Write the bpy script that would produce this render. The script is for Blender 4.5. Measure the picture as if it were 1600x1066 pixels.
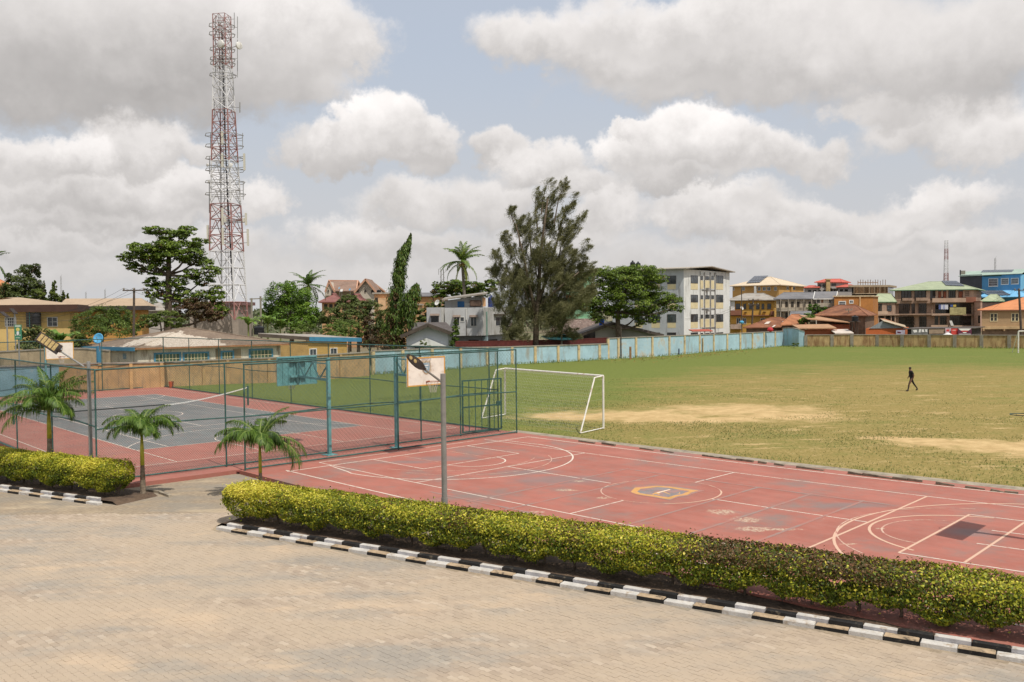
import bpy, math, random
import numpy as np
from mathutils import Vector, Matrix
R = math.radians
rng = np.random.default_rng(7); random.seed(7)
for o in list(bpy.data.objects): bpy.data.objects.remove(o)
SC = bpy.context.scene; COL = SC.collection
# ------------------------------------------------------------------ camera
F = 1397.58; PIT = .034125; ROL = -.010158; H = 5.364      # focal length in photo pixels, tilt, roll, eye height
cp, sp, cr, sr = math.cos(PIT), math.sin(PIT), math.cos(ROL), math.sin(ROL)
cam_d = bpy.data.cameras.new('camera'); cam = bpy.data.objects.new('camera', cam_d); COL.objects.link(cam)
cam_d.sensor_width = 36; cam_d.lens = F/1600*36; cam_d.clip_start = .1; cam_d.clip_end = 6000
right = Vector((cr, sp*sr, cp*sr)); up = Vector((-sr, sp*cr, cp*cr)); back = -Vector((0, cp, -sp))
M = Matrix.Identity(4)
for i in range(3): M[i][0] = right[i]; M[i][1] = up[i]; M[i][2] = back[i]; M[i][3] = (0, 0, H)[i]
cam.matrix_world = M; SC.camera = cam
SC.view_settings.view_transform = 'Standard'; SC.view_settings.look = 'None'
SC.view_settings.exposure = .07; SC.view_settings.gamma = 1; SC.view_settings.use_curve_mapping = False
# ------------------------------------------------------------------ sun and sky
SUN_EL = R(61); SUNV = Vector((.60*math.cos(SUN_EL), -.80*math.cos(SUN_EL), math.sin(SUN_EL))).normalized()
sl = bpy.data.lights.new('sun', 'SUN'); sl.energy = 3.7; sl.angle = R(.6); sl.color = (1, .95, .86)
so = bpy.data.objects.new('sun', sl); COL.objects.link(so)
so.rotation_euler = (-SUNV).to_track_quat('-Z', 'Y').to_euler(); so.location = (0, 0, 60)

def ray(px, py):                                  # direction of a photo pixel, forward component = 1
    x = (np.asarray(px, float)-800)/F; y = (533-np.asarray(py, float))/F
    a = cr*x-sr*y; b = sr*x+cr*y
    Y = cp+sp*b; Z = -sp+cp*b
    return a/Y, Z/Y
def P(px, py, D):
    a, z = ray(px, py); return np.array([float(a)*D, D, H+float(z)*D])
def G(px, py, z=0):
    a, s = ray(px, py); D = (z-H)/float(s); return np.array([float(a)*D, D, z])

class N:                                          # tiny wrapper: arithmetic on shader sockets
    nt = None
    def __init__(s, v): s.v = v
    @staticmethod
    def m(op, *a, clamp=False):
        n = N.nt.nodes.new('ShaderNodeMath'); n.operation = op; n.use_clamp = clamp
        for i, q in enumerate(a):
            if isinstance(q, N): N.nt.links.new(q.v, n.inputs[i])
            else: n.inputs[i].default_value = q
        return N(n.outputs[0])
    def __add__(s, o): return N.m('ADD', s, o)
    __radd__ = __add__
    def __sub__(s, o): return N.m('SUBTRACT', s, o)
    def __rsub__(s, o): return N.m('SUBTRACT', o, s)
    def __mul__(s, o): return N.m('MULTIPLY', s, o)
    __rmul__ = __mul__
    def __truediv__(s, o): return N.m('DIVIDE', s, o)
    def mx(s, o): return N.m('MAXIMUM', s, o)
    def mn(s, o): return N.m('MINIMUM', s, o)
    def sat(s): return N.m('ADD', s, 0, clamp=True)
    def ss(s, a, b):                              # smoothstep
        n = N.nt.nodes.new('ShaderNodeMapRange'); n.interpolation_type = 'SMOOTHSTEP'
        N.nt.links.new(s.v, n.inputs[0]); n.inputs[1].default_value = a; n.inputs[2].default_value = b
        n.inputs[3].default_value = 0; n.inputs[4].default_value = 1; return N(n.outputs[0])
def noise(vec, scale, detail=4, rough=.55, dist=0):
    n = N.nt.nodes.new('ShaderNodeTexNoise'); n.inputs['Scale'].default_value = scale
    n.inputs['Detail'].default_value = detail; n.inputs['Roughness'].default_value = rough; n.inputs['Distortion'].default_value = dist
    if vec is not None: N.nt.links.new(vec, n.inputs['Vector'])
    return N(n.outputs['Fac'])
def comb(x, y, z):
    n = N.nt.nodes.new('ShaderNodeCombineXYZ')
    for i, q in enumerate((x, y, z)):
        if isinstance(q, N): N.nt.links.new(q.v, n.inputs[i])
        else: n.inputs[i].default_value = q
    return n.outputs[0]
def mixc(f, a, b):
    n = N.nt.nodes.new('ShaderNodeMix'); n.data_type = 'RGBA'
    for sck, q in ((n.inputs[0], f), (n.inputs[6], a), (n.inputs[7], b)):
        if isinstance(q, N): N.nt.links.new(q.v, sck)
        elif isinstance(q, (int, float)): sck.default_value = q
        elif isinstance(q, (tuple, list)): sck.default_value = (*q[:3], 1)
        else: N.nt.links.new(q, sck)
    return n.outputs[2]
def sep(vec):
    n = N.nt.nodes.new('ShaderNodeSeparateXYZ'); N.nt.links.new(vec, n.inputs[0]); return [N(o) for o in n.outputs]

W = bpy.data.worlds.new('World'); SC.world = W; W.cycles.sampling_method = 'MANUAL'; W.cycles.sample_map_resolution = 256; W.use_nodes = True; nt = W.node_tree; nt.nodes.clear(); N.nt = nt
tc = nt.nodes.new('ShaderNodeTexCoord'); vec = tc.outputs['Generated']
x, y, z = sep(vec)
sky = nt.nodes.new('ShaderNodeTexSky'); sky.sky_type = 'NISHITA'; sky.sun_disc = False
sky.sun_elevation = SUN_EL; sky.sun_rotation = math.atan2(SUNV.x, SUNV.y); sky.dust_density = 3; sky.air_density = 1.2
sc_ = nt.nodes.new('ShaderNodeVectorMath'); sc_.operation = 'SCALE'; nt.links.new(sky.outputs[0], sc_.inputs[0]); sc_.inputs['Scale'].default_value = .1
az = N.m('ARCTAN2', x, y); el = N.m('ARCSINE', z)
n1 = noise(vec, 7, 5, .6); n2 = noise(vec, 24, 6, .62); n3 = noise(comb(x*2.6, y*2.6, z*7), 1.6, 6, .55)
nx = noise(comb(x+3.1, y, z), 9, 6, .66); ny = noise(comb(x, y+5.7, z), 9, 6, .66)
n4 = noise(comb(x+9, y, z), 20, 5, .65)
wa = az+(nx-.5)*.125+(n4-.5)*.045; we = el+(ny-.5)*.095+(n2-.5)*.035
def ae(px, py):
    a, s = ray(px, py); a = float(a); s = float(s)
    return math.atan2(a, 1), math.atan2(s, math.hypot(a, 1))
def relief(sc, det, off, k):
    a_ = noise(vec, sc, det, .6); b__ = noise(comb(x+SUNV.x*off*.4, y, z+off), sc, det, .6); return (a_-b__)*k
rl = relief(8, 4, .028, 1.3)+(n2-.5)*.35+(n4-.5)*.2
low = 1-el.ss(.0, .30); gen = n3.ss(.47, .60)
blue = mixc(.72, sc_.outputs[0], (.575, .625, .715)); blue = mixc(low, blue, (.585, .585, .60))
infr = (1-N.m('ABSOLUTE', az).ss(.56, .8))*(1-el.ss(.40, .56))
gcol = mixc((.55+rl*1.2+(n3-.5)*-.6).sat(), (.42, .41, .41), (.86, .84, .80)); final = mixc(gen*(1-infr)*.95, blue, gcol)
# every cloud: place and size in the sky, softness of its rim, tone of its underside and of its top
SKYC = [(200,420,520,46,.7,.50,.60),(900,420,560,46,.7,.50,.60),(1450,420,420,46,.7,.50,.60),(520,440,300,30,.6,.55,.62),(1150,385,240,30,.6,.54,.66),(60,372,200,34,.5,.48,.66),(330,385,150,30,.5,.50,.66),
 (640,385,190,34,.5,.50,.64),(1480,375,180,30,.5,.52,.66),(880,372,150,32,.5,.50,.66),
 (160,335,200,34,.35,.46,.70),(420,322,56,34,.35,.56,.74),(545,372,80,44,.4,.52,.74),(650,322,105,46,.4,.50,.72),(770,320,120,46,.4,.50,.70),(950,322,66,46,.35,.52,.74),(1120,325,150,38,.35,.52,.72),(1240,345,160,34,.35,.50,.68),(1470,318,110,36,.35,.54,.74),(1350,350,120,30,.4,.52,.68),
 (130,285,220,50,.3,.48,.74),(300,300,90,44,.35,.50,.72),(30,245,90,40,.3,.50,.72),(200,222,88,52,.28,.48,.80),(120,240,60,34,.3,.52,.80),(300,232,56,22,.4,.54,.68),
 (780,232,60,34,.3,.50,.72),(845,262,86,44,.3,.48,.76),(900,290,60,26,.4,.52,.68),(455,240,40,40,.45,.54,.66),
 (650,232,66,46,.25,.48,.76),(520,228,58,42,.25,.50,.80),(585,196,84,68,.18,.48,.86),(600,240,100,26,.4,.46,.60),
 (1265,250,74,34,.35,.52,.70),(1190,240,90,44,.28,.50,.78),(1000,242,74,46,.25,.50,.82),(1012,205,44,24,.25,.60,.84),(1090,222,104,62,.2,.48,.87),(1060,285,130,22,.5,.47,.58),
 (1340,178,50,24,.45,.56,.68),(1490,205,140,54,.35,.52,.74),(1400,180,70,34,.35,.54,.76),(1570,225,110,44,.35,.52,.72),
 (1180,122,330,40,.5,.46,.60),(830,66,110,54,.4,.50,.76),(1000,70,200,72,.35,.48,.80),(1230,52,250,82,.4,.46,.74),(1480,80,260,100,.4,.44,.72),(1060,30,220,50,.5,.56,.80),
 (430,118,110,50,.4,.50,.76),(520,62,116,52,.35,.54,.84),(360,70,180,110,.4,.42,.72),(110,120,360,76,.45,.38,.54),(170,50,330,92,.5,.42,.66),(250,120,160,44,.5,.37,.48),(470,22,130,40,.4,.62,.82)]
LN = N.nt.links
vq = comb(wa, we, 0); nk = {}; rk = {}
def fmix(f, a, b):
    n = N.nt.nodes.new('ShaderNodeMix'); n.data_type = 'FLOAT'
    for k, q in ((0, f), (2, a), (3, b)):
        if isinstance(q, N): LN.new(q.v, n.inputs[k])
        else: n.inputs[k].default_value = q
    return N(n.outputs[0])
bri = N.m('ADD', 0, 0); bluef = N.m('ADD', 1, 0)
for (px, py, rx, ry, soft, lo, hi) in SKYC:
    a0, e0 = ae(px, py); vm = N.nt.nodes.new('ShaderNodeVectorMath'); vm.operation = 'MULTIPLY_ADD'; LN.new(vq, vm.inputs[0]); vm.inputs[1].default_value = (F/rx, F/ry, 0); vm.inputs[2].default_value = (-a0*F/rx, -e0*F/ry, 0)
    vl = N.nt.nodes.new('ShaderNodeVectorMath'); vl.operation = 'LENGTH'; LN.new(vm.outputs[0], vl.inputs[0]); k = round(.6*(1-soft*.7), 2)
    al = N.m('MULTIPLY_ADD', n2, k, -k*.5)-N(vl.outputs['Value']); al = al.ss(-1.06, -1.0+soft*1.15)
    sx = N.nt.nodes.new('ShaderNodeSeparateXYZ'); LN.new(vm.outputs[0], sx.inputs[0]); mr = N.nt.nodes.new('ShaderNodeMapRange'); mr.interpolation_type = 'SMOOTHSTEP'
    LN.new(sx.outputs[1], mr.inputs[0]); mr.inputs[1].default_value = -.85; mr.inputs[2].default_value = .75; mr.inputs[3].default_value = lo+.045; mr.inputs[4].default_value = hi+.05
    b_ = N.m('MULTIPLY_ADD', rl, .34 if soft < .4 else .22, N(mr.outputs[0]))
    bri = fmix(al, bri, b_); bluef = fmix(al, bluef, 0.)
inv = 1-bluef; cl = comb((bri*1.055).sat(), (bri*1.01).sat(), (bri*.985).sat())
# bri holds cloud light already weighted by cover, so it is added to what is left of the blue
s1 = N.nt.nodes.new('ShaderNodeVectorMath'); s1.operation = 'SCALE'; LN.new(final, s1.inputs[0]); LN.new(bluef.v, s1.inputs['Scale'])
s2 = N.nt.nodes.new('ShaderNodeVectorMath'); s2.operation = 'ADD'; LN.new(s1.outputs[0], s2.inputs[0]); LN.new(cl, s2.inputs[1]); final = s2.outputs[0]
final = mixc((1-el.ss(-.02, .12))*.45, final, (.58, .575, .575))
final = mixc((0-el).ss(-.005, .02), final, (.22, .2, .17))
bg = nt.nodes.new('ShaderNodeBackground'); nt.links.new(final, bg.inputs[0]); bg.inputs[1].default_value = 1
ow = nt.nodes.new('ShaderNodeOutputWorld'); nt.links.new(bg.outputs[0], ow.inputs[0])

# ------------------------------------------------------------------ court frame: metres along (u) and across (v) the near court
FD, PD, RD, K1, HD, YAW, CX, CY = 1448.88, .0348112, -.0101638, -.151962, 5.36414, -.79322, 4.306477, 26.71347
cy_, sy_ = math.cos(YAW), math.sin(YAW)
def CT(u, v, z=0):                                # court metres -> scene (keeps the lens' slight bow in the layout)
    u, v, z = np.broadcast_arrays(np.asarray(u, float), np.asarray(v, float), np.asarray(z, float))
    X = cy_*u-sy_*v+CX; Y = sy_*u+cy_*v+CY
    def pix(X, Y, Z):
        dz = Z-HD; c, s = math.cos(PD), math.sin(PD)
        fwd = c*Y-s*dz; upc = s*Y+c*dz
        b = upc/fwd; a = X/fwd
        c, s = math.cos(RD), math.sin(RD); xx = c*a+s*b; yy = -s*a+c*b
        k = 1+K1*np.minimum(xx*xx+yy*yy, .5); return 800+FD*xx*k, 533-FD*yy*k
    px, py = pix(X, Y, 0*X); a, s = ray(px, py); D = -H/s
    px2, py2 = pix(X, Y, z); a2, s2 = ray(px2, py2); Z2 = H+s2*D
    return np.stack([a*D, D, np.where(np.abs(z) < 1e-9, z, Z2)], -1)

# ------------------------------------------------------------------ mesh helpers
BASE = {}
def props(o, label=None, cat=None, group=None, kind=None):
    if label: o['label'] = label
    if cat: o['category'] = cat
    if group: o['group'] = group
    if kind: o['kind'] = kind
    return o
def empty(name, loc, label, cat, group=None):
    o = bpy.data.objects.new(name, None); COL.objects.link(o); o.location = [float(q) for q in loc]; o.empty_display_size = .3
    BASE[o.name] = np.array([float(q) for q in loc]); return props(o, label, cat, group)
def base_of(o):
    while o.parent: o = o.parent
    return BASE.get(o.name, np.zeros(3))
def unit(v): v = np.asarray(v, float); return v/(np.linalg.norm(v)+1e-12)
class MB:
    def __init__(s): s.v = []; s.f = []; s.m = []; s.n = 0
    def add(s, vs, fs, mi=0):
        vs = [np.asarray(q, float) for q in vs]
        s.v += vs; s.f += [[i+s.n for i in f] for f in fs]; s.m += [mi]*len(fs); s.n += len(vs); return s
    def box(s, c, size, rot=0, mi=0):
        cx, cy, cz = c; a, b, h = [q/2 for q in size]; co, si = math.cos(rot), math.sin(rot)
        vs = [(cx+co*i*a-si*j*b, cy+si*i*a+co*j*b, cz+k*h) for k in (-1, 1) for i, j in ((-1,-1),(1,-1),(1,1),(-1,1))]
        return s.add(vs, [(3,2,1,0),(4,5,6,7),(0,1,5,4),(1,2,6,5),(2,3,7,6),(3,0,4,7)], mi)
    def hexa(s, lo, hi, mi=0):                     # four bottom points, four top points
        return s.add(list(lo)+list(hi), [(3,2,1,0),(4,5,6,7),(0,1,5,4),(1,2,6,5),(2,3,7,6),(3,0,4,7)], mi)
    def prism(s, pts, z0, z1, mi=0):
        n = len(pts); vs = [(p[0], p[1], z0) for p in pts]+[(p[0], p[1], z1) for p in pts]
        return s.add(vs, [tuple(range(n-1, -1, -1)), tuple(range(n, 2*n))]+[(i, (i+1) % n, n+(i+1) % n, n+i) for i in range(n)], mi)
    def slab(s, pts, off, mi=0):                   # polygon thickened by vector off
        n = len(pts); pts = [np.asarray(p, float) for p in pts]; off = np.asarray(off, float)
        return s.add(pts+[p+off for p in pts], [tuple(range(n-1, -1, -1)), tuple(range(n, 2*n))]+[(i, (i+1) % n, n+(i+1) % n, n+i) for i in range(n)], mi)
    def beam(s, p, q, w, h=None, mi=0):
        h = h or w; p = np.asarray(p, float); q = np.asarray(q, float); d = unit(q-p)
        r = np.cross(d, (0, 0, 1.)); r = unit(r) if np.linalg.norm(r) > 1e-3 else np.array([1., 0, 0]); t = np.cross(r, d)
        c = [r*w/2*i+t*h/2*j for i, j in ((-1,-1),(1,-1),(1,1),(-1,1))]
        return s.hexa([p+k for k in c], [q+k for k in c], mi)
    def tube(s, pts, rad, n=6, mi=0, cap=True):
        pts = [np.asarray(p, float) for p in pts]; rad = rad if hasattr(rad, '__len__') else [rad]*len(pts)
        vs = []; fs = []; ref = None
        for i, p in enumerate(pts):
            d = unit(pts[min(i+1, len(pts)-1)]-pts[max(i-1, 0)])
            if ref is None: ref = np.array([0, 0, 1.]) if abs(d[2]) < .9 else np.array([1., 0, 0])
            r = unit(np.cross(d, ref)); t = np.cross(r, d); ref = t if abs(np.dot(t, d)) < .9 else ref
            vs += [p+rad[i]*(math.cos(a)*r+math.sin(a)*t) for a in [2*math.pi*k/n for k in range(n)]]
        for i in range(len(pts)-1):
            fs += [(i*n+k, i*n+(k+1) % n, (i+1)*n+(k+1) % n, (i+1)*n+k) for k in range(n)]
        if cap: fs += [tuple(range(n-1, -1, -1)), tuple(range((len(pts)-1)*n, len(pts)*n))]
        return s.add(vs, fs, mi)
    def lathe(s, c, prof, n=12, mi=0, axis=None):  # prof: (radius, height along axis)
        ax = unit(axis) if axis is not None else np.array([0, 0, 1.])
        r = unit(np.cross(ax, (1., 0, 0) if abs(ax[0]) < .9 else (0, 1., 0))); t = np.cross(ax, r); c = np.asarray(c, float)
        vs = [c+ax*h+q*(math.cos(a)*r+math.sin(a)*t) for q, h in prof for a in [2*math.pi*k/n for k in range(n)]]
        fs = [(i*n+k, i*n+(k+1) % n, (i+1)*n+(k+1) % n, (i+1)*n+k) for i in range(len(prof)-1) for k in range(n)]
        fs += [tuple(range(n-1, -1, -1)), tuple(range((len(prof)-1)*n, len(prof)*n))]
        return s.add(vs, fs, mi)
    def build(s, name, mats, parent=None, smooth=False, **kw):
        if not isinstance(mats, (list, tuple)): mats = [mats]
        me = bpy.data.meshes.new(name); b = base_of(parent) if parent else np.zeros(3)
        v = np.array(s.v).reshape(-1, 3)
        if parent is None:                         # a thing of one mesh: origin at its foot
            b = np.array([v[:, 0].mean(), v[:, 1].mean(), v[:, 2].min()])
        me.from_pydata((v-b).tolist(), [], s.f); me.validate(clean_customdata=False)
        for m in mats: me.materials.append(m)
        if len(mats) > 1 and len(me.polygons) == len(s.m): me.polygons.foreach_set('material_index', s.m)
        if smooth: me.polygons.foreach_set('use_smooth', [True]*len(me.polygons))
        o = bpy.data.objects.new(name, me); COL.objects.link(o)
        if parent: o.parent = parent
        else: o.location = b; BASE[o.name] = b
        return props(o, **kw)
def raw(name, v, f4, mat, parent=None, tint=None, smooth=False, **kw):   # fast quad / triangle mesh from arrays
    me = bpy.data.meshes.new(name); b = base_of(parent) if parent else np.array([v[:, 0].mean(), v[:, 1].mean(), v[:, 2].min()])
    v = (v-b).astype(np.float32); k = f4.shape[1]; nf = len(f4)
    me.vertices.add(len(v)); me.vertices.foreach_set('co', v.ravel())
    me.loops.add(nf*k); me.loops.foreach_set('vertex_index', f4.ravel().astype(np.int32))
    me.polygons.add(nf); me.polygons.foreach_set('loop_start', np.arange(0, nf*k, k, dtype=np.int32))
    me.polygons.foreach_set('loop_total', np.full(nf, k, dtype=np.int32)); me.update(calc_edges=True)
    if tint is not None: me.attributes.new('tint', 'FLOAT', 'FACE').data.foreach_set('value', tint.astype(np.float32))
    if smooth: me.polygons.foreach_set('use_smooth', [True]*nf)
    me.materials.append(mat); o = bpy.data.objects.new(name, me); COL.objects.link(o)
    if parent: o.parent = parent
    else: o.location = b; BASE[o.name] = b
    return props(o, **kw)
def copy_tree(o, loc, rz=None, parent=None, **kw):
    c = o.copy(); COL.objects.link(c)
    if parent: c.parent = parent
    else:
        c.location = loc; BASE[c.name] = np.array(loc, float)
        if rz is not None: c.rotation_euler = (0, 0, rz)
        props(c, **kw)
    for ch in list(o.children): copy_tree(ch, None, parent=c)
    return c

# ------------------------------------------------------------------ materials
def newmat(name):
    m = bpy.data.materials.new(name); m.use_nodes = True; m.node_tree.nodes.clear(); N.nt = m.node_tree; return m
def finish(col, rough=.85, bump=None, bs=.3, bd=.02, metal=0, spec=.35, trans=0, tcol=None, alpha=None):
    nt = N.nt; b = nt.nodes.new('ShaderNodeBsdfPrincipled'); out = nt.nodes.new('ShaderNodeOutputMaterial')
    if isinstance(col, (tuple, list)): b.inputs['Base Color'].default_value = (*col, 1)
    else: nt.links.new(col, b.inputs['Base Color'])
    if isinstance(rough, N): nt.links.new(rough.v, b.inputs['Roughness'])
    else: b.inputs['Roughness'].default_value = rough
    b.inputs['Metallic'].default_value = metal; b.inputs['Specular IOR Level'].default_value = spec
    if bump is not None:
        bn = nt.nodes.new('ShaderNodeBump'); nt.links.new(bump.v, bn.inputs['Height']); bn.inputs['Strength'].default_value = bs; bn.inputs['Distance'].default_value = bd
        nt.links.new(bn.outputs[0], b.inputs['Normal'])
    s = b.outputs[0]
    if trans:
        t = nt.nodes.new('ShaderNodeBsdfTranslucent'); mx = nt.nodes.new('ShaderNodeMixShader'); mx.inputs[0].default_value = trans
        if tcol is not None: nt.links.new(tcol, t.inputs[0])
        elif not isinstance(col, (tuple, list)): nt.links.new(col, t.inputs[0])
        nt.links.new(s, mx.inputs[1]); nt.links.new(t.outputs[0], mx.inputs[2]); s = mx.outputs[0]
    nt.links.new(s, out.inputs[0])
def objco():
    n = N.nt.nodes.new('ShaderNodeTexCoord'); return n.outputs['Object']
def pos():
    n = N.nt.nodes.new('ShaderNodeNewGeometry'); return n.outputs['Position']
def mat(name, col, rough=.8, var=.18, scale=1.5, dirt=None, amt=.4, dscale=.8, bump=.15, metal=0, spec=.3, streak=False, sheet=None):
    """paint / plaster / metal with uneven tone, optional stains of another colour (streak = run-down marks), optional sheet ribs"""
    m = newmat(name); p = pos(); a, b_, c_ = sep(p)
    n = noise(p, scale, 4, .6); f = noise(p, scale*9, 3, .6)
    col2 = tuple(q*(1-var*1.6) for q in col); col1 = tuple(min(1, q*(1+var)) for q in col)
    c = mixc((n*.75+f*.25).ss(.3, .7), col2, col1)
    if dirt:
        if streak: dn = noise(comb(a*1, b_*1, c_*.22), dscale*3, 5, .65)
        else: dn = noise(p, dscale, 6, .68)
        c = mixc(dn.ss(.62-amt*.4, .72), c, dirt)
    h = f
    if sheet: h = N.m('SINE', (a*sheet[0]+b_*sheet[1])*(2*math.pi/sheet[2]))*.5+.5+f*.2
    finish(c, rough, h if (bump or sheet) else None, bump*2 if not sheet else .6, .02, metal, spec)
    return m
def leafmat(name, c0, c1, c2, trans=.28, rough=.55):
    m = newmat(name); at = N.nt.nodes.new('ShaderNodeAttribute'); at.attribute_name = 'tint'
    r = N.nt.nodes.new('ShaderNodeValToRGB'); N.nt.links.new(at.outputs['Fac'], r.inputs[0])
    r.color_ramp.elements[0].color = (*c0, 1); r.color_ramp.elements[1].color = (*c2, 1)
    e = r.color_ramp.elements.new(.5); e.color = (*c1, 1); finish(r.outputs[0], rough, trans=trans, spec=.25); return m
def glassmat(name, col=(.03, .035, .04)):
    m = newmat(name); n = noise(pos(), .9, 2); finish(mixc(n.ss(.35, .65), col, tuple(q*2.2+.01 for q in col)), .12, spec=.6); return m

m_glass = glassmat('window_glass'); m_dark = glassmat('dark_opening', (.018, .016, .014))
m_white = mat('white_paint', (.72, .70, .66), .6, .06, 3, (.35, .3, .25), .15)
m_steel = mat('galvanised_pole', (.33, .325, .31), .45, .12, 4, metal=.3)
m_dgreen = mat('green_fence_paint', (.045, .115, .10), .55, .25, 4, (.02, .03, .03), .3, 3)
m_teal = mat('teal_paint', (.14, .33, .335), .5, .15, 5, (.25, .22, .18), .15, 3)
m_black = mat('black_plastic', (.02, .02, .022), .4, .2, 2)
m_orange = mat('orange_paint', (.72, .33, .06), .5, .12, 4, (.4, .25, .12), .2, 3)
m_goal = mat('goal_white', (.75, .72, .66), .5, .08, 6, (.4, .25, .15), .2, 5)
m_conc = mat('concrete', (.33, .28, .21), .9, .2, 2.5, (.16, .13, .1), .35, 1.8)
m_bark = mat('bark', (.12, .09, .065), .95, .35, 6); m_bark2 = mat('grey_bark', (.2, .17, .135), .95, .3, 8)
m_wire = mat('wire', (.03, .03, .03), .6, .1)
m_wirelink = mat('green_wire_mesh', (.07, .13, .11), .5, .2, 4)

# ================================================================== THE SETTING
EDGE = None
def ellmask(lst, px_, py_, amp=.35, sc=.5):
    p = pos(); a, b, c = sep(p); n = noise(p, sc, 6, .7)*amp*2-amp; r = None
    for (gx, gy, rx, ry) in lst:
        g = G(gx, gy); dx = (a-float(g[0]))/rx; dy = (b-float(g[1]))/ry
        e = 1-N.m('SQRT', dx*dx+dy*dy); r = e if r is None else r.mx(e)
    return r+n
# ground far and wide
m = newmat('dusty_ground'); p = pos(); finish(mixc(noise(p, .05, 6, .7).ss(.35, .65), (.24, .18, .12), (.10, .12, .05)), .95); m_ground = m
gm = MB(); gm.add([(-2500, -300, -.32), (2500, -300, -.32), (2500, 4000, -.32), (-2500, 4000, -.32)], [(0, 1, 2, 3)])
gm.build('ground', m_ground, kind='structure')
# grass field
m = newmat('worn_grass'); p = pos(); a, b, c = sep(p)
fine = noise(p, 9, 6, .75); mid = noise(p, 1.3, 6, .7); big = noise(comb(a*.6, b*.6, 0), .11, 5, .6); band = noise(comb(a*.08, b*.5, 0), 1., 5, .65)
green = mixc(fine.ss(.3, .7), (.092, .118, .025), (.195, .222, .056))
dry = mixc(fine.ss(.3, .7), (.20, .156, .045), (.33, .25, .095))
sand = mixc(mid.ss(.3, .7), (.43, .29, .135), (.60, .43, .22))
far = b.ss(62, 100); near_ = 1-b.ss(30, 37)
left = 1-(a*.8-b*.25).ss(-18, -2)
dryf = (band*.55+big*.45+mid*.3+noise(p, .45, 6, .7)*.3-.08-far*.30-left*.40+near_*.02+(fine-.5)*.35).ss(.44, .78)
patch = ellmask([(1000, 648, 6.2, 3.4), (1150, 640, 6, 4.2), (880, 650, 3.4, 2.4), (1100, 655, 7, 2), (1230, 650, 4, 3)], 0, 0, 1.0, .6).ss(.0, .75)
patch2 = ellmask([(1500, 692, 3.4, 1.6), (1590, 698, 4.2, 2.1), (1440, 688, 2.4, 1.0), (1700, 705, 5, 2.4), (1380, 684, 1.6, .7)], 0, 0, .9, .9).ss(.0, .65)
spots = (mid*.6+fine*.5-(far+left).sat()*.2).ss(.59, .70)*.6
spot2 = (noise(comb(a*.3, b, 0), .9, 6, .72)-far*.2-left*.2).ss(.56, .66)*.7
col = mixc(dryf, green, dry); col = mixc(spots.mx(spot2), col, sand); col = mixc(patch.mx(patch2)*(.72+fine*.4).sat(), col, sand)
finish(col, .95, fine, .8, .03, spec=.1); m_field = m
def gz(px, py, z=-.02): return G(px, py, z)
fx = []
for u, v in ((-50, 6.6), (22, 6.6)): pass
fld = MB(); us = np.linspace(-52, 24, 60); vs_ = [6.45, 8, 12, 20, 30, 45, 60, 80, 110]
vv = CT(*np.meshgrid(us, vs_), 0).reshape(-1, 3); vv[:, 2] = -.02
fld.add(list(vv), [(j*60+i, j*60+i+1, (j+1)*60+i+1, (j+1)*60+i) for j in range(len(vs_)-1) for i in range(59)])
fld.build('grass_field', m_field, kind='structure', smooth=True)
# strip of soil between fence, hedges and walls
m = newmat('sandy_soil'); p = pos(); f = noise(p, 6, 6, .7); g = noise(p, .8, 5, .6)
finish(mixc((f*.5+g*.5).ss(.35, .65), (.25, .175, .11), (.42, .315, .21)), .95, f, .6, .02); m_soil = m
m = newmat('dark_bed_soil'); p = pos(); f = noise(p, 7, 6, .7); g = noise(p, 1.2, 5, .6)
c = mixc((f*.5+g*.5).ss(.3, .7), (.045, .028, .02), (.15, .10, .065)); finish(c, .95, f, .9, .03); m_bed = m

def grid_sheet(name, fn, us, vs, z, mt, skirt=None, **kw):
    nu = len(us); v = CT(*np.meshgrid(us, vs), 0).reshape(-1, 3); v[:, 2] = z; mb = MB()
    fs = [(j*nu+i, j*nu+i+1, (j+1)*nu+i+1, (j+1)*nu+i) for j in range(len(vs)-1) for i in range(nu-1)]
    n = len(v); vv = list(v)
    if skirt is not None:
        rim = [i for i in range(nu)]+[j*nu+nu-1 for j in range(1, len(vs))]+[(len(vs)-1)*nu+i for i in range(nu-2, -1, -1)]+[j*nu for j in range(len(vs)-2, 0, -1)]
        for k, i in enumerate(rim): q = v[i].copy(); q[2] = skirt; vv.append(q)
        L = len(rim)
        fs += [(rim[k], n+k, n+(k+1) % L, rim[(k+1) % L]) for k in range(L)]
    mb.add(vv, fs); return mb.build(name, mt, **kw)
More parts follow.
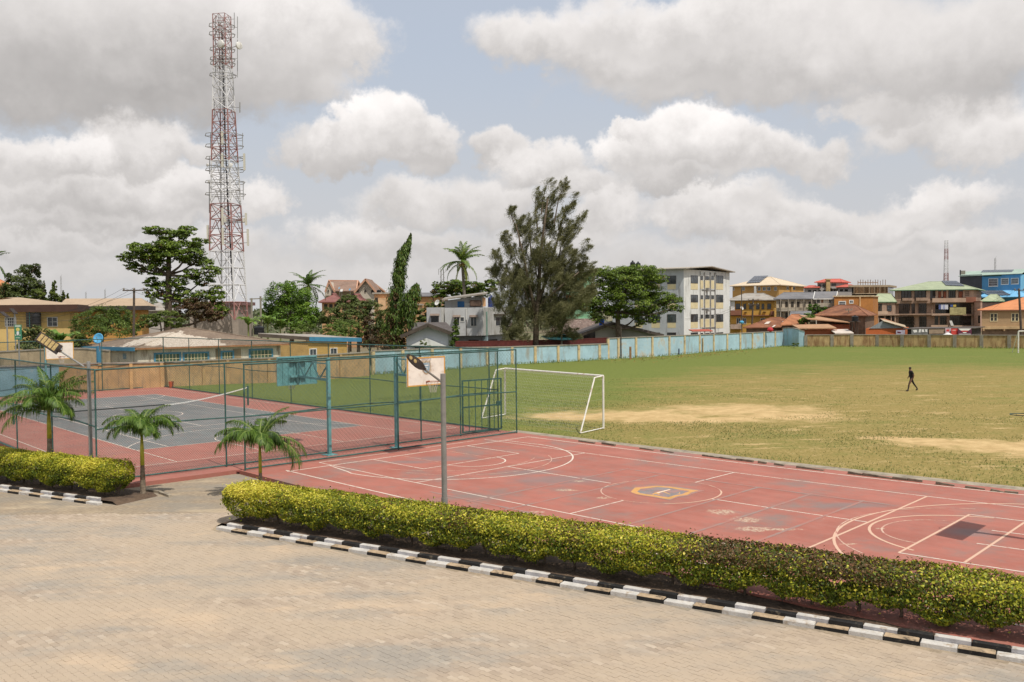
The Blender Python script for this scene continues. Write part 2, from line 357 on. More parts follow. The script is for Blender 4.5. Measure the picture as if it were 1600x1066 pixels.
# courts
def courtmat(name, base, base2, wear, grey_amt=.5, spots=None):
    m = newmat(name); p = pos(); a, b, c = sep(p); n = noise(p, .55, 6, .65); f = noise(p, 7, 5, .7)
    su = a*cy_+b*sy_; sv = b*cy_-a*sy_                     # along / across
    st = noise(comb(su*.25, sv*2.2, 0), 1., 5, .65)
    col = mixc((n*.6+st*.4).ss(.35, .65), base, base2)
    col = mixc(noise(comb(a+30, b, 0), .4, 6, .7).ss(.48, .72)*grey_amt, col, (.22, .165, .145)); col = mixc(noise(p, 1.8, 6, .75).ss(.42, .75)*.35, col, (.30, .19, .155))
    col = mixc((noise(comb(a, b+50, 0), 1.1, 6, .75)).ss(.70, .76)*.8*wear, col, (.50, .42, .28))
    col = mixc(f.ss(.55, .8)*.25, col, (.45, .25, .19))
    col = mixc(noise(comb(su*.4, sv*3, 4), 3., 4, .6).ss(.5, .75)*.3, col, (.30, .16, .13))
    if spots: col = mixc(ellmask([(690, 717, 1.7, .8), (640, 722, 1.2, .5), (880, 750, 2.2, 1.1), (820, 738, 1.6, .7), (1510, 832, .9, .6), (1330, 790, 1.5, .5)], 0, 0, .55, .8).ss(.0, .7)*.6, col, (.19, .17, .165))  # grey paint patches; the right key one also paints in the board's shadow
    if spots: col = mixc(ellmask(spots, 0, 0, .9, 3.2).ss(.1, .5)*(noise(p, 11, 4, .7).ss(.42, .56))*.75, col, (.53, .43, .31))
    finish(col, .75, f, .25, .01, spec=.25); return m
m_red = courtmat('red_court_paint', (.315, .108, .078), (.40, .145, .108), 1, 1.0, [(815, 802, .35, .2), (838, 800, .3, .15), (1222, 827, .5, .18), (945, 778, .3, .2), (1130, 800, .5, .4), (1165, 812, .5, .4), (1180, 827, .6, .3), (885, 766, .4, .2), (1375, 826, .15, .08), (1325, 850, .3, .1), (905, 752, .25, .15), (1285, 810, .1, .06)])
m_red2 = courtmat('faded_red_court_paint', (.33, .118, .09), (.39, .15, .115), .3, .4)
m_grey = courtmat('grey_court_paint', (.135, .145, .145), (.19, .195, .19), .2, .2)
red = grid_sheet('red_court', None, np.linspace(-12.42, 16, 40), np.linspace(-6.85, 6.4, 20), 0, m_red, -.33, kind='structure')
red2 = grid_sheet('tennis_court_surround', None, np.linspace(-48.6, -12.55, 40), np.linspace(-11.4, 6.45, 20), 0, m_red2, -.33, kind='structure')
T2V = -2.2; T2U = -31.3
grid_sheet('grey_tennis_court', None, np.linspace(T2U-11.85, T2U+11.85, 30), np.linspace(T2V-5.46, T2V+5.46, 14), .004, m_grey, kind='structure')
grid_sheet('concrete_strip', None, np.linspace(-13, 16, 40), np.linspace(6.4, 7.0, 3), -.012, m_conc, kind='structure')
# drain / step between the two fences
grid_sheet('dark_red_step', None, np.linspace(-12.55, -12.42, 2), np.linspace(-6.9, 6.4, 12), -.05, mat('dark_red_paint', (.16, .03, .025), .8, .2), kind='structure')

# court lines: thin painted strips following the courts
m = newmat('worn_white_line'); p = pos(); n = noise(p, 5, 5, .75); finish(mixc(n.ss(.5, .66)*.8, (.66, .57, .48), (.45, .2, .155)), .7); m_line = m
m = newmat('faint_line'); p = pos(); n = noise(p, 3, 5, .75); finish(mixc(n.ss(.4, .62)*.9, (.60, .42, .32), (.42, .15, .115)), .7); m_faint = m
m = newmat('peach_line'); p = pos(); n = noise(p, 4, 5, .75); finish(mixc(n.ss(.6, .75)*.6, (.60, .39, .28), (.42, .17, .125)), .7); m_peach = m
m = newmat('faint_grey_line'); p = pos(); n = noise(p, 1.5, 5, .75); finish(mixc(n.ss(.35, .65), (.27, .20, .175), (.38, .15, .115)), .7); m_gline = m
m = newmat('grey_paint_patch'); p = pos(); n = noise(p, 2.5, 5, .7); finish(mixc(n.ss(.4, .75)*.5, (.15, .14, .135), (.35, .14, .11)), .75); m_gpatch = m
ZC = [0.003]
def strip(mb, pts, w, z=.008):
    ZC[0] += .00004; z = ZC[0]
    pts = [np.array(p, float) for p in pts]; L = []; Rr = []
    for i, p in enumerate(pts):
        d = unit(np.append(pts[min(i+1, len(pts)-1)]-pts[max(i-1, 0)], 0))[:2]; nrm = np.array([-d[1], d[0]])*w/2
        L.append(p+nrm); Rr.append(p-nrm)
    q = CT([k[0] for k in L+Rr], [k[1] for k in L+Rr], 0); q[:, 2] = z; n = len(pts)
    mb.add(list(q), [(n+i, n+i+1, i+1, i) for i in range(n-1)])
def seg(a, b): n = max(2, int(np.hypot(b[0]-a[0], b[1]-a[1])/1.2)+1); return [(a[0]+(b[0]-a[0])*t, a[1]+(b[1]-a[1])*t) for t in np.linspace(0, 1, n)]
def arc(cx, cy, r, a0, a1, n=32): return [(cx+r*math.cos(R(t)), cy+r*math.sin(R(t))) for t in np.linspace(a0, a1, n)]
def lines(name, L, w, mt, z=.008, parent=None):
    for k, pts in enumerate(L):
        mb = MB(); strip(mb, pts, w, z+k*.0003); mb.build(name, mt, parent)
# tennis set on the near court
lines('court_line', [seg((-11.88, -3.99), (13.5, -3.99)), seg((-11.88, 3.99), (13.5, 3.99)), seg((-11.88, -3.99), (-11.88, 3.4)),
                     seg((-6.4, -4), (-6.4, 4)), seg((0, -4), (0, -1.75)), seg((0, 1.75), (0, 4)), seg((-6.4, 0), (-1.9, 0)), seg((1.75, 0), (6.4, 0))], .05, m_line, parent=red)
lines('court_line', [seg((-11.3, -5.7), (15, -5.7)), seg((-11.05, 5.73), (15, 5.73)), seg((-11.05, -5.8), (-11.05, 5.73))], .065, m_line, .012, red)
# key, three point arcs and circles
lines('court_line', [seg((-11.05, -2.24), (-8.17, -2.24)), seg((-11.05, 2.3), (-8.17, 2.3)), seg((-8.17, -2.24), (-8.17, 2.3)), arc(-8.17, 0, 1.15, -90, 90),
                     seg((8.17, 2.35), (12, 2.35)), seg((8.17, -2.35), (12, -2.35)), seg((9.2, .9), (12, .9)), seg((9.3, -.55), (12, -.55))], .05, m_line, .016, red)
lines('court_line', [arc(0, 0, 1.75, -50, 40, 14)], .05, m_peach, .0202, red); lines('court_line', [arc(0, 0, 1.75, 40, 310, 40)], .035, m_faint, .0199, red)
three = [(-11.05, -4.1), (-9.6, -4.35)]+arc(-9.4, 0, 4.45, -88, 88, 40)+[(-9.6, 4.4), (-11.05, 4.35)]
three2 = [(16, 4.6), (13, 4.75)]+[(10.9-4.9*math.sin(R(t)), 4.8*math.cos(R(t))) for t in np.linspace(-5, 165, 40)]
lines('court_line', [three], .06, m_line, .021, red); lines('court_line', [three2, seg((6.4, -4.2), (6.4, 4)), seg((8.17, -2.35), (8.17, 2.35)), seg((9.62, -2.3), (9.62, 2.2)),
                     [(9.3-2.75*math.sin(R(t)), .1+2.2*math.cos(R(t))) for t in np.linspace(10, 160, 26)]], .07, m_peach, .024, red)
lines('court_line', [arc(8.17, 0, 1.3, 90, 270, 18)], .045, m_faint, .026, red)
lines('court_line', [[(-10.4+3.9*math.sin(R(t)), .2-3.5*math.cos(R(t))) for t in np.linspace(20, 120, 24)], arc(-8.6, 0, 3.1, -80, 60, 24), arc(9.2, 0, 3.3, 110, 240, 24), seg((-11, -1), (-8.6, -1)), seg((-11, .9), (-7.9, .9))], .035, m_faint, .0275, red)
lines('court_line', [seg((t, -4.8), (t, 2.4)) for t in (-3.1, -1.6, 1.9, 3.6, 5.2)]+[seg((-5, -4.6), (4, -4.6)), seg((-3, 2.3), (6, 2.3))], .10, m_gline, .031, red)
# shield crest at the centre of the near court
def flat(name, pts, mt, z):
    q = CT([p[0] for p in pts], [p[1] for p in pts], 0); q[:, 2] = z; mb = MB(); mb.add(list(q), [tuple(range(len(q)))]); return mb.build(name, mt, red)
def rot_(pts, a, cx=0, cy=0): c, s = math.cos(a), math.sin(a); return [(cx+c*x_-s*y_, cy+s*x_+c*y_) for x_, y_ in pts]
def shield(k=1.): return [(0, 1.0*k), (.3*k, .86*k), (.62*k, .98*k), (.70*k, .2*k), (.62*k, -.45*k), (.3*k, -.82*k), (0, -.95*k), (-.3*k, -.82*k), (-.62*k, -.45*k), (-.70*k, .2*k), (-.62*k, .98*k), (-.3*k, .86*k)]
def gpix(pts, z=0): return [tuple(G(a, b)) for a, b in pts]
def flatpx(name, pts, mt, z):
    mb = MB(); q = [G(a, b) for a, b in pts]
    ZC[0] += .00012
    for k in q: k[2] = ZC[0]
    q = q[::-1]; nrm = np.cross(q[1]-q[0], q[2]-q[0])
    mb.add(q, [tuple(range(len(q)))]); return mb.build(name, mt, red)
Z3 = lambda L: [(970+a/10.667, 745+b/10.667) for a, b in L]
crest_o = Z3([(165,255),(235,185),(600,155),(800,165),(1000,195),(1300,235),(1180,262),(1110,305),(950,325),(820,378),(740,372),(560,335),(400,315),(240,288)])
crest_i = Z3([(275,250),(330,205),(600,175),(780,185),(960,215),(1150,240),(1060,275),(1020,295),(900,310),(790,345),(700,335),(560,310),(400,290),(320,275)])
crest_s = Z3([(240,165),(600,140),(1000,175),(1400,235),(1230,280),(1110,325),(960,345),(820,395),(560,350),(300,310),(150,262)])
m_yel = mat('worn_yellow_paint', (.60, .32, .10), .7, .15, 3, (.42, .2, .12), .35, 3)
m_cblue = mat('worn_blue_paint', (.22, .20, .20), .75, .15, 3, (.40, .17, .13), .5, 2.5)
m = newmat('worn_white_court_mark'); finish(mixc(noise(pos(), 6, 5, .7).ss(.5, .7), (.74, .6, .48), (.55, .3, .22)), .7); m_cmark = m
flatpx('court_crest', crest_s, m_gline, .034); flatpx('court_crest', crest_o, m_yel, .038); flatpx('court_crest', crest_i, m_cblue, .042)
flatpx('court_crest', Z3([(520,290),(560,270),(820,212),(830,222),(640,275),(650,300),(600,310),(640,290),(560,292),(540,305)]), m_yel, .046)
flatpx('court_crest', Z3([(590,268),(810,212),(835,216),(620,276)]), m_cmark, .05)
flatpx('court_crest', Z3([(700,255),(820,300),(830,294),(720,250)]), m_yel, .05)
flatpx('court_crest', Z3([(940,285),(985,290),(990,262),(975,262),(970,280)]), m_yel, .05)
# second court: tennis and ball-court lines
t = T2U; c = T2V; ZC[0] = .0058
lines('court_line', [seg((t-11.885, c-5.48), (t+11.885, c-5.48)), seg((t-11.885, c+5.48), (t+11.885, c+5.48)), seg((t-11.885, c-5.48), (t-11.885, c+5.48)), seg((t+11.885, c-5.48), (t+11.885, c+5.48)),
                     seg((t-11.8, c-4.1), (t+11.8, c-4.1)), seg((t-11.8, c+4.1), (t+11.8, c+4.1)), seg((t-6.4, c-4.1), (t-6.4, c+4.1)), seg((t+6.4, c-4.1), (t+6.4, c+4.1)), seg((t-6.4, c), (t+6.4, c))], .05, m_line, parent=red2)
lines('court_line', [seg((-15.6, -10.6), (-15.6, 5.7)), seg((-46.6, -10.6), (-46.6, 5.7)), seg((-46.6, 5.7), (-15.6, 5.7)), seg((-46.6, -10.6), (-15.6, -10.6)), seg((-15.6, c-5.48), (t+11.9, c-5.48)), seg((-15.6, c+5.48), (t+11.9, c+5.48)),
                     seg((-15.6, c-1.8), (-19.4, c-1.8)), seg((-15.6, c+1.8), (-19.4, c+1.8)), arc(-19.5, c, 1.8, 90, 270, 20), arc(t, c, 1.8, 0, 360, 40), arc(-17, c, 6.4, 120, 240, 30), arc(-45, c, 6.4, -60, 60, 30)], .05, m_line, .013, red2)
# ------------------------------------------------------------------ paved yard
PZ = -.13
m = newmat('dusty_paver'); p = pos(); a, b, cz = sep(p)
gi = N.nt.nodes.new('ShaderNodeNewGeometry'); oi = N.nt.nodes.new('ShaderNodeObjectInfo')
rnd = N.m('FRACT', N(gi.outputs['Random Per Island'])+N(oi.outputs['Random'])*7.31)
f = noise(p, 22, 5, .7); g = noise(comb(a*.35, b*1.1, 0), .55, 5, .62); g2 = noise(comb(a*.8, b*1.6, 3), .5, 6, .6)
st = mixc(rnd, (.335, .262, .198), (.44, .352, .268)); st = mixc(rnd.ss(.9, 1.)*.35, st, (.56, .48, .38))
st = mixc(g2.ss(.42, .6)*.75, st, (.29, .265, .23))
st = mixc(g.ss(.38, .6)*.85, st, (.43, .34, .25)); st = mixc(noise(comb(a*.5+9, b, 0), .45, 5, .6).ss(.55, .66)*.95, st, (.49, .375, .265)); st = mixc(noise(p, 3.5, 6, .75).ss(.5, .7)*.5, st, (.43, .34, .24)); st = mixc(noise(p, .9, 6, .75).ss(.55, .75)*.45, st, (.24, .20, .16))
st = mixc(noise(p, 1.7, 6, .7).ss(.70, .78)*.6, st, (.13, .09, .06))
finish(st, .92, f, .5, .006, spec=.15); m_paver = m
m = newmat('sandy_joints'); p = pos(); a, b, cz = sep(p); f = noise(p, 9, 6, .7); g2 = noise(comb(a*.8, b*1.6, 3), .5, 6, .6)
c = mixc(f.ss(.3, .7), (.27, .21, .15), (.38, .30, .21)); c = mixc(g2.ss(.42, .62)*.6, c, (.26, .235, .20)); c = mixc(noise(comb(a*.5+9, b, 0), .45, 5, .6).ss(.55, .66)*.95, c, (.455, .36, .25)); 
# beyond the stones built singly the joints go on as relief
br_ = N.nt.nodes.new('ShaderNodeTexBrick'); mp = N.nt.nodes.new('ShaderNodeMapping'); N.nt.links.new(p, mp.inputs[0]); mp.inputs['Rotation'].default_value[2] = -YAW
N.nt.links.new(mp.outputs[0], br_.inputs['Vector']); br_.inputs['Scale'].default_value = 1; br_.inputs['Brick Width'].default_value = .225; br_.inputs['Row Height'].default_value = .113
br_.inputs['Mortar Size'].default_value = .008; br_.inputs['Color1'].default_value = (1, 1, 1, 1); br_.inputs['Color2'].default_value = (.8, .8, .8, 1); br_.inputs['Mortar'].default_value = (.6, .6, .6, 1)
mult = N.nt.nodes.new('ShaderNodeMix'); mult.data_type = 'RGBA'; mult.blend_type = 'MULTIPLY'; mult.inputs[0].default_value = .38
N.nt.links.new(c, mult.inputs[6]); N.nt.links.new(br_.outputs[0], mult.inputs[7]); finish(mult.outputs[2], .95, f, .5, .01, spec=.1); m_joint = m
yard = MB(); yard.add([(-40, -6, PZ-.003), (22, -6, PZ-.003), (22, 14, PZ-.003), (0, 30, PZ-.003), (-8, 36, PZ-.003), (-40, 44, PZ-.003)], [(0, 1, 2, 3, 4, 5)])
yard.build('yard', m_joint, kind='structure')
def inview(p, mx=40):
    d = Vector((p[0], p[1], p[2]-H)); f = d.dot(-back)
    if f <= .1: return False
    x_ = 800+F*d.dot(right)/f; y_ = 533-F*d.dot(up)/f
    return -mx < x_ < 1600+mx and -mx < y_ < 1066+mx
K0 = G(338, 828, PZ); K1_ = G(1600, 1037, PZ); KD = unit(K1_-K0); KN = np.array([-KD[1], KD[0], 0]); KN = KN if KN[1] > 0 else -KN
Q1 = G(152, 790, PZ); Q0 = G(0, 768.5, PZ); QD = unit(Q0-Q1); QN = np.array([-QD[1], QD[0], 0]); QN = QN if QN[1] > 0 else -QN
def pav_outline():
    L_, W_, d = .225, .1125, .008; g = .0018
    xs = [0, L_/8, 3*L_/8, 5*L_/8, 7*L_/8, L_]; ys = [0, d, -d, d, -d, 0]
    lo = [(x_+(g if i == 0 else -g if i == 5 else 0)-L_/2, y_+g-W_/2) for i, (x_, y_) in enumerate(zip(xs, ys))]
    hi = [(x_+(g if i == 0 else -g if i == 5 else 0)-L_/2, y_-g+W_/2) for i, (x_, y_) in enumerate(zip(xs, ys))]
    return lo+hi[::-1]
OUT = np.array(pav_outline()); ca, sa = math.cos(YAW+.04), math.sin(YAW+.04)
stones = []
for j in range(-330, 330):
    for i in range(-170, 170):
        lx = (i+(j % 2)*.5)*.225; ly = j*.1125
        X = ca*lx-sa*ly+2; Y = sa*lx+ca*ly+16
        if not 10 < Y < 24.5: continue
        if not inview((X, Y, PZ), 15): continue
        q = np.array([X, Y, PZ])
        if np.dot(q-K0, KN) > -.12 and np.dot(q-K0, KD) > -.2: continue
        if np.dot(q-Q1, QN) > -.12 and np.dot(q-Q1, QD) > -.2: continue
        stones.append((X, Y))
stones.sort(key=lambda s: s[1]); stones = np.array(stones)
rot2 = np.array([[ca, -sa], [sa, ca]]); O2 = OUT@rot2.T
yard_o = bpy.data.objects['yard']; YB = BASE['yard']
pm = bpy.data.meshes.new('paver')
pv = [(*q, .013) for q in O2]+[(*q, -.002) for q in O2*1.0]
pm.from_pydata(pv, [], [tuple(range(12))]+[((i+1) % 12, i, 12+i, 12+(i+1) % 12) for i in range(12)]); pm.materials.append(m_paver)
for k in range(300):
    o = bpy.data.objects.new('paver', pm); COL.objects.link(o); o.parent = yard_o
    o.location = (stones[k, 0]-YB[0], stones[k, 1]-YB[1], PZ-.013-YB[2]+rng.uniform(0, .003)); o.rotation_euler = (rng.normal(0, .010), rng.normal(0, .008), rng.normal(0, .012))
rest = stones[300:]; n = len(rest); a_ = rng.normal(0, .012, n); z_ = rng.uniform(0, .003, n); tx = rng.normal(0, .010, n); ty = rng.normal(0, .014, n)
px_ = rest[:, 0, None]+O2[None, :, 0]-a_[:, None]*O2[None, :, 1]; py_ = rest[:, 1, None]+O2[None, :, 1]+a_[:, None]*O2[None, :, 0]
zt = PZ+z_[:, None]+tx[:, None]*O2[None, :, 0]+ty[:, None]*O2[None, :, 1]
top = np.stack([px_, py_, zt], -1); bot = np.stack([px_, py_, np.full_like(px_, PZ-.014)], -1)
V = np.concatenate([top, bot], 1).reshape(-1, 3)
me = bpy.data.meshes.new('paver'); fs = []
idx = np.arange(n)[:, None]*24; i12 = np.arange(12); nx12 = (i12+1) % 12
tops = (idx+i12[None]); sides = np.stack([nx12, i12, 12+i12, 12+nx12], -1)[None]+idx[:, :, None]
loops = np.concatenate([tops, sides.reshape(n, 48)], 1).ravel().astype(np.int32)
tot = np.tile(np.array([12]+[4]*12, np.int32), n); st_ = np.concatenate([[0], np.cumsum(tot)[:-1]]).astype(np.int32)
me.vertices.add(len(V)); me.vertices.foreach_set('co', (V-YB).astype(np.float32).ravel()); me.loops.add(len(loops)); me.loops.foreach_set('vertex_index', loops)
me.polygons.add(len(tot)); me.polygons.foreach_set('loop_start', st_); me.polygons.foreach_set('loop_total', tot); me.update(calc_edges=True); me.shade_flat(); me.materials.append(m_paver)
o = bpy.data.objects.new('paver_field', me); COL.objects.link(o); o.parent = yard_o; o['kind'] = 'stuff'

# ------------------------------------------------------------------ painted kerbs
m_kw = mat('white_kerb_paint', (.56, .53, .49), .8, .12, 4, (.34, .26, .18), .28, 5)
m_kb = mat('black_kerb_paint', (.018, .017, .017), .7, .3, 4, (.12, .10, .07), .15, 6)
m_kt = mat('worn_kerb_top', (.42, .31, .20), .9, .2, 4, (.03, .028, .025), .25, 7)
m_kg = mat('shaded_white_kerb_paint', (.42, .41, .42), .8, .15, 4, (.22, .2, .2), .3, 5)  # fronts of the upper white stones, with their shade put into the colour
def kerb(A, D_, Nn, start, count, L=.525):
    root = bpy.data.objects.new('kerb', None); COL.objects.link(root); root.location = A; BASE[root.name] = np.array(A, float); root['kind'] = 'structure'
    ang = math.atan2(D_[1], D_[0])
    for k in range(count):
        for row in (0, 1):
            a0 = start+k*L+(.20 if row else 0)+rng.normal(0, .006); w = .165 if row == 0 else .11; h = .078 if row == 0 else .155
            off = (0 if row == 0 else .168)+rng.normal(0, .006); h += rng.normal(0, .005); white = (k % 2 == 0)
            l = L-.006-rng.uniform(0, .012); mb = MB(); lo = []; hi = []
            for (s_, t_) in ((0, 0), (l, 0), (l, w), (0, w)):
                q = A+D_*(a0+s_)+Nn*(off+t_); lo.append((q[0], q[1], PZ-.04)); e = .012
                s2 = s_+(e if s_ == 0 else -e); t2 = t_+(e if t_ == 0 else -e*.3); q2 = A+D_*(a0+s2)+Nn*(off+t2); hi.append((q2[0], q2[1], PZ+h+rng.normal(0, .003)))
            mid_ = []
            for (s_, t_) in ((0, 0), (l, 0), (l, w), (0, w)):
                q = A+D_*(a0+s_)+Nn*(off+t_); mid_.append((q[0], q[1], PZ+h-.014))
            mb.add(lo+mid_+hi, [(0,1,5,4),(1,2,6,5),(2,3,7,6),(3,0,4,7)], 0); n0 = 0
            mb.f += [[4,5,9,8],[5,6,10,9],[6,7,11,10],[7,4,8,11],[8,9,10,11]]; mb.m += [1]*5
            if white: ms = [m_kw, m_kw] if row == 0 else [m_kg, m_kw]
            else: ms = [m_kb, m_kt] if row == 0 else [m_kb, m_kb]
            mb.build('kerb_stone', ms, root)
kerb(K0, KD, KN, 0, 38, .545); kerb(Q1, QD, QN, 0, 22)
def bed(name, A, D_, Nn, s0, s1, t0, t1, z):
    mb = MB(); ns, ntt = 60, 8; vs = []
    for j in range(ntt):
        for i in range(ns):
            s_ = s0+(s1-s0)*i/(ns-1); t_ = t0+(t1-t0)*j/(ntt-1); q = A+D_*s_+Nn*t_
            vs.append((q[0], q[1], z+(rng.uniform(-.02, .02) if 0 < j < ntt-1 else -.0)))
    mb.add(vs, [(j*ns+i, j*ns+i+1, (j+1)*ns+i+1, (j+1)*ns+i) for j in range(ntt-1) for i in range(ns-1)])
    for ring in ([j*ns for j in range(ntt)], [j*ns+ns-1 for j in range(ntt)], [(ntt-1)*ns+i for i in range(ns)]):
        e_ = -D_*.25 if ring[0] == 0 and len(ring) == ntt else D_*.25 if len(ring) == ntt else Nn*.12
        top_ = [vs[i] for i in ring]; low_ = [(q[0]+e_[0], q[1]+e_[1], PZ-.02) for q in top_]; m_ = len(ring)
        mb.add(top_+low_, [(i, i+1, m_+i+1, m_+i) for i in range(m_-1)])
    mb.build(name, m_bed, kind='structure', smooth=True)
bed('planting_bed', K0, KD, KN, -.1, 22, .27, 1.75, PZ+.105); bed('planting_bed', Q1, QD, QN, -.3, 12, .27, 1.7, PZ+.09)

# ------------------------------------------------------------------ leaves
def leafmat4(name, cols, trans=.25, rough=.5, spec=.3):
    m = newmat(name); at = N.nt.nodes.new('ShaderNodeAttribute'); at.attribute_name = 'tint'
    r = N.nt.nodes.new('ShaderNodeValToRGB'); N.nt.links.new(at.outputs['Fac'], r.inputs[0]); els = r.color_ramp.elements
    els[0].color = (*cols[0], 1); els[1].color = (*cols[-1], 1)
    for k in range(1, len(cols)-1): e = els.new(k/(len(cols)-1)); e.color = (*cols[k], 1)
    finish(r.outputs[0], rough, trans=trans, spec=spec); return m
def leaves(name, pts, nrm, L, Wd, mt, parent, tint, adir=None, tri=False, **kw):
    n = len(pts); nrm = nrm/(np.linalg.norm(nrm, axis=1, keepdims=True)+1e-9)
    a = rng.normal(size=(n, 3)) if adir is None else adir+rng.normal(size=(n, 3))*.15
    a -= (a*nrm).sum(1, keepdims=True)*nrm; a /= np.linalg.norm(a, axis=1, keepdims=True)+1e-9; b = np.cross(nrm, a)
    L = np.broadcast_to(L, n)[:, None]*rng.uniform(.7, 1.25, (n, 1)); Wd = np.broadcast_to(Wd, n)[:, None]*rng.uniform(.75, 1.2, (n, 1))
    bend = nrm*L*.12
    V = np.stack([pts-a*L*.5-bend, pts+b*Wd*.5, pts+a*L*.5-bend, pts-b*Wd*.5], 1).reshape(-1, 3)
    f = (np.arange(n)[:, None]*4+np.array([0, 1, 2, 3])[None])
    return raw(name, V, f, mt, parent, np.clip(tint, 0, 1), **kw)
m_hedge = leafmat4('hedge_leaf', [(.17, .095, .035), (.035, .06, .010), (.13, .18, .015), (.44, .43, .03), (.72, .62, .09)], .25)
def hedge(label, A, B, w, z0, z1, count, tintf, stems):
    A = np.array(A, float); B = np.array(B, float); D_ = B-A; Lh = np.linalg.norm(D_); D_ /= Lh; Nn = np.array([-D_[1], D_[0], 0])
    root = empty('hedge', A, label, 'hedge', 'clipped hedges along the yard')
    s = rng.uniform(-.1, Lh+.1, count); th = rng.uniform(0, 2*math.pi, count)
    nearend = np.clip(np.minimum(s+.1, Lh+.1-s)/.45, 0, 1)**.5
    ct, st = np.cos(th), np.sin(th); e = .62
    bx = np.sign(ct)*np.abs(ct)**e; bz = np.sign(st)*np.abs(st)**e
    bump = (np.sin(s*6.1)*.5+np.sin(s*11.3+th*2)*.4+np.sin(s*23+th*5+1)*.3+np.sin(th*7+s*3)*.3)*.045+np.sin(s*2.3)*.03
    lowgap = np.where(bz < -.5, (np.sin(s*7.3)+np.sin(s*3.1+2))*.06, 0)
    r = (1+bump)*np.where(rng.random(count) < .3, rng.uniform(.25, .85, count), 1-rng.uniform(0, 1, count)**2.2*.3)*(.25+.75*nearend)
    hz = (z1-z0)/2; p = A+D_*s[:, None]+Nn*(bx*r*w/2)[:, None]; p[:, 2] = z0+hz+bz*hz*r*(1+.0*bx)+lowgap+rng.normal(0, .012, count)
    stray = rng.random(count) < .07; p[stray] += rng.normal(0, .05, (stray.sum(), 3)); sh = (rng.random(count) < .02) & (bz > .5); sx = np.floor(s[sh]*9); p[sh, 2] += .10*np.abs(np.sin(sx*12.9))*rng.random(sh.sum())
    nrm = Nn*(bx)[:, None]+np.array([0, 0, 1.])*(bz+.35)[:, None]+rng.normal(size=(count, 3))*.75
    leaves('foliage', p, nrm, rng.uniform(.04, .08, count), rng.uniform(.02, .044, count), m_hedge, root, tintf(s, bz, bx)+rng.normal(0, .13, count))
    for k in range(stems):
        s_ = Lh*(k+.5)/stems+rng.normal(0, .06); q = A+D_*s_+Nn*rng.normal(0, .05); zb = PZ+.05; mb = MB()
        mb.tube([(q[0], q[1], zb), (q[0]+.02, q[1], (zb+z0)/2+.02), (q[0], q[1], z0+.1)], [.035, .028, .025], 6)
        for _ in range(6):
            e = rng.normal(0, .18, 3); mb.tube([(q[0], q[1], z0-.05), (q[0]+e[0]*.5, q[1]+e[1]*.5, z0+.15), (q[0]+e[0]*1.4, q[1]+e[1]*1.2, z0+.5)], [.02, .012, .006], 5)
        mb.build('stem', m_bark, root)
    return root
def hbands(s, lst):
    r = np.zeros_like(s)
    for c, w_, a in lst: r += a*np.exp(-((s-c)/w_)**2)
    return r
HA = G(392, 818, PZ+.1); HB = HA+KD*21.5
HA = K0+KD*-.42+KN*.92; HB = HA+KD*20.9
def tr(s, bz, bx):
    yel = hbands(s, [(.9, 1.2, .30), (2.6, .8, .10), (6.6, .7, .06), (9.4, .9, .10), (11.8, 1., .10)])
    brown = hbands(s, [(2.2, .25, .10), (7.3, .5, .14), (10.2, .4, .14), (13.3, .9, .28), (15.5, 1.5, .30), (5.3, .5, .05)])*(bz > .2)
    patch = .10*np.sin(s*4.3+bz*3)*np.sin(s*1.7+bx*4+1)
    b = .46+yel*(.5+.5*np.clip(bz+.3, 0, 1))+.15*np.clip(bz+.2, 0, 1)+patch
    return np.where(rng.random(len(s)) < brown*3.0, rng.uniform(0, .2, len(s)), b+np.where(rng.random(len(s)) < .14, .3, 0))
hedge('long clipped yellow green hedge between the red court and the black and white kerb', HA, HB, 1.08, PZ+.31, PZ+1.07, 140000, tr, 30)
LA = Q1+QN*.92+QD*-.10; LB = LA+QD*7.5
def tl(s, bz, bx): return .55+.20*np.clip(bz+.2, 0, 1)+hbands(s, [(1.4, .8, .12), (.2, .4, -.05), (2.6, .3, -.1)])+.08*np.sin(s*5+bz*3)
hedge('short yellow hedge at the far left with a rounded end near the small palm', LA, LB, 1.0, PZ+.30, PZ+1.13, 46000, tl, 10)

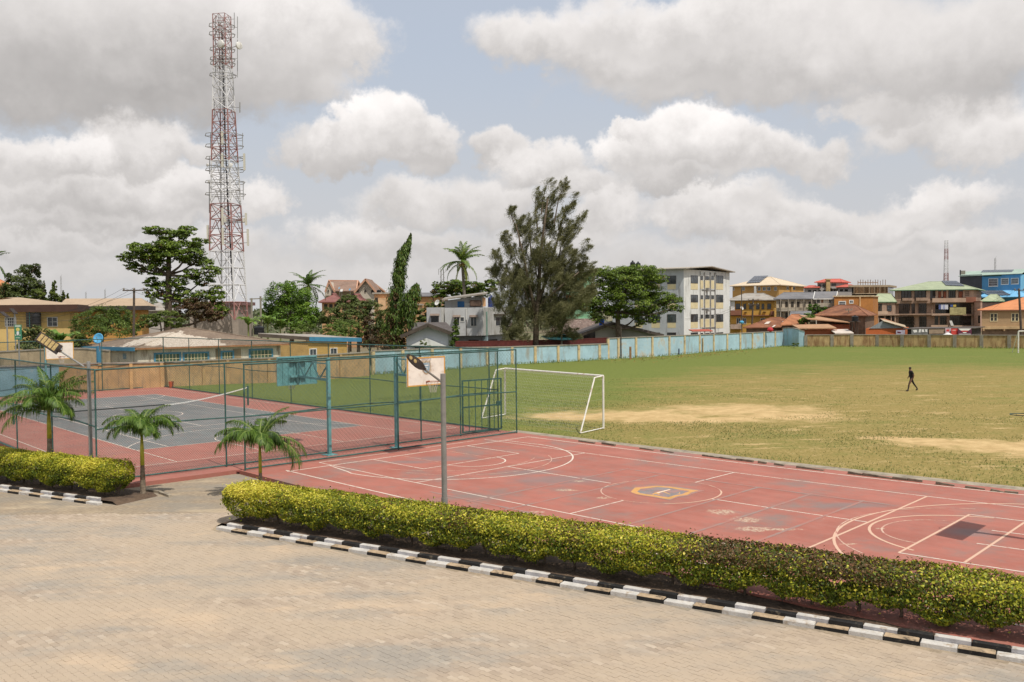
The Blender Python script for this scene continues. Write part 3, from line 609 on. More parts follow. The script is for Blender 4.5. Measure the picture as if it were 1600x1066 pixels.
# ------------------------------------------------------------------ palms
m_frond = leafmat4('palm_leaflet', [(.025, .055, .008), (.065, .13, .015), (.14, .22, .028), (.34, .36, .08)], .28)
m_rach = mat('palm_stalk', (.25, .30, .08), .6, .15, 6)
m_shaft = mat('yellow_green_crownshaft', (.42, .38, .04), .5, .2, 5, (.2, .22, .03), .3, 6)
m_ptrunk = mat('ringed_palm_trunk', (.21, .165, .12), .9, .25, 14, (.12, .07, .04), .3, 3)
def frond(root, base, az_, el0, L, curl, ll, n=34, hang=.6, wid=.028, tint=.45, name='frond', dens=1, twist=0., drop=.42):
    """one feather leaf: a curved stalk with two rows of leaflets that droop"""
    h = np.array([math.cos(az_), math.sin(az_), 0]); side = np.array([-h[1], h[0], 0]); ts = np.linspace(0, 1, 13); pts = []
    p = np.array(base, float); e = el0
    for k in range(13):
        pts.append(p.copy()); e = el0-curl*(ts[k]**1.25); p = p+(h*math.cos(e)+np.array([0, 0, 1.])*math.sin(e)+side*twist*ts[k])*L/12
    pts = np.array(pts); mb = MB(); mb.tube(pts, [.018*L*.6*(1-t_)+.003 for t_ in ts], 5)
    V = []; Fq = []; T = []; c = 0
    for k in range(n):
        t_ = .12+.88*k/(n-1); i = min(11, int(t_*12)); fr = t_*12-i; b = pts[i]*(1-fr)+pts[i+1]*fr; d = unit(pts[i+1]-pts[i])
        upv = np.cross(side, d); upv = upv*np.sign(upv[2]+1e-6)
        prof = math.sin(math.pi*min(1, (t_*.9+.12)))**.6*(1-.35*t_)
        for sg in (-1, 1):
            l = ll*prof*rng.uniform(.85, 1.1); sweep = .35+.55*t_
            out = unit(side*sg*(1-.3*sweep)+d*sweep+upv*.22+rng.normal(0, .07, 3)); hg = hang*rng.uniform(.6, 1.35)
            m1 = b+out*l*.5-np.array([0, 0, l*drop*.2*hg]); m2 = b+out*l*(.92-.2*hg)-np.array([0, 0, l*drop*hg]); w_ = np.cross(out, upv); w_ = unit(w_+d*.5)*wid*.5
            V += [b-w_*.5, b+w_*.5, m1+w_, m1-w_, m2+w_*.15, m2-w_*.15]; Fq += [(c, c+1, c+2, c+3), (c+3, c+2, c+4, c+5)]; T += [tint+rng.normal(0, .13)]*2; c += 6
    f = mb.build(name, m_rach, root); raw('leaflets', np.array(V), np.array(Fq), m_frond, f, np.clip(T, 0, 1)); return f
def young_palm(label, px, D, zbase, zcrown, tr_, shaft0, fr, lean=0, yshaft=True, group='small palms by the hedges'):
    b = P(px, 500, D); b[2] = zbase; root = empty('palm_tree', b, label, 'palm tree', group)
    t = b.copy(); t[2] = zcrown; t[0] += lean
    mb = MB(); prof = []; nseg = 22
    for k in range(nseg+1):
        q = k/nseg; prof.append((tr_*(1.25-.45*q)*(1+.05*(k % 2))+(tr_*.5*max(0, .12-q)*6), q))
    zs = zbase+(shaft0-zbase)
    pts = [b+(t-b)*((zs-zbase)/(zcrown-zbase))*q for _, q in prof]; mb.tube(pts, [r for r, _ in prof], 10); mb.build('trunk', m_ptrunk, root, smooth=False)
    sb = b+(t-b)*((zs-zbase)/(zcrown-zbase)); mb = MB(); mb.tube([sb, sb+(t-sb)*.5, t], [tr_*.85, tr_*.8, tr_*.45], 10); mb.build('crownshaft', m_shaft, root, smooth=True)
    for a_, e_, L_, c_, *r in fr+[(q[0]+13, q[1]-8, q[2]*.88, q[3]*1.1, *q[4:]) for q in fr[::2]]: frond(root, t-(t-b)*.02, R(a_), R(min(86, e_+9)), L_*1.3, c_*1.15, (r[0] if r else .42)*1.15, hang=(r[1] if len(r) > 1 else .8)*1.3, n=56, wid=.026, tint=(r[2] if len(r) > 2 else .5)-.08, twist=r[3] if len(r) > 3 else 0, drop=.62)
    return root
# azimuth 0 = to the right of the picture, 90 = away from the camera, 180 = left
d2 = float(G(217, 776, PZ)[1])
young_palm('small umbrella crowned palm standing alone on the sand between the two hedges', 217, d2, PZ, PZ+1.85, .072, PZ+.95,
    [(0, 62, 1.25, 2.0), (12, 50, 1.2, 2.1), (-14, 66, 1.2, 2.3), (180, 62, 1.25, 2.1), (168, 52, 1.2, 2.0), (196, 60, 1.15, 2.3), (90, 75, 1.1, 1.9), (55, 65, 1.1, 2.2), (130, 65, 1.1, 2.2), (250, 78, 1.1, 2.3), (290, 74, 1.1, 2.4), (30, 80, 1.1, 1.5), (150, 80, 1.0, 1.6), (222, 60, .9, 2.6), (320, 68, .9, 2.5)])
d1 = float(G(73, 757, PZ)[1])
young_palm('bushy dark green palm with a reddish trunk rising behind the far left hedge', 72, d1, PZ, PZ+2.45, .085, PZ+1.5,
    [(5, 55, 1.45, 1.2, .5), (25, 62, 1.4, 1.1, .5), (-20, 50, 1.3, 1.5, .5), (172, 40, 1.6, 1.6, .55), (190, 30, 1.7, 1.7, .55), (160, 55, 1.5, 1.5, .5), (205, 15, 1.5, 1.4, .5), (90, 70, 1.4, 1.2, .5), (60, 60, 1.4, 1.4, .5), (120, 60, 1.4, 1.4, .5), (250, 60, 1.3, 1.7, .5), (280, 65, 1.3, 1.7, .5), (310, 50, 1.2, 1.9, .5), (225, 45, 1.4, 1.8, .5), (0, 78, 1.3, .9, .5), (140, 80, 1.3, .9, .5), (340, 35, 1.0, 2.0, .45), (178, 70, 1.4, 1.3, .5)])
d3 = float(G(402, 775, PZ)[1])
young_palm('windblown palm with a leaf drooping onto the yellow end of the long hedge', 402, d3, PZ, PZ+1.62, .06, PZ+.7,
    [(178, 42, 1.25, 1.6, .5, 1), (195, 30, 1.25, 1.9, .5, 1), (160, 55, 1.2, 1.5, .5, .9), (15, 58, 1.2, 1.1, .5, .7), (30, 66, 1.15, 1.0, .5, .7), (2, 20, 1.35, 1.8, .5, .9), (-12, 10, 1.4, 1.9, .5, .9), (60, 55, 1.1, 1.5, .45), (100, 60, 1.1, 1.6, .45), (250, 55, 1.0, 2.0, .45), (290, 50, 1.0, 2.1, .45), (215, 50, 1.1, 2.0, .45), (-30, 55, .9, 2.2, .4, 1.1, .2)])
# broken kerb stones round the middle palm
for (a, b2, w_) in (((228, 768), (250, 770), .1), ((250, 771), (266, 777), .1)):
    p0 = G(*a, PZ); p1 = G(*b2, PZ); mb = MB(); mb.beam(p0+[0, 0, .02], p1+[0, 0, .025], .10, .09); mb.build('broken_kerb_stone', m_conc, label='rough concrete kerb fragment lying on the sand beside the small palm, %s piece' % ('longer' if a[0] == 228 else 'end'), cat='kerb stone')

# ------------------------------------------------------------------ solar street lamps
m_amber = mat('amber_led', (.42, .30, .12), .4, .2, 20); m_head = mat('dark_lamp_head', (.035, .025, .02), .45, .2, 8, (.12, .08, .05), .2, 8)
def lamp(label, px, pyb, pyt, rad, arm0, arm1, kind, colr):
    D = float(G(px, pyb, PZ)[1]); b = P(px, 500, D); b[2] = PZ; t = P(px, pyt, D); root = empty('street_lamp', b, label, 'street lamp', 'solar lamps on steel poles by the hedges')
    ztop = t[2]; mb = MB(); mb.tube([b, (b[0], b[1], PZ+.95)], rad*1.18, 14).tube([(b[0], b[1], PZ+.95), (b[0], b[1], ztop)], [rad, rad*.94], 14); mb.build('pole', colr, root, smooth=False)
    a0 = P(*arm0, D); a1 = P(*arm1, D-.35); mb = MB(); mb.tube([a0+[.02, 0, 0], a0, a1], [.03, .03, .026], 8); mb.build('arm', colr, root)
    return root, D, a0, a1
root, D, a0, a1 = lamp('grey street lamp with a rectangular head of amber cells behind the far left hedge', 136.5, 757, 565, .062, (131, 573), (93, 548), 0, m_steel)
d = unit(a1-a0); nn = np.array([.1, -.78, .6]); nn -= d*np.dot(nn, d); nn = unit(nn); s0 = np.cross(nn, d); L_ = .78; c0 = a1; w_ = .17
mb = MB(); q = [c0+s0*w_, c0+d*L_+s0*w_, c0+d*L_-s0*w_, c0-s0*w_]; mb.slab(q, nn*.045); hd = mb.build('lamp_head', m_head, root)
for k in range(5):
    s_ = .13+k*.125; qq = [c0+d*s_+s0*.13, c0+d*(s_+.10)+s0*.13, c0+d*(s_+.10)-s0*.13, c0+d*s_-s0*.13]
    for off in (-.006, .051): pass
    mb = MB(); mb.slab([k_-nn*.004 for k_ in qq], -nn*.006); mb.build('light_cell', m_amber, hd)
    mb = MB(); mb.slab([k_+nn*.049 for k_ in qq], nn*.004); mb.build('solar_cell', m_amber, hd)
mb = MB(); mb.beam(c0-d*.05, c0+d*.09, .2, .09); mb.build('bracket', m_head, root)
root, D, a0, a1 = lamp('grey street lamp with a dark leaf shaped head standing in the long hedge', 691, 838, 584, .068, (690, 597), (662, 576), 1, mat('grey_painted_pole', (.24, .225, .205), .5, .1, 5))
d = unit(a1-a0); nn = np.array([.1, -.8, .5]); nn -= d*np.dot(nn, d); nn = unit(nn); s0 = np.cross(nn, d); L_ = .60
pr = [(0, .035), (.08, .07), (.2, .10), (.4, .115), (.62, .105), (.8, .08), (.93, .045), (1, .012)]
q = [a1+d*L_*t_+s0*w_ for t_, w_ in pr]+[a1+d*L_*t_-s0*w_ for t_, w_ in pr[::-1]]; mb = MB(); mb.slab(q, nn*.04); hd = mb.build('lamp_head', m_head, root)
for t_ in (.55, .8):
    c_ = a1+d*L_*t_; mb = MB(); mb.lathe(c_-nn*.008, [(.05, 0), (.045, .006)], 14, axis=nn); mb.build('light_disc', m_amber, hd); 
    mb = MB(); mb.lathe(c_+nn*.041, [(.05, 0), (.045, .006)], 14, axis=nn); mb.build('light_disc', m_amber, hd)
mb = MB(); mb.beam(a1-d*.04, a1+d*.12, .1, .06); mb.build('bracket', m_head, root)

# ------------------------------------------------------------------ basketball hoops
m_board = mat('cream_backboard', (.76, .71, .62), .6, .06, 3, (.5, .38, .28), .25, 2)
m_bframe = mat('orange_board_border', (.62, .33, .07), .6, .15, 5)
m_shb = mat('blue_grey_crest', (.27, .38, .45), .7, .2, 12, (.5, .5, .48), .3, 9); m_shg = mat('grey_gold_crest', (.42, .33, .22), .7, .2, 10); m_red_rim = mat('rusty_rim', (.30, .09, .04), .7, .3, 8); m_netc = mat('grey_net_cord', (.5, .48, .45), .8)
def hoop(label, pole, board_u, board_v, face, zc=3.08, bw=1.8, bh=1.06, teal=m_teal, crest=True, ztop=3.62, polw=.12, ribs=False, lettering=False, rim_z=None, net=True):
    """pole at court (u,v); board at board_u facing +u (face=1) or -u (-1)"""
    def C(u, v, z): return CT(u, v, z)
    b = CT(*pole, 0); root = empty('basketball_hoop', b, label, 'basketball hoop', 'basketball hoops of the two courts'); u0, v0 = pole; bv = board_v
    mb = MB(); mb.hexa([C(u0+i*polw/2, v0+j*polw/2, .0) for i, j in ((-1,-1),(1,-1),(1,1),(-1,1))], [C(u0+i*polw/2, v0+j*polw/2, ztop) for i, j in ((-1,-1),(1,-1),(1,1),(-1,1))]); mb.build('pole', teal, root)
    mb = MB(); mb.hexa([C(u0+i*.22, v0+j*.22, .0) for i, j in ((-1,-1),(1,-1),(1,1),(-1,1))], [C(u0+i*.22, v0+j*.22, .03) for i, j in ((-1,-1),(1,-1),(1,1),(-1,1))]); mb.build('base_plate', teal, root)
    ub = board_u-face*.10; zt, zb = zc+.38, zc-.22
    for sv in (-.0,):
        mb = MB(); mb.beam(C(u0, v0, zb), C(ub, bv, zb), .09, .09); mb.build('lower_boom', teal, root)
        mb = MB(); mb.beam(C(u0, v0, zt), C(ub, bv, zt), .045, .045); mb.build('upper_boom', teal, root)
    n = 4; pts = [(0, zt), (.28, zb), (.5, zt), (.78, zb), (1, zt)]
    for k in range(n):
        a, z1_ = pts[k]; c_, z2_ = pts[k+1]; mb = MB(); mb.beam(C(u0+(ub-u0)*a, v0+(bv-v0)*a, z1_), C(u0+(ub-u0)*c_, v0+(bv-v0)*c_, z2_), .04, .04); mb.build('truss_brace', teal, root)
    for z_ in (zt, zb): mb = MB(); mb.beam(C(ub, bv-.36, z_), C(ub, bv+.36, z_), .07, .09); mb.build('cross_bar', teal, root)
    mb = MB(); mb.beam(C(ub, bv, zc-bh/2), C(ub, bv, zt), .07, .07); mb.build('hanger', teal, root)
    # brace from pole foot
    w, h = bw/2, bh/2; t_ = .04
    def pan(u1, u2, v1, v2, z1_, z2_, mt, nm, par): mb = MB(); mb.hexa([C(u1, v1, z1_), C(u2, v1, z1_), C(u2, v2, z1_), C(u1, v2, z1_)], [C(u1, v1, z2_), C(u2, v1, z2_), C(u2, v2, z2_), C(u1, v2, z2_)]); return mb.build(nm, mt, par)
    bo = pan(board_u-face*t_/2, board_u+face*t_/2, bv-w, bv+w, zc-h, zc+h, teal if ribs else m_board, 'backboard', root)
    if ribs:
        for k in range(8):
            v_ = bv-w+k*bw/7; uu = board_u-face*(t_/2+.018); pan(uu-.015, uu+.015, v_-.02, v_+.02, zc-h-.02, zc+h+.02, teal, 'rib', bo)
        for z_ in (zc+h, zc-h): uu = board_u-face*(t_/2+.035); pan(uu-.02, uu+.02, bv-w, bv+w, z_-.03, z_+.03, teal, 'rib', bo)
    f0, f1 = board_u+face*(t_/2+.002), board_u+face*(t_/2+.012)
    e = .045
    for (a1_, a2_, b1_, b2_) in ((-w, w, h-e, h), (-w, w, -h, -h+e), (-w, -w+e, -h+e, h-e), (w-e, w, -h+e, h-e)): pan(f0, f1, bv+a1_, bv+a2_, zc+b1_, zc+b2_, m_bframe, 'border', bo)
    if crest:
        for sc2, mt, off, nm in ((.27, m_shg, .004, 'crest'), (.20, m_shb, .008, 'crest')):
            pts2 = [(x_*sc2/.9, y_*sc2) for x_, y_ in shield()]; mb = MB(); uu = board_u+face*(t_/2+off)
            q = [C(uu, bv-face*x_, zc+.13+y_) for x_, y_ in pts2]; mb.slab(q, C(uu+face*.003, bv, zc)-C(uu, bv, zc)); mb.build(nm, mt, bo)
        uu = board_u+face*(t_/2+.012)
        for (x_, y_, l_) in ((-.09, .10, .18), (-.05, .0, .1)): mb = MB(); mb.slab([C(uu, bv-face*x_, zc+.13+y_), C(uu, bv-face*(x_+l_), zc+.13+y_), C(uu, bv-face*(x_+l_), zc+.10+y_), C(uu, bv-face*x_, zc+.10+y_)], C(uu+face*.003, bv, zc)-C(uu, bv, zc)); mb.build('crest', m_white, bo)
    if lettering:
        cu = bpy.data.curves.new('lettering', 'FONT'); cu.body = 'PINNACLE'; cu.size = .10; cu.align_x = 'CENTER'; cu.extrude = .002; cu.materials.append(mat('grey_lettering', (.42, .42, .45), .7))
        o = bpy.data.objects.new('lettering', cu); COL.objects.link(o); o.parent = root; ex = unit(C(board_u, bv-face*.5, zc)-C(board_u, bv+face*.5, zc)) if face < 0 else unit(C(board_u, bv+.5, zc)-C(board_u, bv-.5, zc))
        mm = Matrix.Identity(4); ez = np.array([0, 0, 1.]); nx_ = np.cross(ex, ez); p0 = C(board_u+face*(t_/2+.006), bv, zc+.40)-base_of(root)
        for i in range(3): mm[i][0] = ex[i]; mm[i][1] = ez[i]; mm[i][2] = nx_[i]; mm[i][3] = p0[i]
        bpy.context.view_layer.update(); dg_ = bpy.context.evaluated_depsgraph_get(); me_t = bpy.data.meshes.new_from_object(o.evaluated_get(dg_)); bpy.data.objects.remove(o); o = bpy.data.objects.new('lettering', me_t); COL.objects.link(o); o.parent = root; o.matrix_local = mm
    # rim and net
    zr = rim_z or zc-h+.17; rc = C(board_u+face*.40, bv, zr); rad = .225; ring = [rc+np.array([rad*math.cos(a), rad*math.sin(a), 0]) for a in np.linspace(0, 2*math.pi, 17)]
    mb = MB(); mb.tube(ring, .010, 6, cap=False); mb.beam(C(board_u+face*.02, bv, zr-.04), rc+unit(C(board_u, bv, zr)-rc)*.22, .05, .06); rm = mb.build('rim', m_red_rim if net else m_dgreen, root)
    if not net: return root
    mb = MB()
    for k in range(10):
        a = 2*math.pi*k/10
        for s_ in (-1, 1):
            mb.tube([rc+np.array([r_*math.cos(a+s_*tt), r_*math.sin(a+s_*tt), -zz]) for r_, tt, zz in ((.22, 0, 0), (.17, .3, .14), (.13, .6, .28), (.11, .9, .40))], .004, 3)
    mb.build('net', m_netc, rm)
    return root
hoop('orange bordered white backboard behind the leaf shaped lamp, facing the near red court', (-12.66, .07), -10.45, -.22, 1, lettering=True, zc=3.10)
hoop('teal basketball hoop seen from the ribbed back of its board beside the grey court', (-13.07, -2.77), -15.9, -2.4, -1, ribs=True, zc=3.02, bh=1.08, bw=1.8)
hoop('basketball hoop at the far left end of the grey court above the bushy palm', (-47.6, -2.6), -45.2, -2.4, 1, zc=3.05, bw=1.85, bh=1.1, lettering=False)
hoop('basketball hoop at the right edge showing only its rim, its shadow on the red court', (12.7, .2), 10.5, .1, -1, rim_z=2.92, net=False)

# ------------------------------------------------------------------ fences
def fence(label, P0, P1, posts, Hh=3.6, mid=(1.75,), group='green mesh fences round the tennis court', pitch=.085, rail2=True, gap=None, prad=.028, bottom=.06, toprad=.028):
    """straight fence in court metres; posts = fractions along it"""
    P0 = np.array(P0, float); P1 = np.array(P1, float); L_ = np.linalg.norm(P1-P0); base = CT(*P0, 0); root = empty('mesh_fence', base, label, 'fence', group)
    at = lambda s_, z_: CT(P0[0]+(P1[0]-P0[0])*s_/L_, P0[1]+(P1[1]-P0[1])*s_/L_, z_)
    for s_ in posts:
        lean = rng.normal(0, .015); mb = MB(); a = at(s_, 0); b = at(s_+lean, Hh); mb.tube([a, b], prad, 8); mb.build('post', m_dgreen, root)
    ss = np.linspace(0, L_, max(3, int(L_/1.5)))
    mb = MB(); mb.tube([at(s_, Hh+rng.normal(0, .006)) for s_ in ss], toprad, 8); mb.build('top_rail', m_dgreen, root)
    for z_ in mid: mb = MB(); mb.tube([at(s_, z_+.03*math.sin(s_*.8)+rng.normal(0, .01)) for s_ in ss], .026, 6); mb.build('middle_rail', m_dgreen, root)
    if bottom: mb = MB(); mb.tube([at(s_, bottom) for s_ in ss], .03, 6); mb.build('bottom_rail', m_dgreen, root)
    # chain link: two families of diagonal wires
    V = []; Fq = []; c = 0; r_ = .0028; nn = unit(np.cross(at(L_, 0)-at(0, 0), (0, 0, 1.)))
    a0 = []; a1 = []
    x_ = -Hh
    while x_ < L_:
        for dirn in (1, -1):
            s0_, s1_ = x_, x_+Hh; z0_, z1_ = (.05, Hh) if dirn > 0 else (Hh, .05)
            k = (z1_-z0_)/(s1_-s0_); 
            if s0_ < 0: z0_ += k*(0-s0_); s0_ = 0
            if s1_ > L_: z1_ -= k*(s1_-L_); s1_ = L_
            if s1_-s0_ < .05: continue
            if gap and s0_ < gap[1] and s1_ > gap[0]:
                segs = []
                if s0_ < gap[0]: segs.append((s0_, z0_, gap[0], z0_+k*(gap[0]-s0_)))
                if s1_ > gap[1]: segs.append((gap[1], z1_-k*(s1_-gap[1]), s1_, z1_))
                # above the gate
                zg = gap[2]; ins = (max(s0_, gap[0]), min(s1_, gap[1])); za = z0_+k*(ins[0]-s0_); zb_ = z0_+k*(ins[1]-s0_)
                if max(za, zb_) > zg:
                    if za < zg: ins = (ins[0]+(zg-za)/k, ins[1]); za = zg
                    if zb_ < zg: ins = (ins[0], ins[0]+(zg-za)/k); zb_ = zg
                    if ins[1]-ins[0] > .03: segs.append((ins[0], za, ins[1], zb_))
            else: segs = [(s0_, z0_, s1_, z1_)]
            for q in segs: a0.append((q[0], max(.03, q[1]))); a1.append((q[2], max(.03, q[3])))
        x_ += pitch
    a0 = np.array(a0); a1 = np.array(a1); p = at(a0[:, 0], a0[:, 1]) if False else None
    def atv(s_, z_): return CT(P0[0]+(P1[0]-P0[0])*s_/L_, P0[1]+(P1[1]-P0[1])*s_/L_, z_)
    pa = atv(a0[:, 0], a0[:, 1]); pb = atv(a1[:, 0], a1[:, 1]); d = pb-pa; d /= np.linalg.norm(d, axis=1, keepdims=True); e1 = np.tile(nn, (len(pa), 1)); e2 = np.cross(d, e1)
    ring = lambda p_: np.stack([p_+r_*e2, p_+r_*(-.5*e2+.87*e1), p_+r_*(-.5*e2-.87*e1)], 1)
    V = np.concatenate([ring(pa), ring(pb)], 1).reshape(-1, 3); n = len(pa)
    f = (np.arange(n)[:, None, None]*6+np.array([[0, 1, 4, 3], [1, 2, 5, 4], [2, 0, 3, 5]])[None]).reshape(-1, 4)
    o = raw('chain_link', V, f, m_wirelink, root); o['kind'] = 'stuff'
    return root, at
# near side of the tennis court (with a gate), court u = -13.35
rootA, atA = fence('green mesh fence along the near side of the tennis court holding the barred gate', (-13.35, -11.45), (-13.35, 6.2), [0, 4.6, 13.3, 15.45, 17.65], mid=(1.72,), gap=(15.45, 17.6, 2.35))
gt = MB(); gate = empty('gate', CT(-13.35, 4.1, 0), 'green barred metal gate standing ajar in the near fence of the tennis court', 'gate')
def gat(s_, z_): return CT(-13.35+s_*.12, 4.1+s_, z_)
W_ = 2.05
for s_ in (0.02, W_): mb = MB(); mb.beam(gat(s_, .12), gat(s_, 2.35), .07, .07); mb.build('stile', m_dgreen, gate)
for z_ in (.14, 1.2, 2.33): mb = MB(); mb.beam(gat(0, z_), gat(W_, z_), .06, .06); mb.build('cross_rail', m_dgreen, gate)
for k in range(5): s_ = .35+k*.33; mb = MB(); mb.beam(gat(s_, .14), gat(s_, 2.33), .035, .035); mb.build('bar', m_dgreen, gate)
mb = MB(); mb.beam(gat(W_-.25, 1.25), gat(W_-.02, 1.25), .05, .2); mb.build('lock_box', m_dgreen, gate)
rootB, atB = fence('green mesh fence along the end of the near red court, teal bottom rail', (-12.2, -6.75), (-12.2, 6.2), [0, 6.55, 12.95], mid=(1.82,), group='green mesh fences round the tennis court', pitch=.17, toprad=.03)
fence('green mesh fence on the field side of the tennis court', (-13.35, 6.25), (-48.6, 6.25), [.6, 5.5, 9.6, 13.4, 17.4, 22, 26.4, 30.9, 35.2], mid=(1.8,), pitch=.11)
fence('green mesh fence on the left side of the tennis court', (-13.35, -11.45), (-48.6, -11.45), [4.5, 9.1, 13.6, 18, 22.4, 26.8, 31.2, 35.2], mid=(1.8,), pitch=.11)
fence('green mesh fence at the far end of the tennis court by the ochre wall', (-48.6, -11.45), (-48.6, 6.25), [4.4, 8.8, 13.1, 17.7], mid=(1.8,), pitch=.13)

# ------------------------------------------------------------------ tennis net
root = empty('tennis_net', CT(-32, -9.0, 0), 'sagging black tennis net with white tape across the grey court', 'tennis net')
for v_ in (-9.0, 4.13): mb = MB(); mb.tube([CT(-32, v_, 0), CT(-32, v_, 1.12)], .05, 10); mb.build('post', m_dgreen, root)
def ztop(v_): t_ = (v_+9)/13.13; return 1.07*(t_ > .5)*(max(0, (t_-.5)*2)**2.3)+.36*(1-abs(2*t_-1))**.25*1+.25*(1-t_)**6-.0
def ztape(v_):
    t_ = (v_+9)/13.13; return .42+.64*max(0, (t_-.62)/.38)**1.6+.30*max(0, (.22-t_)/.22)**1.5
vsn = np.linspace(-9, 4.13, 50); mb = MB()
for k in range(49):
    if vsn[k] > -1.2: a, b = vsn[k], vsn[k+1]; mb.slab([CT(-32, a, ztape(a)), CT(-32, b, ztape(b)), CT(-32, b, ztape(b)-.06), CT(-32, a, ztape(a)-.06)], (.006, .006, 0))
mb.build('white_tape', m_white, root); mb = MB(); mb.tube([CT(-32, v_, ztape(v_)) for v_ in vsn if v_ < -.9], .035, 6); mb.build('dark_tape', m_wire, root)
mb = MB()
for k in range(180): v_ = -9+13.13*k/179; mb.tube([CT(-32, v_, ztape(v_)-.03), CT(-32, v_, .04)], .002, 3, cap=False)
for j in range(9): mb.tube([CT(-32, v_, .04+(ztape(v_)-.06)*j/9) for v_ in vsn], .002, 3, cap=False)
o = mb.build('netting', m_wire, root); o['kind'] = 'stuff'

# ------------------------------------------------------------------ football goals
def goal(label, A, B, dep, H_=2.35, name='football_goal'):
    """A, B = court positions of the two posts, dep = (dx,dy) to the back feet"""
    A = np.array(A, float); B = np.array(B, float); dep = np.array(dep, float); root = empty(name, CT(*A, 0), label, 'football goal', 'football goals on the field')
    r_ = .048; C3 = lambda p, z_: CT(p[0], p[1], z_)
    for p in (A, B): mb = MB(); mb.tube([C3(p, 0), C3(p, H_)], r_, 10); mb.build('post', m_goal, root)
    mb = MB(); mb.tube([C3(A, H_), C3(B, H_)], r_, 10); mb.build('crossbar', m_goal, root)
    for p in (A, B):
        t1 = p+dep*.38; t2 = p+dep; mb = MB(); mb.tube([C3(p, H_), C3(t1, H_-.03), C3(t2, .03)], .035, 8); mb.build('side_frame', m_goal, root)
        mb = MB(); mb.tube([C3(p, .03), C3(t2, .03)], .025, 6); mb.build('ground_bar', m_goal, root)
    mb = MB(); n = 60
    for k in range(n+1):
        p = A+(B-A)*k/n; mb.tube([C3(p+dep*.38, H_-.03), C3(p+dep*.72, 1.1), C3(p+dep, .05)], .0022, 3, cap=False); mb.tube([C3(p, H_), C3(p+dep*.38, H_-.05)], .0022, 3, cap=False)
    for j in range(18):
        t_ = j/17; q = dep*(.38+.62*t_); z_ = H_-.03-(H_-.08)*t_; mb.tube([C3(A+q, z_), C3((A+B)/2+q, z_-.02), C3(B+q, z_)], .0022, 3, cap=False)
    for p in (A, B):
        for j in range(8): z_ = H_*(j+.5)/8; mb.tube([C3(p, z_), C3(p+dep*(1-.62*z_/H_), z_)], .0022, 3, cap=False)
    o = mb.build('net', m_netc, root); o['kind'] = 'stuff'; return root
goal('white football goal with a net beside the tennis court gate', (-17.6, 10.75), (-10.35, 9.8), (.35, -1.95))
# the far goal at the right edge
gp = G(1591, 551.5, 0); root = empty('football_goal', gp, 'distant white football goal at the right edge of the field by the brown wall', 'football goal', 'football goals on the field')
ga = gp+np.array([7.3, 1.2, 0]); hz = 2.44
for p in (gp, ga): mb = MB(); mb.tube([p, p+[0, 0, hz]], .075, 8); mb.build('post', m_goal, root)
mb = MB(); mb.tube([gp+[0, 0, hz], ga+[0, 0, hz]], .07, 8); mb.build('crossbar', m_goal, root)
mb = MB(); mb.tube([gp+[0, 0, hz], gp+[.1, 1.4, 0]], .04, 6).tube([ga+[0, 0, hz], ga+[.1, 1.4, 0]], .04, 6); mb.build('side_frame', m_goal, root)


# ================================================================== BOUNDARY WALLS
m_bluew = mat('pale_blue_wall', (.36, .52, .59), .85, .12, .6, (.30, .30, .26), .28, .55, streak=True)
m_bluew2 = mat('peeling_pale_blue_wall', (.38, .53, .60), .85, .12, .6, (.45, .36, .24), .30, .6)
m_pil = mat('cream_pilaster', (.58, .46, .26), .85, .15, 2, (.3, .2, .12), .3, 1.5)
m_ochre = mat('ochre_render', (.50, .32, .155), .9, .14, .8, (.27, .20, .13), .38, .9, streak=True)
m_brownw = mat('stained_tan_render', (.47, .33, .16), .9, .18, .9, (.22, .12, .055), .55, .8, streak=True)
m_gpil = mat('grey_concrete_post', (.27, .24, .19), .9, .15, 2)
m_coping = mat('grey_coping', (.34, .30, .25), .9, .2, 2, (.12, .1, .08), .3, 2)
def wallrun(label, pts, mp_, mpil, wpil=.30, thick=.16, cop=True, z=-.02, group='boundary walls round the field', zcut=None, steps=()):
    W3 = []
    for px, pb, pt in pts: g = G(px, pb, z); t = P(px, pt, g[1]); W3.append((np.array([t[0], g[1], z]), t[2]))
    root = empty('wall', W3[0][0], label, 'wall', group)
    for k in range(len(W3)-1):
        (a, za), (b, zb) = W3[k], W3[k+1]; d = unit(b-a); n = np.array([-d[1], d[0], 0]); n = n if n[1] > 0 else -n
        if k in steps: za = zb
        mb = MB(); mb.hexa([a+n*.02, b+n*.02, b+n*thick, a+n*thick], [np.array([*(q[:2]), zz]) for q, zz in ((a+n*.02, za), (b+n*.02, zb), (b+n*thick, zb), (a+n*thick, za))])
        mb.build('wall_panel', mp_(k) if callable(mp_) else mp_, root)
        if cop:
            mb = MB(); o_ = n*-.05; e = n*(thick+.05); mb.hexa([np.array([*(q[:2]), zz]) for q, zz in ((a+o_, za), (b+o_, zb), (b+e, zb), (a+e, za))], [np.array([*(q[:2]), zz+.09]) for q, zz in ((a+o_, za), (b+o_, zb), (b+e, zb), (a+e, za))]); mb.build('coping', m_coping, root)
        if mpil:
            c = a; w_ = wpil/2; mb = MB(); za2 = za-.01
            mb.hexa([np.array([*((c+d*i+n*j)[:2]), z-.05]) for i, j in ((-w_, -.08), (w_, -.08), (w_, .10), (-w_, .10))], [np.array([*((c+d*i+n*j)[:2]), za2+(.0 if cop else .1)]) for i, j in ((-w_, -.08), (w_, -.08), (w_, .10), (-w_, .10))]); mb.build('pilaster', mpil, root)
    return root
def lerp(tab, x_):
    for (x0, y0), (x1, y1) in zip(tab, tab[1:]):
        if x_ <= x1: return y0+(y1-y0)*(x_-x0)/(x1-x0)
    return tab[-1][1]
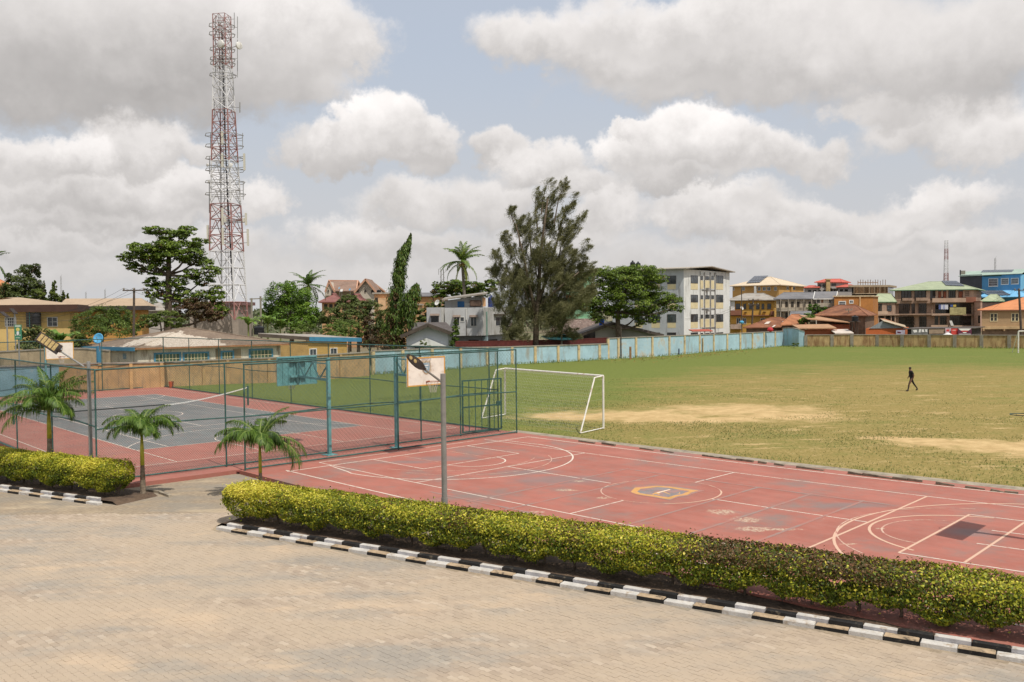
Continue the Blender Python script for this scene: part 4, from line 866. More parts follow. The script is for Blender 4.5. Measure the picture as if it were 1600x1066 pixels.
bb = [(560, 587.5), (577, 585.7), (717, 576), (798, 569.5), (860, 566.5), (906, 564), (945, 561.5)]; bt = [(560, 550), (600, 548.8), (697, 544.5), (800, 542.5), (949, 538)]
XS = [583, 629, 675, 719.5, 760.7, 799.7, 836, 871.8, 904, 936.5, 950]
wallrun('lower pale blue boundary wall with cream pilasters, left of the step', [(x_, lerp(bb, x_), lerp(bt, x_)) for x_ in XS], m_bluew, m_pil)
bb2 = [(950, 561.3), (993, 559), (1046, 555.7), (1132, 547.9), (1176, 545.2), (1224, 540.5)]; bt2 = [(950, 529.5), (1000, 527.3), (1153, 521.5), (1224, 518)]
XS = [950, 966, 993.5, 1019, 1045.7, 1069.5, 1093, 1115, 1136, 1156.5, 1175.6, 1193.5, 1211, 1223.5]
wallrun('taller pale blue boundary wall with peeling paint, right of the step', [(x_, lerp(bb2, x_), lerp(bt2, x_)) for x_ in XS], lambda k: m_bluew2 if k in (0, 1, 2, 3, 4, 6, 10, 11) else m_bluew, m_pil)
wallrun('curved pale blue end wall with a pale coping at the field corner', [(1223.5, 540.5, 513.5), (1229, 540.6, 513), (1238, 541.3, 513.3), (1248, 541.8, 515.3), (1257, 541.8, 518.3)], m_bluew, None)
bt3 = [(1256, 524), (1331, 523.6), (1452, 523.9), (1600, 524.6), (1760, 525)]; bb3 = [(1256, 541.8), (1370, 541.8), (1452, 542.9), (1600, 544.6), (1760, 546.5)]
XS = [1259, 1300, 1331, 1370.6, 1409.6, 1452, 1491.8, 1533.7, 1577, 1620, 1665, 1710]
wallrun('long brown stained boundary wall with grey posts at the far side of the field', [(x_, lerp(bb3, x_), lerp(bt3, x_)) for x_ in XS], m_brownw, m_gpil, .42)
ob = [(60, 615), (152, 611.5), (251, 605.5), (345, 600.5), (420, 598.5), (482, 595), (583, 587)]; ot = [(60, 572), (150, 569), (251, 567.5), (345, 563), (420, 560.5), (482, 557), (583, 551)]
XS = [92, 156, 204, 252, 318, 356, 420, 485, 532, 578]
wallrun('ochre rendered boundary wall behind the tennis court', [(x_, lerp(ob, x_), lerp(ot, x_)) for x_ in XS], m_ochre, mat('ochre_pilaster', (.52, .33, .15), .9, .15, 1, (.3, .2, .12), .3, 1.2), .22)
wallrun('short blue painted wall at the left edge behind the far backboard', [(-140, 628, 577), (-60, 624, 575.5), (0, 620, 574), (60, 616.5, 572), (92, 614.5, 571)], mat('blue_painted_wall', (.25, .42, .50), .85, .15, .8, (.4, .36, .28), .25, .8), None)
def wallD(label, pts, mt, D0, D1, mpil=None, z0=-.1, thick=.15, cop=True, **kw):
    n = len(pts); W3 = []
    for k, (px, pt) in enumerate(pts): D = D0+(D1-D0)*k/(n-1); t = P(px, pt, D); W3.append((np.array([t[0], D, z0]), t[2]))
    root = empty('wall', W3[0][0], label, 'wall')
    for k in range(n-1):
        (a, za), (b, zb) = W3[k], W3[k+1]; n_ = np.array([0, thick, 0]); mb = MB(); mb.hexa([a, b, b+n_, a+n_], [np.array([q[0], q[1], zz]) for q, zz in ((a, za), (b, zb), (b+n_, zb), (a+n_, za))]); mb.build('wall_panel', mt, root)
        if cop: mb = MB(); mb.beam(np.array([a[0], a[1]+thick/2, za+.04]), np.array([b[0], b[1]+thick/2, zb+.04]), thick+.1, .1); mb.build('coping', m_coping, root)
    return root
wallD('weathered tan concrete wall rising behind the far left backboard', [(-60, 554), (0, 550.5), (45, 548), (95, 545.5), (132, 545.5), (171, 549)], mat('weathered_tan_concrete', (.40, .31, .20), .9, .15, .7, (.22, .17, .11), .35, .8, streak=True), 69, 69)

# ================================================================== BUILDINGS
class Face:
    def __init__(s, A, B): s.A = np.array([A[0], A[1], 0.]); s.B = np.array([B[0], B[1], 0.]); s.d = unit(s.B-s.A); n = np.array([s.d[1], -s.d[0], 0]); s.n = n if np.dot(n, s.A+s.B) < 0 else -n; s.L = np.linalg.norm(s.B-s.A)
    def at(s, px, py):
        a, z_ = ray(px, py); r = np.array([float(a), 1., 0]); k = np.dot(s.A, s.n)/np.dot(r, s.n); q = r*k; return np.dot(q-s.A, s.d), H+float(z_)*k
    def pt(s, u, z_, out=0): q = s.A+s.d*u+s.n*out; return np.array([q[0], q[1], z_])
    def rect(s, r): u0, z1 = s.at(r[0], r[1]); u1, _ = s.at(r[2], r[1]); _, z0 = s.at((r[0]+r[2])/2, r[3]); _, z1 = s.at((r[0]+r[2])/2, r[1]); return min(u0, u1), z0, max(u0, u1), z1
    def blk(s, mb, u0, z0, u1, z1, o0, o1, mi=0): mb.hexa([s.pt(u, z0, o) for u, o in ((u0, o0), (u1, o0), (u1, o1), (u0, o1))], [s.pt(u, z1, o) for u, o in ((u0, o0), (u1, o0), (u1, o1), (u0, o1))], mi)
class Bld:
    """box building seen at a corner: A near corner, Lc left end, Rc right end, each (photo x, distance)"""
    def __init__(s, label, A, Lc, Rc, ytop, wall, cat='house', name='house', z0=-.3, group=None, wallr=None):
        pA, pL, pR = [P(q[0], 480, q[1]) for q in (A, Lc, Rc)]; s.z1 = P(A[0], ytop, A[1])[2]; s.z0 = z0
        s.A, s.L_, s.R_ = [np.array([q[0], q[1]]) for q in (pA, pL, pR)]; s.B = s.L_+s.R_-s.A
        s.root = empty(name, (s.A[0], s.A[1], z0), label, cat, group); s.FL = Face(s.L_, s.A); s.FR = Face(s.A, s.R_)
        mb = MB(); mb.prism([s.A, s.R_, s.B, s.L_], z0, s.z1); mb.build('wall', wall, s.root); s.wallm = wall
        if wallr:
            for f, mt in ((s.FL, wallr[0]), (s.FR, wallr[1])):
                if mt: m2 = MB(); f.blk(m2, 0, z0, f.L, s.z1-.01, .004, .02); m2.build('wall', mt, s.root)
    def f(s, k): return s.FL if k == 'L' else s.FR
    def blk(s, k, r, out, mt, name='panel', inn=0., par=None):
        f = s.f(k); u0, z0, u1, z1 = f.rect(r); mb = MB(); f.blk(mb, u0, z0, u1, z1, -inn, out); return mb.build(name, mt, par or s.root)
    def band(s, k, r, out, mt, name='panel', inn=0.): return s.blk(k, r, out, mt, name, inn)
    def win(s, k, r, frame=None, bars=(1, 0), glass=None, fw=.06, sill=None, out=.05, hood=None):
        f = s.f(k); u0, z0, u1, z1 = f.rect(r); fr = frame or m_white; mb = MB()
        for a in ((u0-fw, z0-fw, u1+fw, z0), (u0-fw, z1, u1+fw, z1+fw), (u0-fw, z0, u0, z1), (u1, z0, u1+fw, z1)): f.blk(mb, *a, -.02, out)
        for i in range(bars[0]): u = u0+(u1-u0)*(i+1)/(bars[0]+1); f.blk(mb, u-.02, z0, u+.02, z1, -.01, out-.015)
        for i in range(bars[1]): z_ = z0+(z1-z0)*(i+1)/(bars[1]+1); f.blk(mb, u0, z_-.02, u1, z_+.02, -.01, out-.02)
        w = mb.build('window', fr, s.root); mb = MB(); f.blk(mb, u0+.001, z0+.001, u1-.001, z1-.001, -.01, .024); mb.build('pane', glass or m_glass, w)
        if sill: mb = MB(); f.blk(mb, u0-.12, z0-fw-.09, u1+.12, z0-fw-.002, -.01, .14); mb.build('sill', sill, w)
        if hood:
            mb = MB(); q = [f.pt(u0-.15, z1+.22, 0), f.pt(u1+.15, z1+.22, 0), f.pt(u1+.15, z1+.02, .55), f.pt(u0-.15, z1+.02, .55)]; mb.slab(q, (0, 0, .04)); mb.build('awning', hood, w)
        return w
    def roof_pts(s, over):
        c = (s.A+s.B)/2; e1 = (s.R_-s.A); e2 = (s.L_-s.A); l1, l2 = np.linalg.norm(e1), np.linalg.norm(e2); e1 /= l1; e2 /= l2
        return [s.A-e1*over-e2*over, s.R_+e1*over-e2*over, s.B+e1*over+e2*over, s.L_-e1*over+e2*over]
    def flat(s, mt, over=.3, th=.25, name='roof'):
        mb = MB(); mb.prism(s.roof_pts(over), s.z1, s.z1+th); return mb.build(name, mt, s.root)
    def hip(s, mt, h, over=.7, axis='R', inset=None, th=.14, fascia=None, sag=0., ridge=None):
        q = s.roof_pts(over); z = s.z1; l1 = np.linalg.norm(q[1]-q[0]); l2 = np.linalg.norm(q[3]-q[0])
        if axis == 'R': m0 = (q[0]+q[3])/2; m1 = (q[1]+q[2])/2; half = l2/2; L_ = l1
        else: m0 = (q[0]+q[1])/2; m1 = (q[3]+q[2])/2; half = l1/2; L_ = l2
        ins = min(half, L_*.48) if inset is None else inset; d = unit(m1-m0); r0 = m0+d*ins; r1 = m1-d*ins
        E_ = [np.array([*p_, z+.02]) for p_ in q]; T0 = np.array([*r0, z+h]); T1 = np.array([*r1, z+h])
        fc = fascia or mt
        mb = MB(); mb.prism(q, z, z+th, 0); fo = mb.build('fascia', fc, s.root)
        E_ = [np.array([*p_, z+th+.003]) for p_ in q]
        polys = [[E_[0], E_[1], T1, T0], [E_[1], E_[2], T1], [E_[2], E_[3], T0, T1], [E_[3], E_[0], T0]] if axis == 'R' else [[E_[0], E_[1], T0], [E_[1], E_[2], T1, T0], [E_[2], E_[3], T1], [E_[3], E_[0], T0, T1]]
        mb = MB()
        for pl in polys: mb.add(pl, [tuple(range(len(pl)))])
        ro = mb.build('roof', mt, s.root); s.ro = ro; s.T0, s.T1, s.E_ = T0, T1, E_
        mb = MB(); mb.tube([T0, T1], .09, 5)
        for a, b in ((E_[0], T0), (E_[1], T1 if axis == 'R' else T0), (E_[2], T1), (E_[3], T0 if axis == 'R' else T1)): mb.tube([a, b], .07, 5)
        mb.build('ridge_cap', mt, ro); return ro
    def gable(s, mt, h, over=.5, axis='R', th=.12, fascia=None, wall=None, overg=None):
        """ridge parallel to face R ('R') or L"""
        q = s.roof_pts(over); z = s.z1; w = s.roof_pts(0)
        if axis == 'R': a0, a1 = (q[0]+q[3])/2, (q[1]+q[2])/2; g = [(w[0], w[3]), (w[1], w[2])]; eav = [(q[0], q[1]), (q[3], q[2])]
        else: a0, a1 = (q[0]+q[1])/2, (q[3]+q[2])/2; g = [(w[0], w[1]), (w[3], w[2])]; eav = [(q[0], q[3]), (q[1], q[2])]
        T0, T1 = np.array([*a0, z+h]), np.array([*a1, z+h]); k = over*h/max(.1, (np.linalg.norm(w[3]-w[0]) if axis == 'R' else np.linalg.norm(w[1]-w[0]))/2+over)
        mb = MB()
        for a, b in eav: mb.slab([np.array([*a, z-k*.5]), np.array([*b, z-k*.5]), T1, T0], (0, 0, th))
        s.ro = mb.build('roof', mt, s.root); s.T0, s.T1 = T0, T1; mb = MB()
        for a, b in g:
            m = (a+b)/2; dd = unit((s.A+s.B)/2-m)*.0; mb.slab([np.array([*(a), z]), np.array([*(b), z]), np.array([*(m), z+h*.93])], np.array([*(unit((s.A+s.B)/2-m)*.2), 0]))
        mb.build('gable_wall', wall or s.wallm, s.root)
        if fascia:
            mb = MB()
            for a, b in eav: mb.beam(np.array([*a, z-k*.5+th/2]), T0+[0, 0, th/2], .1, .22); mb.beam(np.array([*b, z-k*.5+th/2]), T1+[0, 0, th/2], .1, .22); mb.beam(np.array([*a, z-k*.5+th/2]), np.array([*b, z-k*.5+th/2]), .08, .16)
            mb.build('fascia', fascia, s.root)
    def on_roof(s, poly, r, cols, rows, mt, name='solar_panel', lift=.12):
        """panels on roof plane poly (3 points): r = photo quad corners tl,tr,br,bl"""
        p0, p1, p2 = poly; n = unit(np.cross(p1-p0, p2-p0)); n = n if n[2] > 0 else -n
        def hit(px, py): a, z_ = ray(px, py); d = np.array([float(a), 1., float(z_)]); o_ = np.array([0, 0, H]); k = np.dot(p0-o_, n)/np.dot(d, n); return o_+d*k+n*lift
        tl, tr, br_, bl_ = [hit(*q) for q in r]
        bil = lambda u, v: (tl*(1-u)+tr*u)*(1-v)+(bl_*(1-u)+br_*u)*v
        for j in range(rows):
            for i in range(cols):
                g = .06; mb = MB(); mb.slab([bil((i+g)/cols, (j+g)/rows), bil((i+1-g)/cols, (j+g)/rows), bil((i+1-g)/cols, (j+1-g)/rows), bil((i+g)/cols, (j+1-g)/rows)], n*.05); mb.build(name, mt, s.ro)
m_solar = mat('solar_panel', (.05, .055, .07), .25, .2, 3, spec=.6)
m_lgrey = mat('light_grey_render', (.68, .68, .65), .9, .07, .5, (.36, .36, .34), .22, .4, streak=True)
m_bgrey = mat('grey_and_shaded_render', (.46, .48, .50), .9, .08, .5, (.25, .25, .25), .25, .4, streak=True)
m_cream = mat('cream_panel', (.66, .56, .34), .85, .08, 1)
m_darkfr = mat('dark_window_frame', (.09, .07, .055), .6); m_rustpipe = mat('grey_drain_pipe', (.30, .29, .28), .7)
m_slab = mat('grey_roof_slab', (.42, .37, .31), .9, .12, .8, (.2, .17, .14), .3, .8)
def tank(label, px, py0, py1, D, w_, mt=None, group='plastic water tanks on roofs', z0=None):
    t = P(px, py0, D); b = P(px, py1, D); zb = b[2] if z0 is None else z0; h = t[2]-zb; r = w_*D/F/2; mb = MB()
    prof = [(r*.98, 0), (r, .05*h), (r, .3*h), (r*.95, .32*h), (r, .35*h), (r, .55*h), (r*.95, .57*h), (r, .6*h), (r, .78*h), (r*.62, .9*h), (r*.3, .93*h), (r*.3, h), (r*.05, h)]
    mb.lathe((t[0], D, zb), prof, 16); root = empty('water_tank', (t[0], D, zb), label, 'water tank', group); mb.build('tank_body', mt or m_black, root)
    mb = MB(); mb.lathe((t[0], D, zb+h), [(r*.33, 0), (r*.3, .05*h)], 12); mb.build('lid', mt or m_black, root); return root
def dish(label, px, py, D, rpx, aim=(-.3, -.7, .6), mt=None, pole=1.2, group='satellite dishes'):
    c = P(px, py, D); r = rpx*D/F; a = unit(aim); root = empty('satellite_dish', c-[0, 0, pole], label, 'satellite dish', group); mb = MB()
    prof = [(r*k, .34*r*k*k) for k in (.02, .3, .55, .8, 1)]; prof2 = [(r*k, .34*r*k*k+.02) for k in (1, .8, .55, .3, .02)]
    mb.lathe(c, prof+prof2, 18, axis=a); mb.build('reflector', mt or m_white, root, smooth=True)
    mb = MB(); mb.tube([c-[0, 0, pole], c-a*.05], max(.03, r*.06), 6); mb.build('mast', m_steel, root)
    mb = MB(); mb.tube([c-np.array([0, 0, r*.95])+a*.3*r, c+a*r*.9], max(.015, r*.03), 4); mb.lathe(c+a*r*.85, [(r*.1, 0), (r*.1, r*.14)], 8, axis=a); mb.build('feed_arm', m_steel, root)
    return root
# ---- four storey white block
b = Bld('white four storey apartment block with cream panels behind the almond tree', (1068.5, 140), (957, 146), (1140, 155), 420.5, m_lgrey, 'apartment building', 'apartment_building', wallr=(m_bgrey, None))  # left face is greyer: its shade is put into the wall colour
for (y0, y1) in ((431.3, 442.3), (461.3, 472), (491.5, 502.5), (520, 531)):
    for x0, x1 in ((1079.4, 1090), (1119, 1129.5)): b.win('R', (x0, y0, x1, y1), m_darkfr, (2, 0)); b.blk('R', (x0-.3, y1+1, x1+.3, y1+10.3), .03, m_cream, 'cream_panel')
    for x0, x1 in ((1094, 1098), (1102, 1108), (1110.8, 1115)): b.win('R', (x0, y0+.8, x1, y0+5.5), m_darkfr, (1, 0))
    for x0, x1 in ((1093.2, 1098.8), (1101.5, 1108.5), (1110.2, 1115.6)): b.blk('R', (x0, y1-3.8, x1, y1+9), .02, m_cream, 'cream_panel')
    for x0, x1 in ((1043, 1056), (1018, 1031), (992, 1004)): b.win('L', (x0, y0+.2, x1, y1+1), m_darkfr, (2, 0)); b.blk('L', (x0, y1+2, x1, y1+10), .03, m_cream, 'cream_panel')
for x_ in (1100, 1109.3, 1116.6): b.blk('R', (x_-.45, 426, x_+.45, 524), .16, m_rustpipe, 'drain_pipe')
b.blk('R', (1093.5, 424, 1093.9, 524), .08, m_rustpipe, 'drain_pipe')
for y_ in (452.5, 482, 511.5): b.blk('R', (1096, y_, 1117, y_+.6), .14, m_rustpipe, 'drain_pipe')
for y_ in (450, 482): b.blk('R', (1102.5, y_, 1105.5, y_+5), .5, m_rustpipe, 'air_conditioner')
q = b.roof_pts(.75); z = b.z1; e = (q[0]+q[1])/2; f_ = (q[3]+q[2])/2; hz = .62; mb = MB()
for A_, B_, C_, D_2 in ((q[0], e, f_, q[3]), (e, q[1], q[2], f_)):
    za = z+(0 if A_ is q[0] else hz); zb = z+(hz if A_ is q[0] else -.02); mb.slab([(*A_, za), (*B_, zb), (*C_, zb), (*D_2, za)], (0, 0, .14))
mb.build('roof', m_slab, b.root)
tank('left of two black water tanks on the white apartment block roof', 988.5, 408, 422, 146, 8, z0=b.z1+.2); tank('right of two black water tanks on the white apartment block roof', 997, 409.5, 422, 146.5, 8, z0=b.z1+.2)
# ---- ochre hipped house behind
m_och1 = mat('ochre_paint', (.52, .30, .10), .85, .1, .5, (.35, .2, .09), .2, .4); m_och2 = mat('orange_ochre_paint', (.56, .32, .07), .85, .1, .5, (.36, .2, .08), .2, .4)
m_creamr = mat('cream_sheet_roof', (.62, .50, .36), .7, .08, .6, (.4, .32, .24), .2, .6, sheet=(1, .3, .6))
b = Bld('ochre house with a cream hipped roof and solar panels, highest of the ochre houses', (1217, 190), (1144.6, 196), (1256, 205), 446, m_och1)
b.hip(m_creamr, 2.15, .5, 'L', 5.2); b.on_roof((b.E_[3], b.E_[0], b.T0), ((1179, 432.3), (1201, 431.6), (1187, 442.5), (1166, 443.6)), 5, 3, m_solar)
for x0, x1 in ((1184.5, 1188), (1192.2, 1196.5), (1199, 1203.5), (1210, 1213.5), (1160, 1163.5), (1145.5, 1147)): b.win('L', (x0, 448.8, x1, 454), m_white, (1, 0))
b.blk('L', (1179.5, 447.5, 1182.5, 462), .5, m_lgrey, 'column')
for x0, x1 in ((1228.8, 1232), (1238.6, 1242)): b.win('R', (x0, 448, x1, 452.6), m_white, (1, 0))
b.blk('R', (1234.3, 446.5, 1236.3, 470), .35, m_och1, 'column')
# ---- ochre two storey house with balconies
b = Bld('two storey ochre house with reddish balconies and a grey sheet roof beside the white block', (1209.5, 175), (1141, 177), (1214, 186), 469.5, m_och2)
m_gsheet = mat('grey_sheet_roof', (.33, .30, .26), .75, .15, .6, (.2, .14, .1), .3, .5, sheet=(1, .2, .8)); m_dred = mat('dull_red_parapet', (.26, .11, .07), .85, .12, 1)
b.hip(m_gsheet, 1.5, .7, 'L', 3)
for x0, x1 in ((1150, 1156), (1162, 1165.5), (1171, 1175.7), (1182, 1186.3), (1190.5, 1193.6), (1199.2, 1204.3)): b.win('L', (x0, 475, x1, 483), m_darkfr, (1, 0))
for x0, x1 in ((1151.3, 1156.7), (1160.2, 1165.5), (1189, 1195)): b.win('L', (x0, 497.5, x1, 506), m_white, (1, 0))
b.blk('L', (1141.3, 485, 1158.6, 492.5), 1.1, m_dred, 'balcony'); b.blk('L', (1141.3, 507, 1158.6, 514), 1.1, mat('pinkish_parapet', (.45, .33, .26), .8), 'balcony'); b.blk('L', (1204, 486, 1209.3, 492.5), 1.1, m_dred, 'balcony')
b.blk('L', (1141.3, 492.6, 1209, 493.7), .5, m_dred, 'floor_slab'); b.blk('L', (1141.5, 470, 1148, 485), .3, m_lgrey, 'panel'); b.blk('L', (1187.5, 484, 1188.6, 491), .25, m_darkfr, 'drain_pipe'); b.blk('L', (1163, 487.5, 1167, 488.2), .3, m_darkfr, 'shelf'); b.blk('L', (1192, 487, 1197, 487.8), .3, m_darkfr, 'shelf')
# ---- grey house with long balconies
m_dirtyc = mat('dirty_cream_render', (.42, .36, .28), .9, .15, .5, (.2, .16, .12), .4, .4, streak=True); m_slate = mat('slate_grey_sheet', (.17, .165, .17), .75, .15, .6, (.25, .22, .2), .2, .5, sheet=(1, .1, .7))
b = Bld('long grey roofed house with stained balconies behind the small round tree', (1300, 168), (1213, 166), (1303.8, 176), 467.5, m_dirtyc)
q = b.roof_pts(.5); b.hip(m_slate, 1.35, .5, 'L', 1.5)
for k in range(9): x0 = 1218+k*9.2; b.win('L', (x0, 472, x1 if False else x0+3.2, 479.5), m_darkfr, (1, 0), m_dark); b.win('L', (x0+.4, 489, x0+3.6, 496), m_darkfr, (0, 0), m_dark)
b.blk('L', (1213, 480.6, 1300, 484.6), 1.3, m_dirtyc, 'balcony'); b.blk('L', (1213, 484.7, 1300, 486), 1.3, m_slab, 'floor_slab'); b.blk('L', (1213, 498, 1300, 503), 1.3, m_dirtyc, 'balcony')
for k in range(8): x0 = 1214+k*12; b.blk('L', (x0, 468, x0+.9, 503), 1.4, m_dirtyc, 'column', -1.2)
b = Bld('white gabled balcony front projecting from the long grey roofed house', (1303, 160), (1275, 160), (1306, 166), 467, mat('white_render', (.62, .58, .5), .85, .1, .6, (.4, .33, .25), .2, .5))
b.gable(m_slate, 1.25, .45, 'R' if False else 'L', wall=b.wallm, fascia=m_white); b.root['category'] = 'house'
# the ridge runs away from the viewer over the balcony front
b.win('L', (1277, 468.5, 1280.5, 473.5), m_darkfr, (1, 0), m_dark); b.blk('L', (1283, 468, 1286.5, 477), .02, mat('brown_door', (.22, .11, .06), .6), 'door'); b.win('L', (1295, 468.6, 1299, 473.5), m_white, (1, 0)); b.blk('L', (1275.5, 473.5, 1302.5, 478), 1.0, m_dirtyc, 'balcony'); b.blk('L', (1275.5, 478, 1302.5, 479.5), 1.0, m_slab, 'floor_slab')
# ---- arched house with red roofs
m_redr = mat('bright_red_sheet_roof', (.50, .11, .075), .6, .1, .6, sheet=(1, .1, .7)); m_greyw = mat('pale_grey_render', (.40, .36, .33), .9, .1, .5, (.25, .22, .2), .25, .4)
for lab, A_, L_2, R_2, yt, hh in (('tall middle part of the house with arched balconies and red roofs', (1312, 232), (1277, 232), (1325, 238), 441.5, 1.0), ('low left wing of the arched house under a red roof', (1278, 231), (1256.5, 231), (1281, 238), 450, .7), ('low right wing of the arched house under a red roof', (1331, 229), (1309.5, 229), (1340, 240), 449, .8)):
    b = Bld(lab, A_, L_2, R_2, yt, m_greyw); b.hip(m_redr, hh, .6, 'L', 1.5)
    if 'middle' in lab:
        m_tan = mat('tan_tower', (.48, .33, .16), .9, .1)
        for x_ in (1280.7, 1287.4):
            for y0, y1 in ((444, 449), (453, 458)):
                f = b.FL; u, zt = f.at(x_, y0); _, zb = f.at(x_, y1); r = 2.2*232/F; pts = [f.pt(u-r, zb, .05)]+[f.pt(u+r*math.cos(R(180-t_)), zt-r+r*math.sin(R(180-t_)), .05) for t_ in range(0, 181, 20)]+[f.pt(u+r, zb, .05)]
                mb = MB(); mb.slab(pts, f.n*.04); mb.build('arched_opening', m_dark, b.root)
        b.blk('L', (1290, 436.5, 1296, 460), .6, m_tan, 'tower'); b.blk('L', (1289.4, 436, 1296.6, 438), .8, m_tan, 'tower_cap')
        b.win('L', (1299.5, 443.6, 1306, 446.4), m_darkfr, (2, 0), m_dark); b.win('L', (1297.5, 452.6, 1300, 458), m_darkfr, (0, 0), m_dark); b.win('L', (1302.5, 452.6, 1305.5, 458), m_white, (0, 1)); b.win('L', (1292.4, 446, 1294.6, 449), m_darkfr, (0, 0), m_dark); b.blk('L', (1297.5, 449.5, 1308, 451.2), .9, m_greyw, 'balcony')
    elif 'left' in lab:
        for x0 in (1263, 1271): b.win('L', (x0, 453.6, x0+4, 456.4), m_darkfr, (1, 0), m_dark)
    else:
        for x0 in (1312.5, 1320): b.win('L', (x0, 452.4, x0+4.4, 455), m_darkfr, (1, 0), m_dark)
# ---- unfinished building with scaffold
b = Bld('unfinished concrete building with a forest of props and rods on top', (1386, 214), (1331, 212), (1396, 224), 448.5, m_dark, 'building', 'unfinished_building')
m_raw = mat('raw_concrete', (.36, .27, .18), .95, .15, .7); m_prop = mat('timber_prop', (.25, .15, .08), .9, .3, 2); b.flat(m_raw, .8, .45, 'top_slab')
b.blk('L', (1331.5, 458.3, 1386, 459.6), 1.2, m_raw, 'floor_slab')
for k in range(34): x0 = 1332+k*1.6+rng.uniform(-.3, .3); b.blk('L', (x0, 448.6, x0+rng.choice([.35, .5, .9]), 458.2), .6, m_prop if k % 5 else m_raw, 'prop', -.35)
for k in range(12):
    x0 = 1344.5+k*3.9; u, z0 = b.FL.at(x0, 447.2); _, z1 = b.FL.at(x0, 436.8 if k % 3 else 438.5); mb = MB(); mb.tube([b.FL.pt(u, b.z1+.3, -1), b.FL.pt(u, z1, -1)], .07, 4); mb.build('scaffold_rod', m_prop, b.root)
for y_ in (441.6,): u0, z0 = b.FL.at(1344, y_); u1, _ = b.FL.at(1376, y_); mb = MB(); mb.tube([b.FL.pt(u0, z0, -1), b.FL.pt(u1, z0, -1)], .08, 4); mb.build('scaffold_rod', m_prop, b.root)
# ---- orange flat building
m_org = mat('burnt_orange_paint', (.40, .165, .045), .85, .12, .5, (.27, .12, .05), .3, .4)
b = Bld('burnt orange flat roofed building with white framed windows', (1364, 160), (1303.5, 158), (1372, 172), 463.5, m_org, 'building', 'building'); b.flat(mat('cream_roof_edge', (.55, .43, .28), .9), .25, .2)
b.win('L', (1311, 471.6, 1320.6, 478.8), m_white, (0, 2), fw=.12); b.win('L', (1327.6, 469.8, 1332.4, 473.4), m_white, (1, 0), fw=.12); b.blk('L', (1342.2, 463.5, 1344, 479), .15, mat('pale_orange_pipe', (.6, .38, .2), .8), 'drain_pipe')
# ---- rusty roofed houses
m_rust = mat('rusty_sheet_roof', (.21, .085, .045), .85, .25, .5, (.34, .15, .07), .35, .6, sheet=(1, .25, .5)); m_rust2 = mat('orange_rust_roof', (.36, .15, .07), .85, .2, .5, (.22, .09, .05), .3, .6, sheet=(1, .25, .6)); m_patchr = mat('new_roof_sheet', (.6, .52, .45), .6, .1)
b = Bld('low house with a broad dark rusty hipped roof in front of the orange building', (1352, 132), (1276, 140), (1366, 146), 494.5, mat('brown_wall', (.2, .12, .08), .9)); b.hip(m_rust, 1.7, .5, 'L', 3.2)
b = Bld('low house with a patched rusty hipped roof right behind the blue wall', (1240, 140), (1166, 138), (1254, 152), 512, mat('brown_wall', (.2, .12, .08), .9)); b.hip(m_rust, 1.55, .4, 'L', 3.6)
for r_ in (((1198, 503.5), (1205, 503), (1201, 507), (1193, 507.5)), ((1221, 503), (1226, 502.6), (1235, 506.5), (1230, 507.2)), ((1209, 509), (1213, 508.5), (1209, 512), (1205, 512.5))): b.on_roof((b.E_[3], b.E_[0], b.T0), r_, 1, 1, m_patchr, 'roof_patch', .05)
b = Bld('low house with a sloping orange rust roof behind the patched rusty one', (1256, 138), (1222, 135), (1262, 150), 508, mat('brown_wall', (.2, .12, .08), .9)); b.hip(m_rust2, 1.6, .4, 'L', 2)
b = Bld('small tan gabled house between the rusty roofs and the round tree', (1262, 142), (1236, 142), (1266, 152), 500.5, mat('olive_tan_render', (.32, .26, .14), .9)); b.gable(m_slate, 1.3, .4, 'L')
m_dorange = mat('dark_orange_render', (.34, .10, .045), .9, .12, .5, (.2, .07, .04), .3, .5)
def monop(label, px0, px1, y00, y01, yb, D, mt, mw, depth=6, rise=1.2, over=.4):
    """lean-to: roof plane rising away from the viewer"""
    b = Bld(label, (px1, D), (px0, D), (px1+depth*F/D*.25, D+depth), y01+2, mw); zl = P(px0, y00, D)[2]; zr = P(px1, y01, D)[2]
    A_ = P(px0, y00, D-over); B_ = P(px1, y01, D-over); A_[2] = zl; B_[2] = zr; up_ = np.array([.4, depth+over, rise]); mb = MB(); mb.slab([A_, B_, B_+up_, A_+up_], (0, 0, .14)); b.ro = mb.build('roof', mt, b.root); return b
m_tanr = mat('faded_tan_sheet', (.43, .25, .14), .8, .15, .6, (.3, .15, .08), .3, .6, sheet=(1, 0, .5))
b = monop('low dark orange shed with a faded tan roof sloping down to the right', 1262, 1329, 499.5, 505, 514, 134, m_tanr, m_dorange, 5, .55)
b = monop('lowest dark orange shed with a tan roof behind the brown wall corner', 1248, 1307, 514.5, 513.5, 522, 129, m_tanr, m_dorange, 4, .45)
b = monop('tiny shed with a pale patchwork roof behind the brown wall', 1305, 1334, 522, 521.5, 524, 127, m_patchr, m_dorange, 3, .45)
tank('black water tank on a stand between the rust roofs and the brown house', 1336, 493, 502, 128, 10, z0=P(1336, 502, 128)[2]); g_ = P(1336, 502, 128); mb = MB()
for i, j in ((-.4, 0), (.4, 0), (-.4, .8), (.4, .8)): mb.tube([(g_[0]+i, 128+j, -.1), (g_[0]+i, 128+j, g_[2])], .06, 5)
mb.box((g_[0], 128.3, g_[2]-.06), (1.3, 1.3, .12)); mb.build('tank_stand', m_darkfr, label='dark iron stand under the black tank between the rust roofs', cat='tank stand')
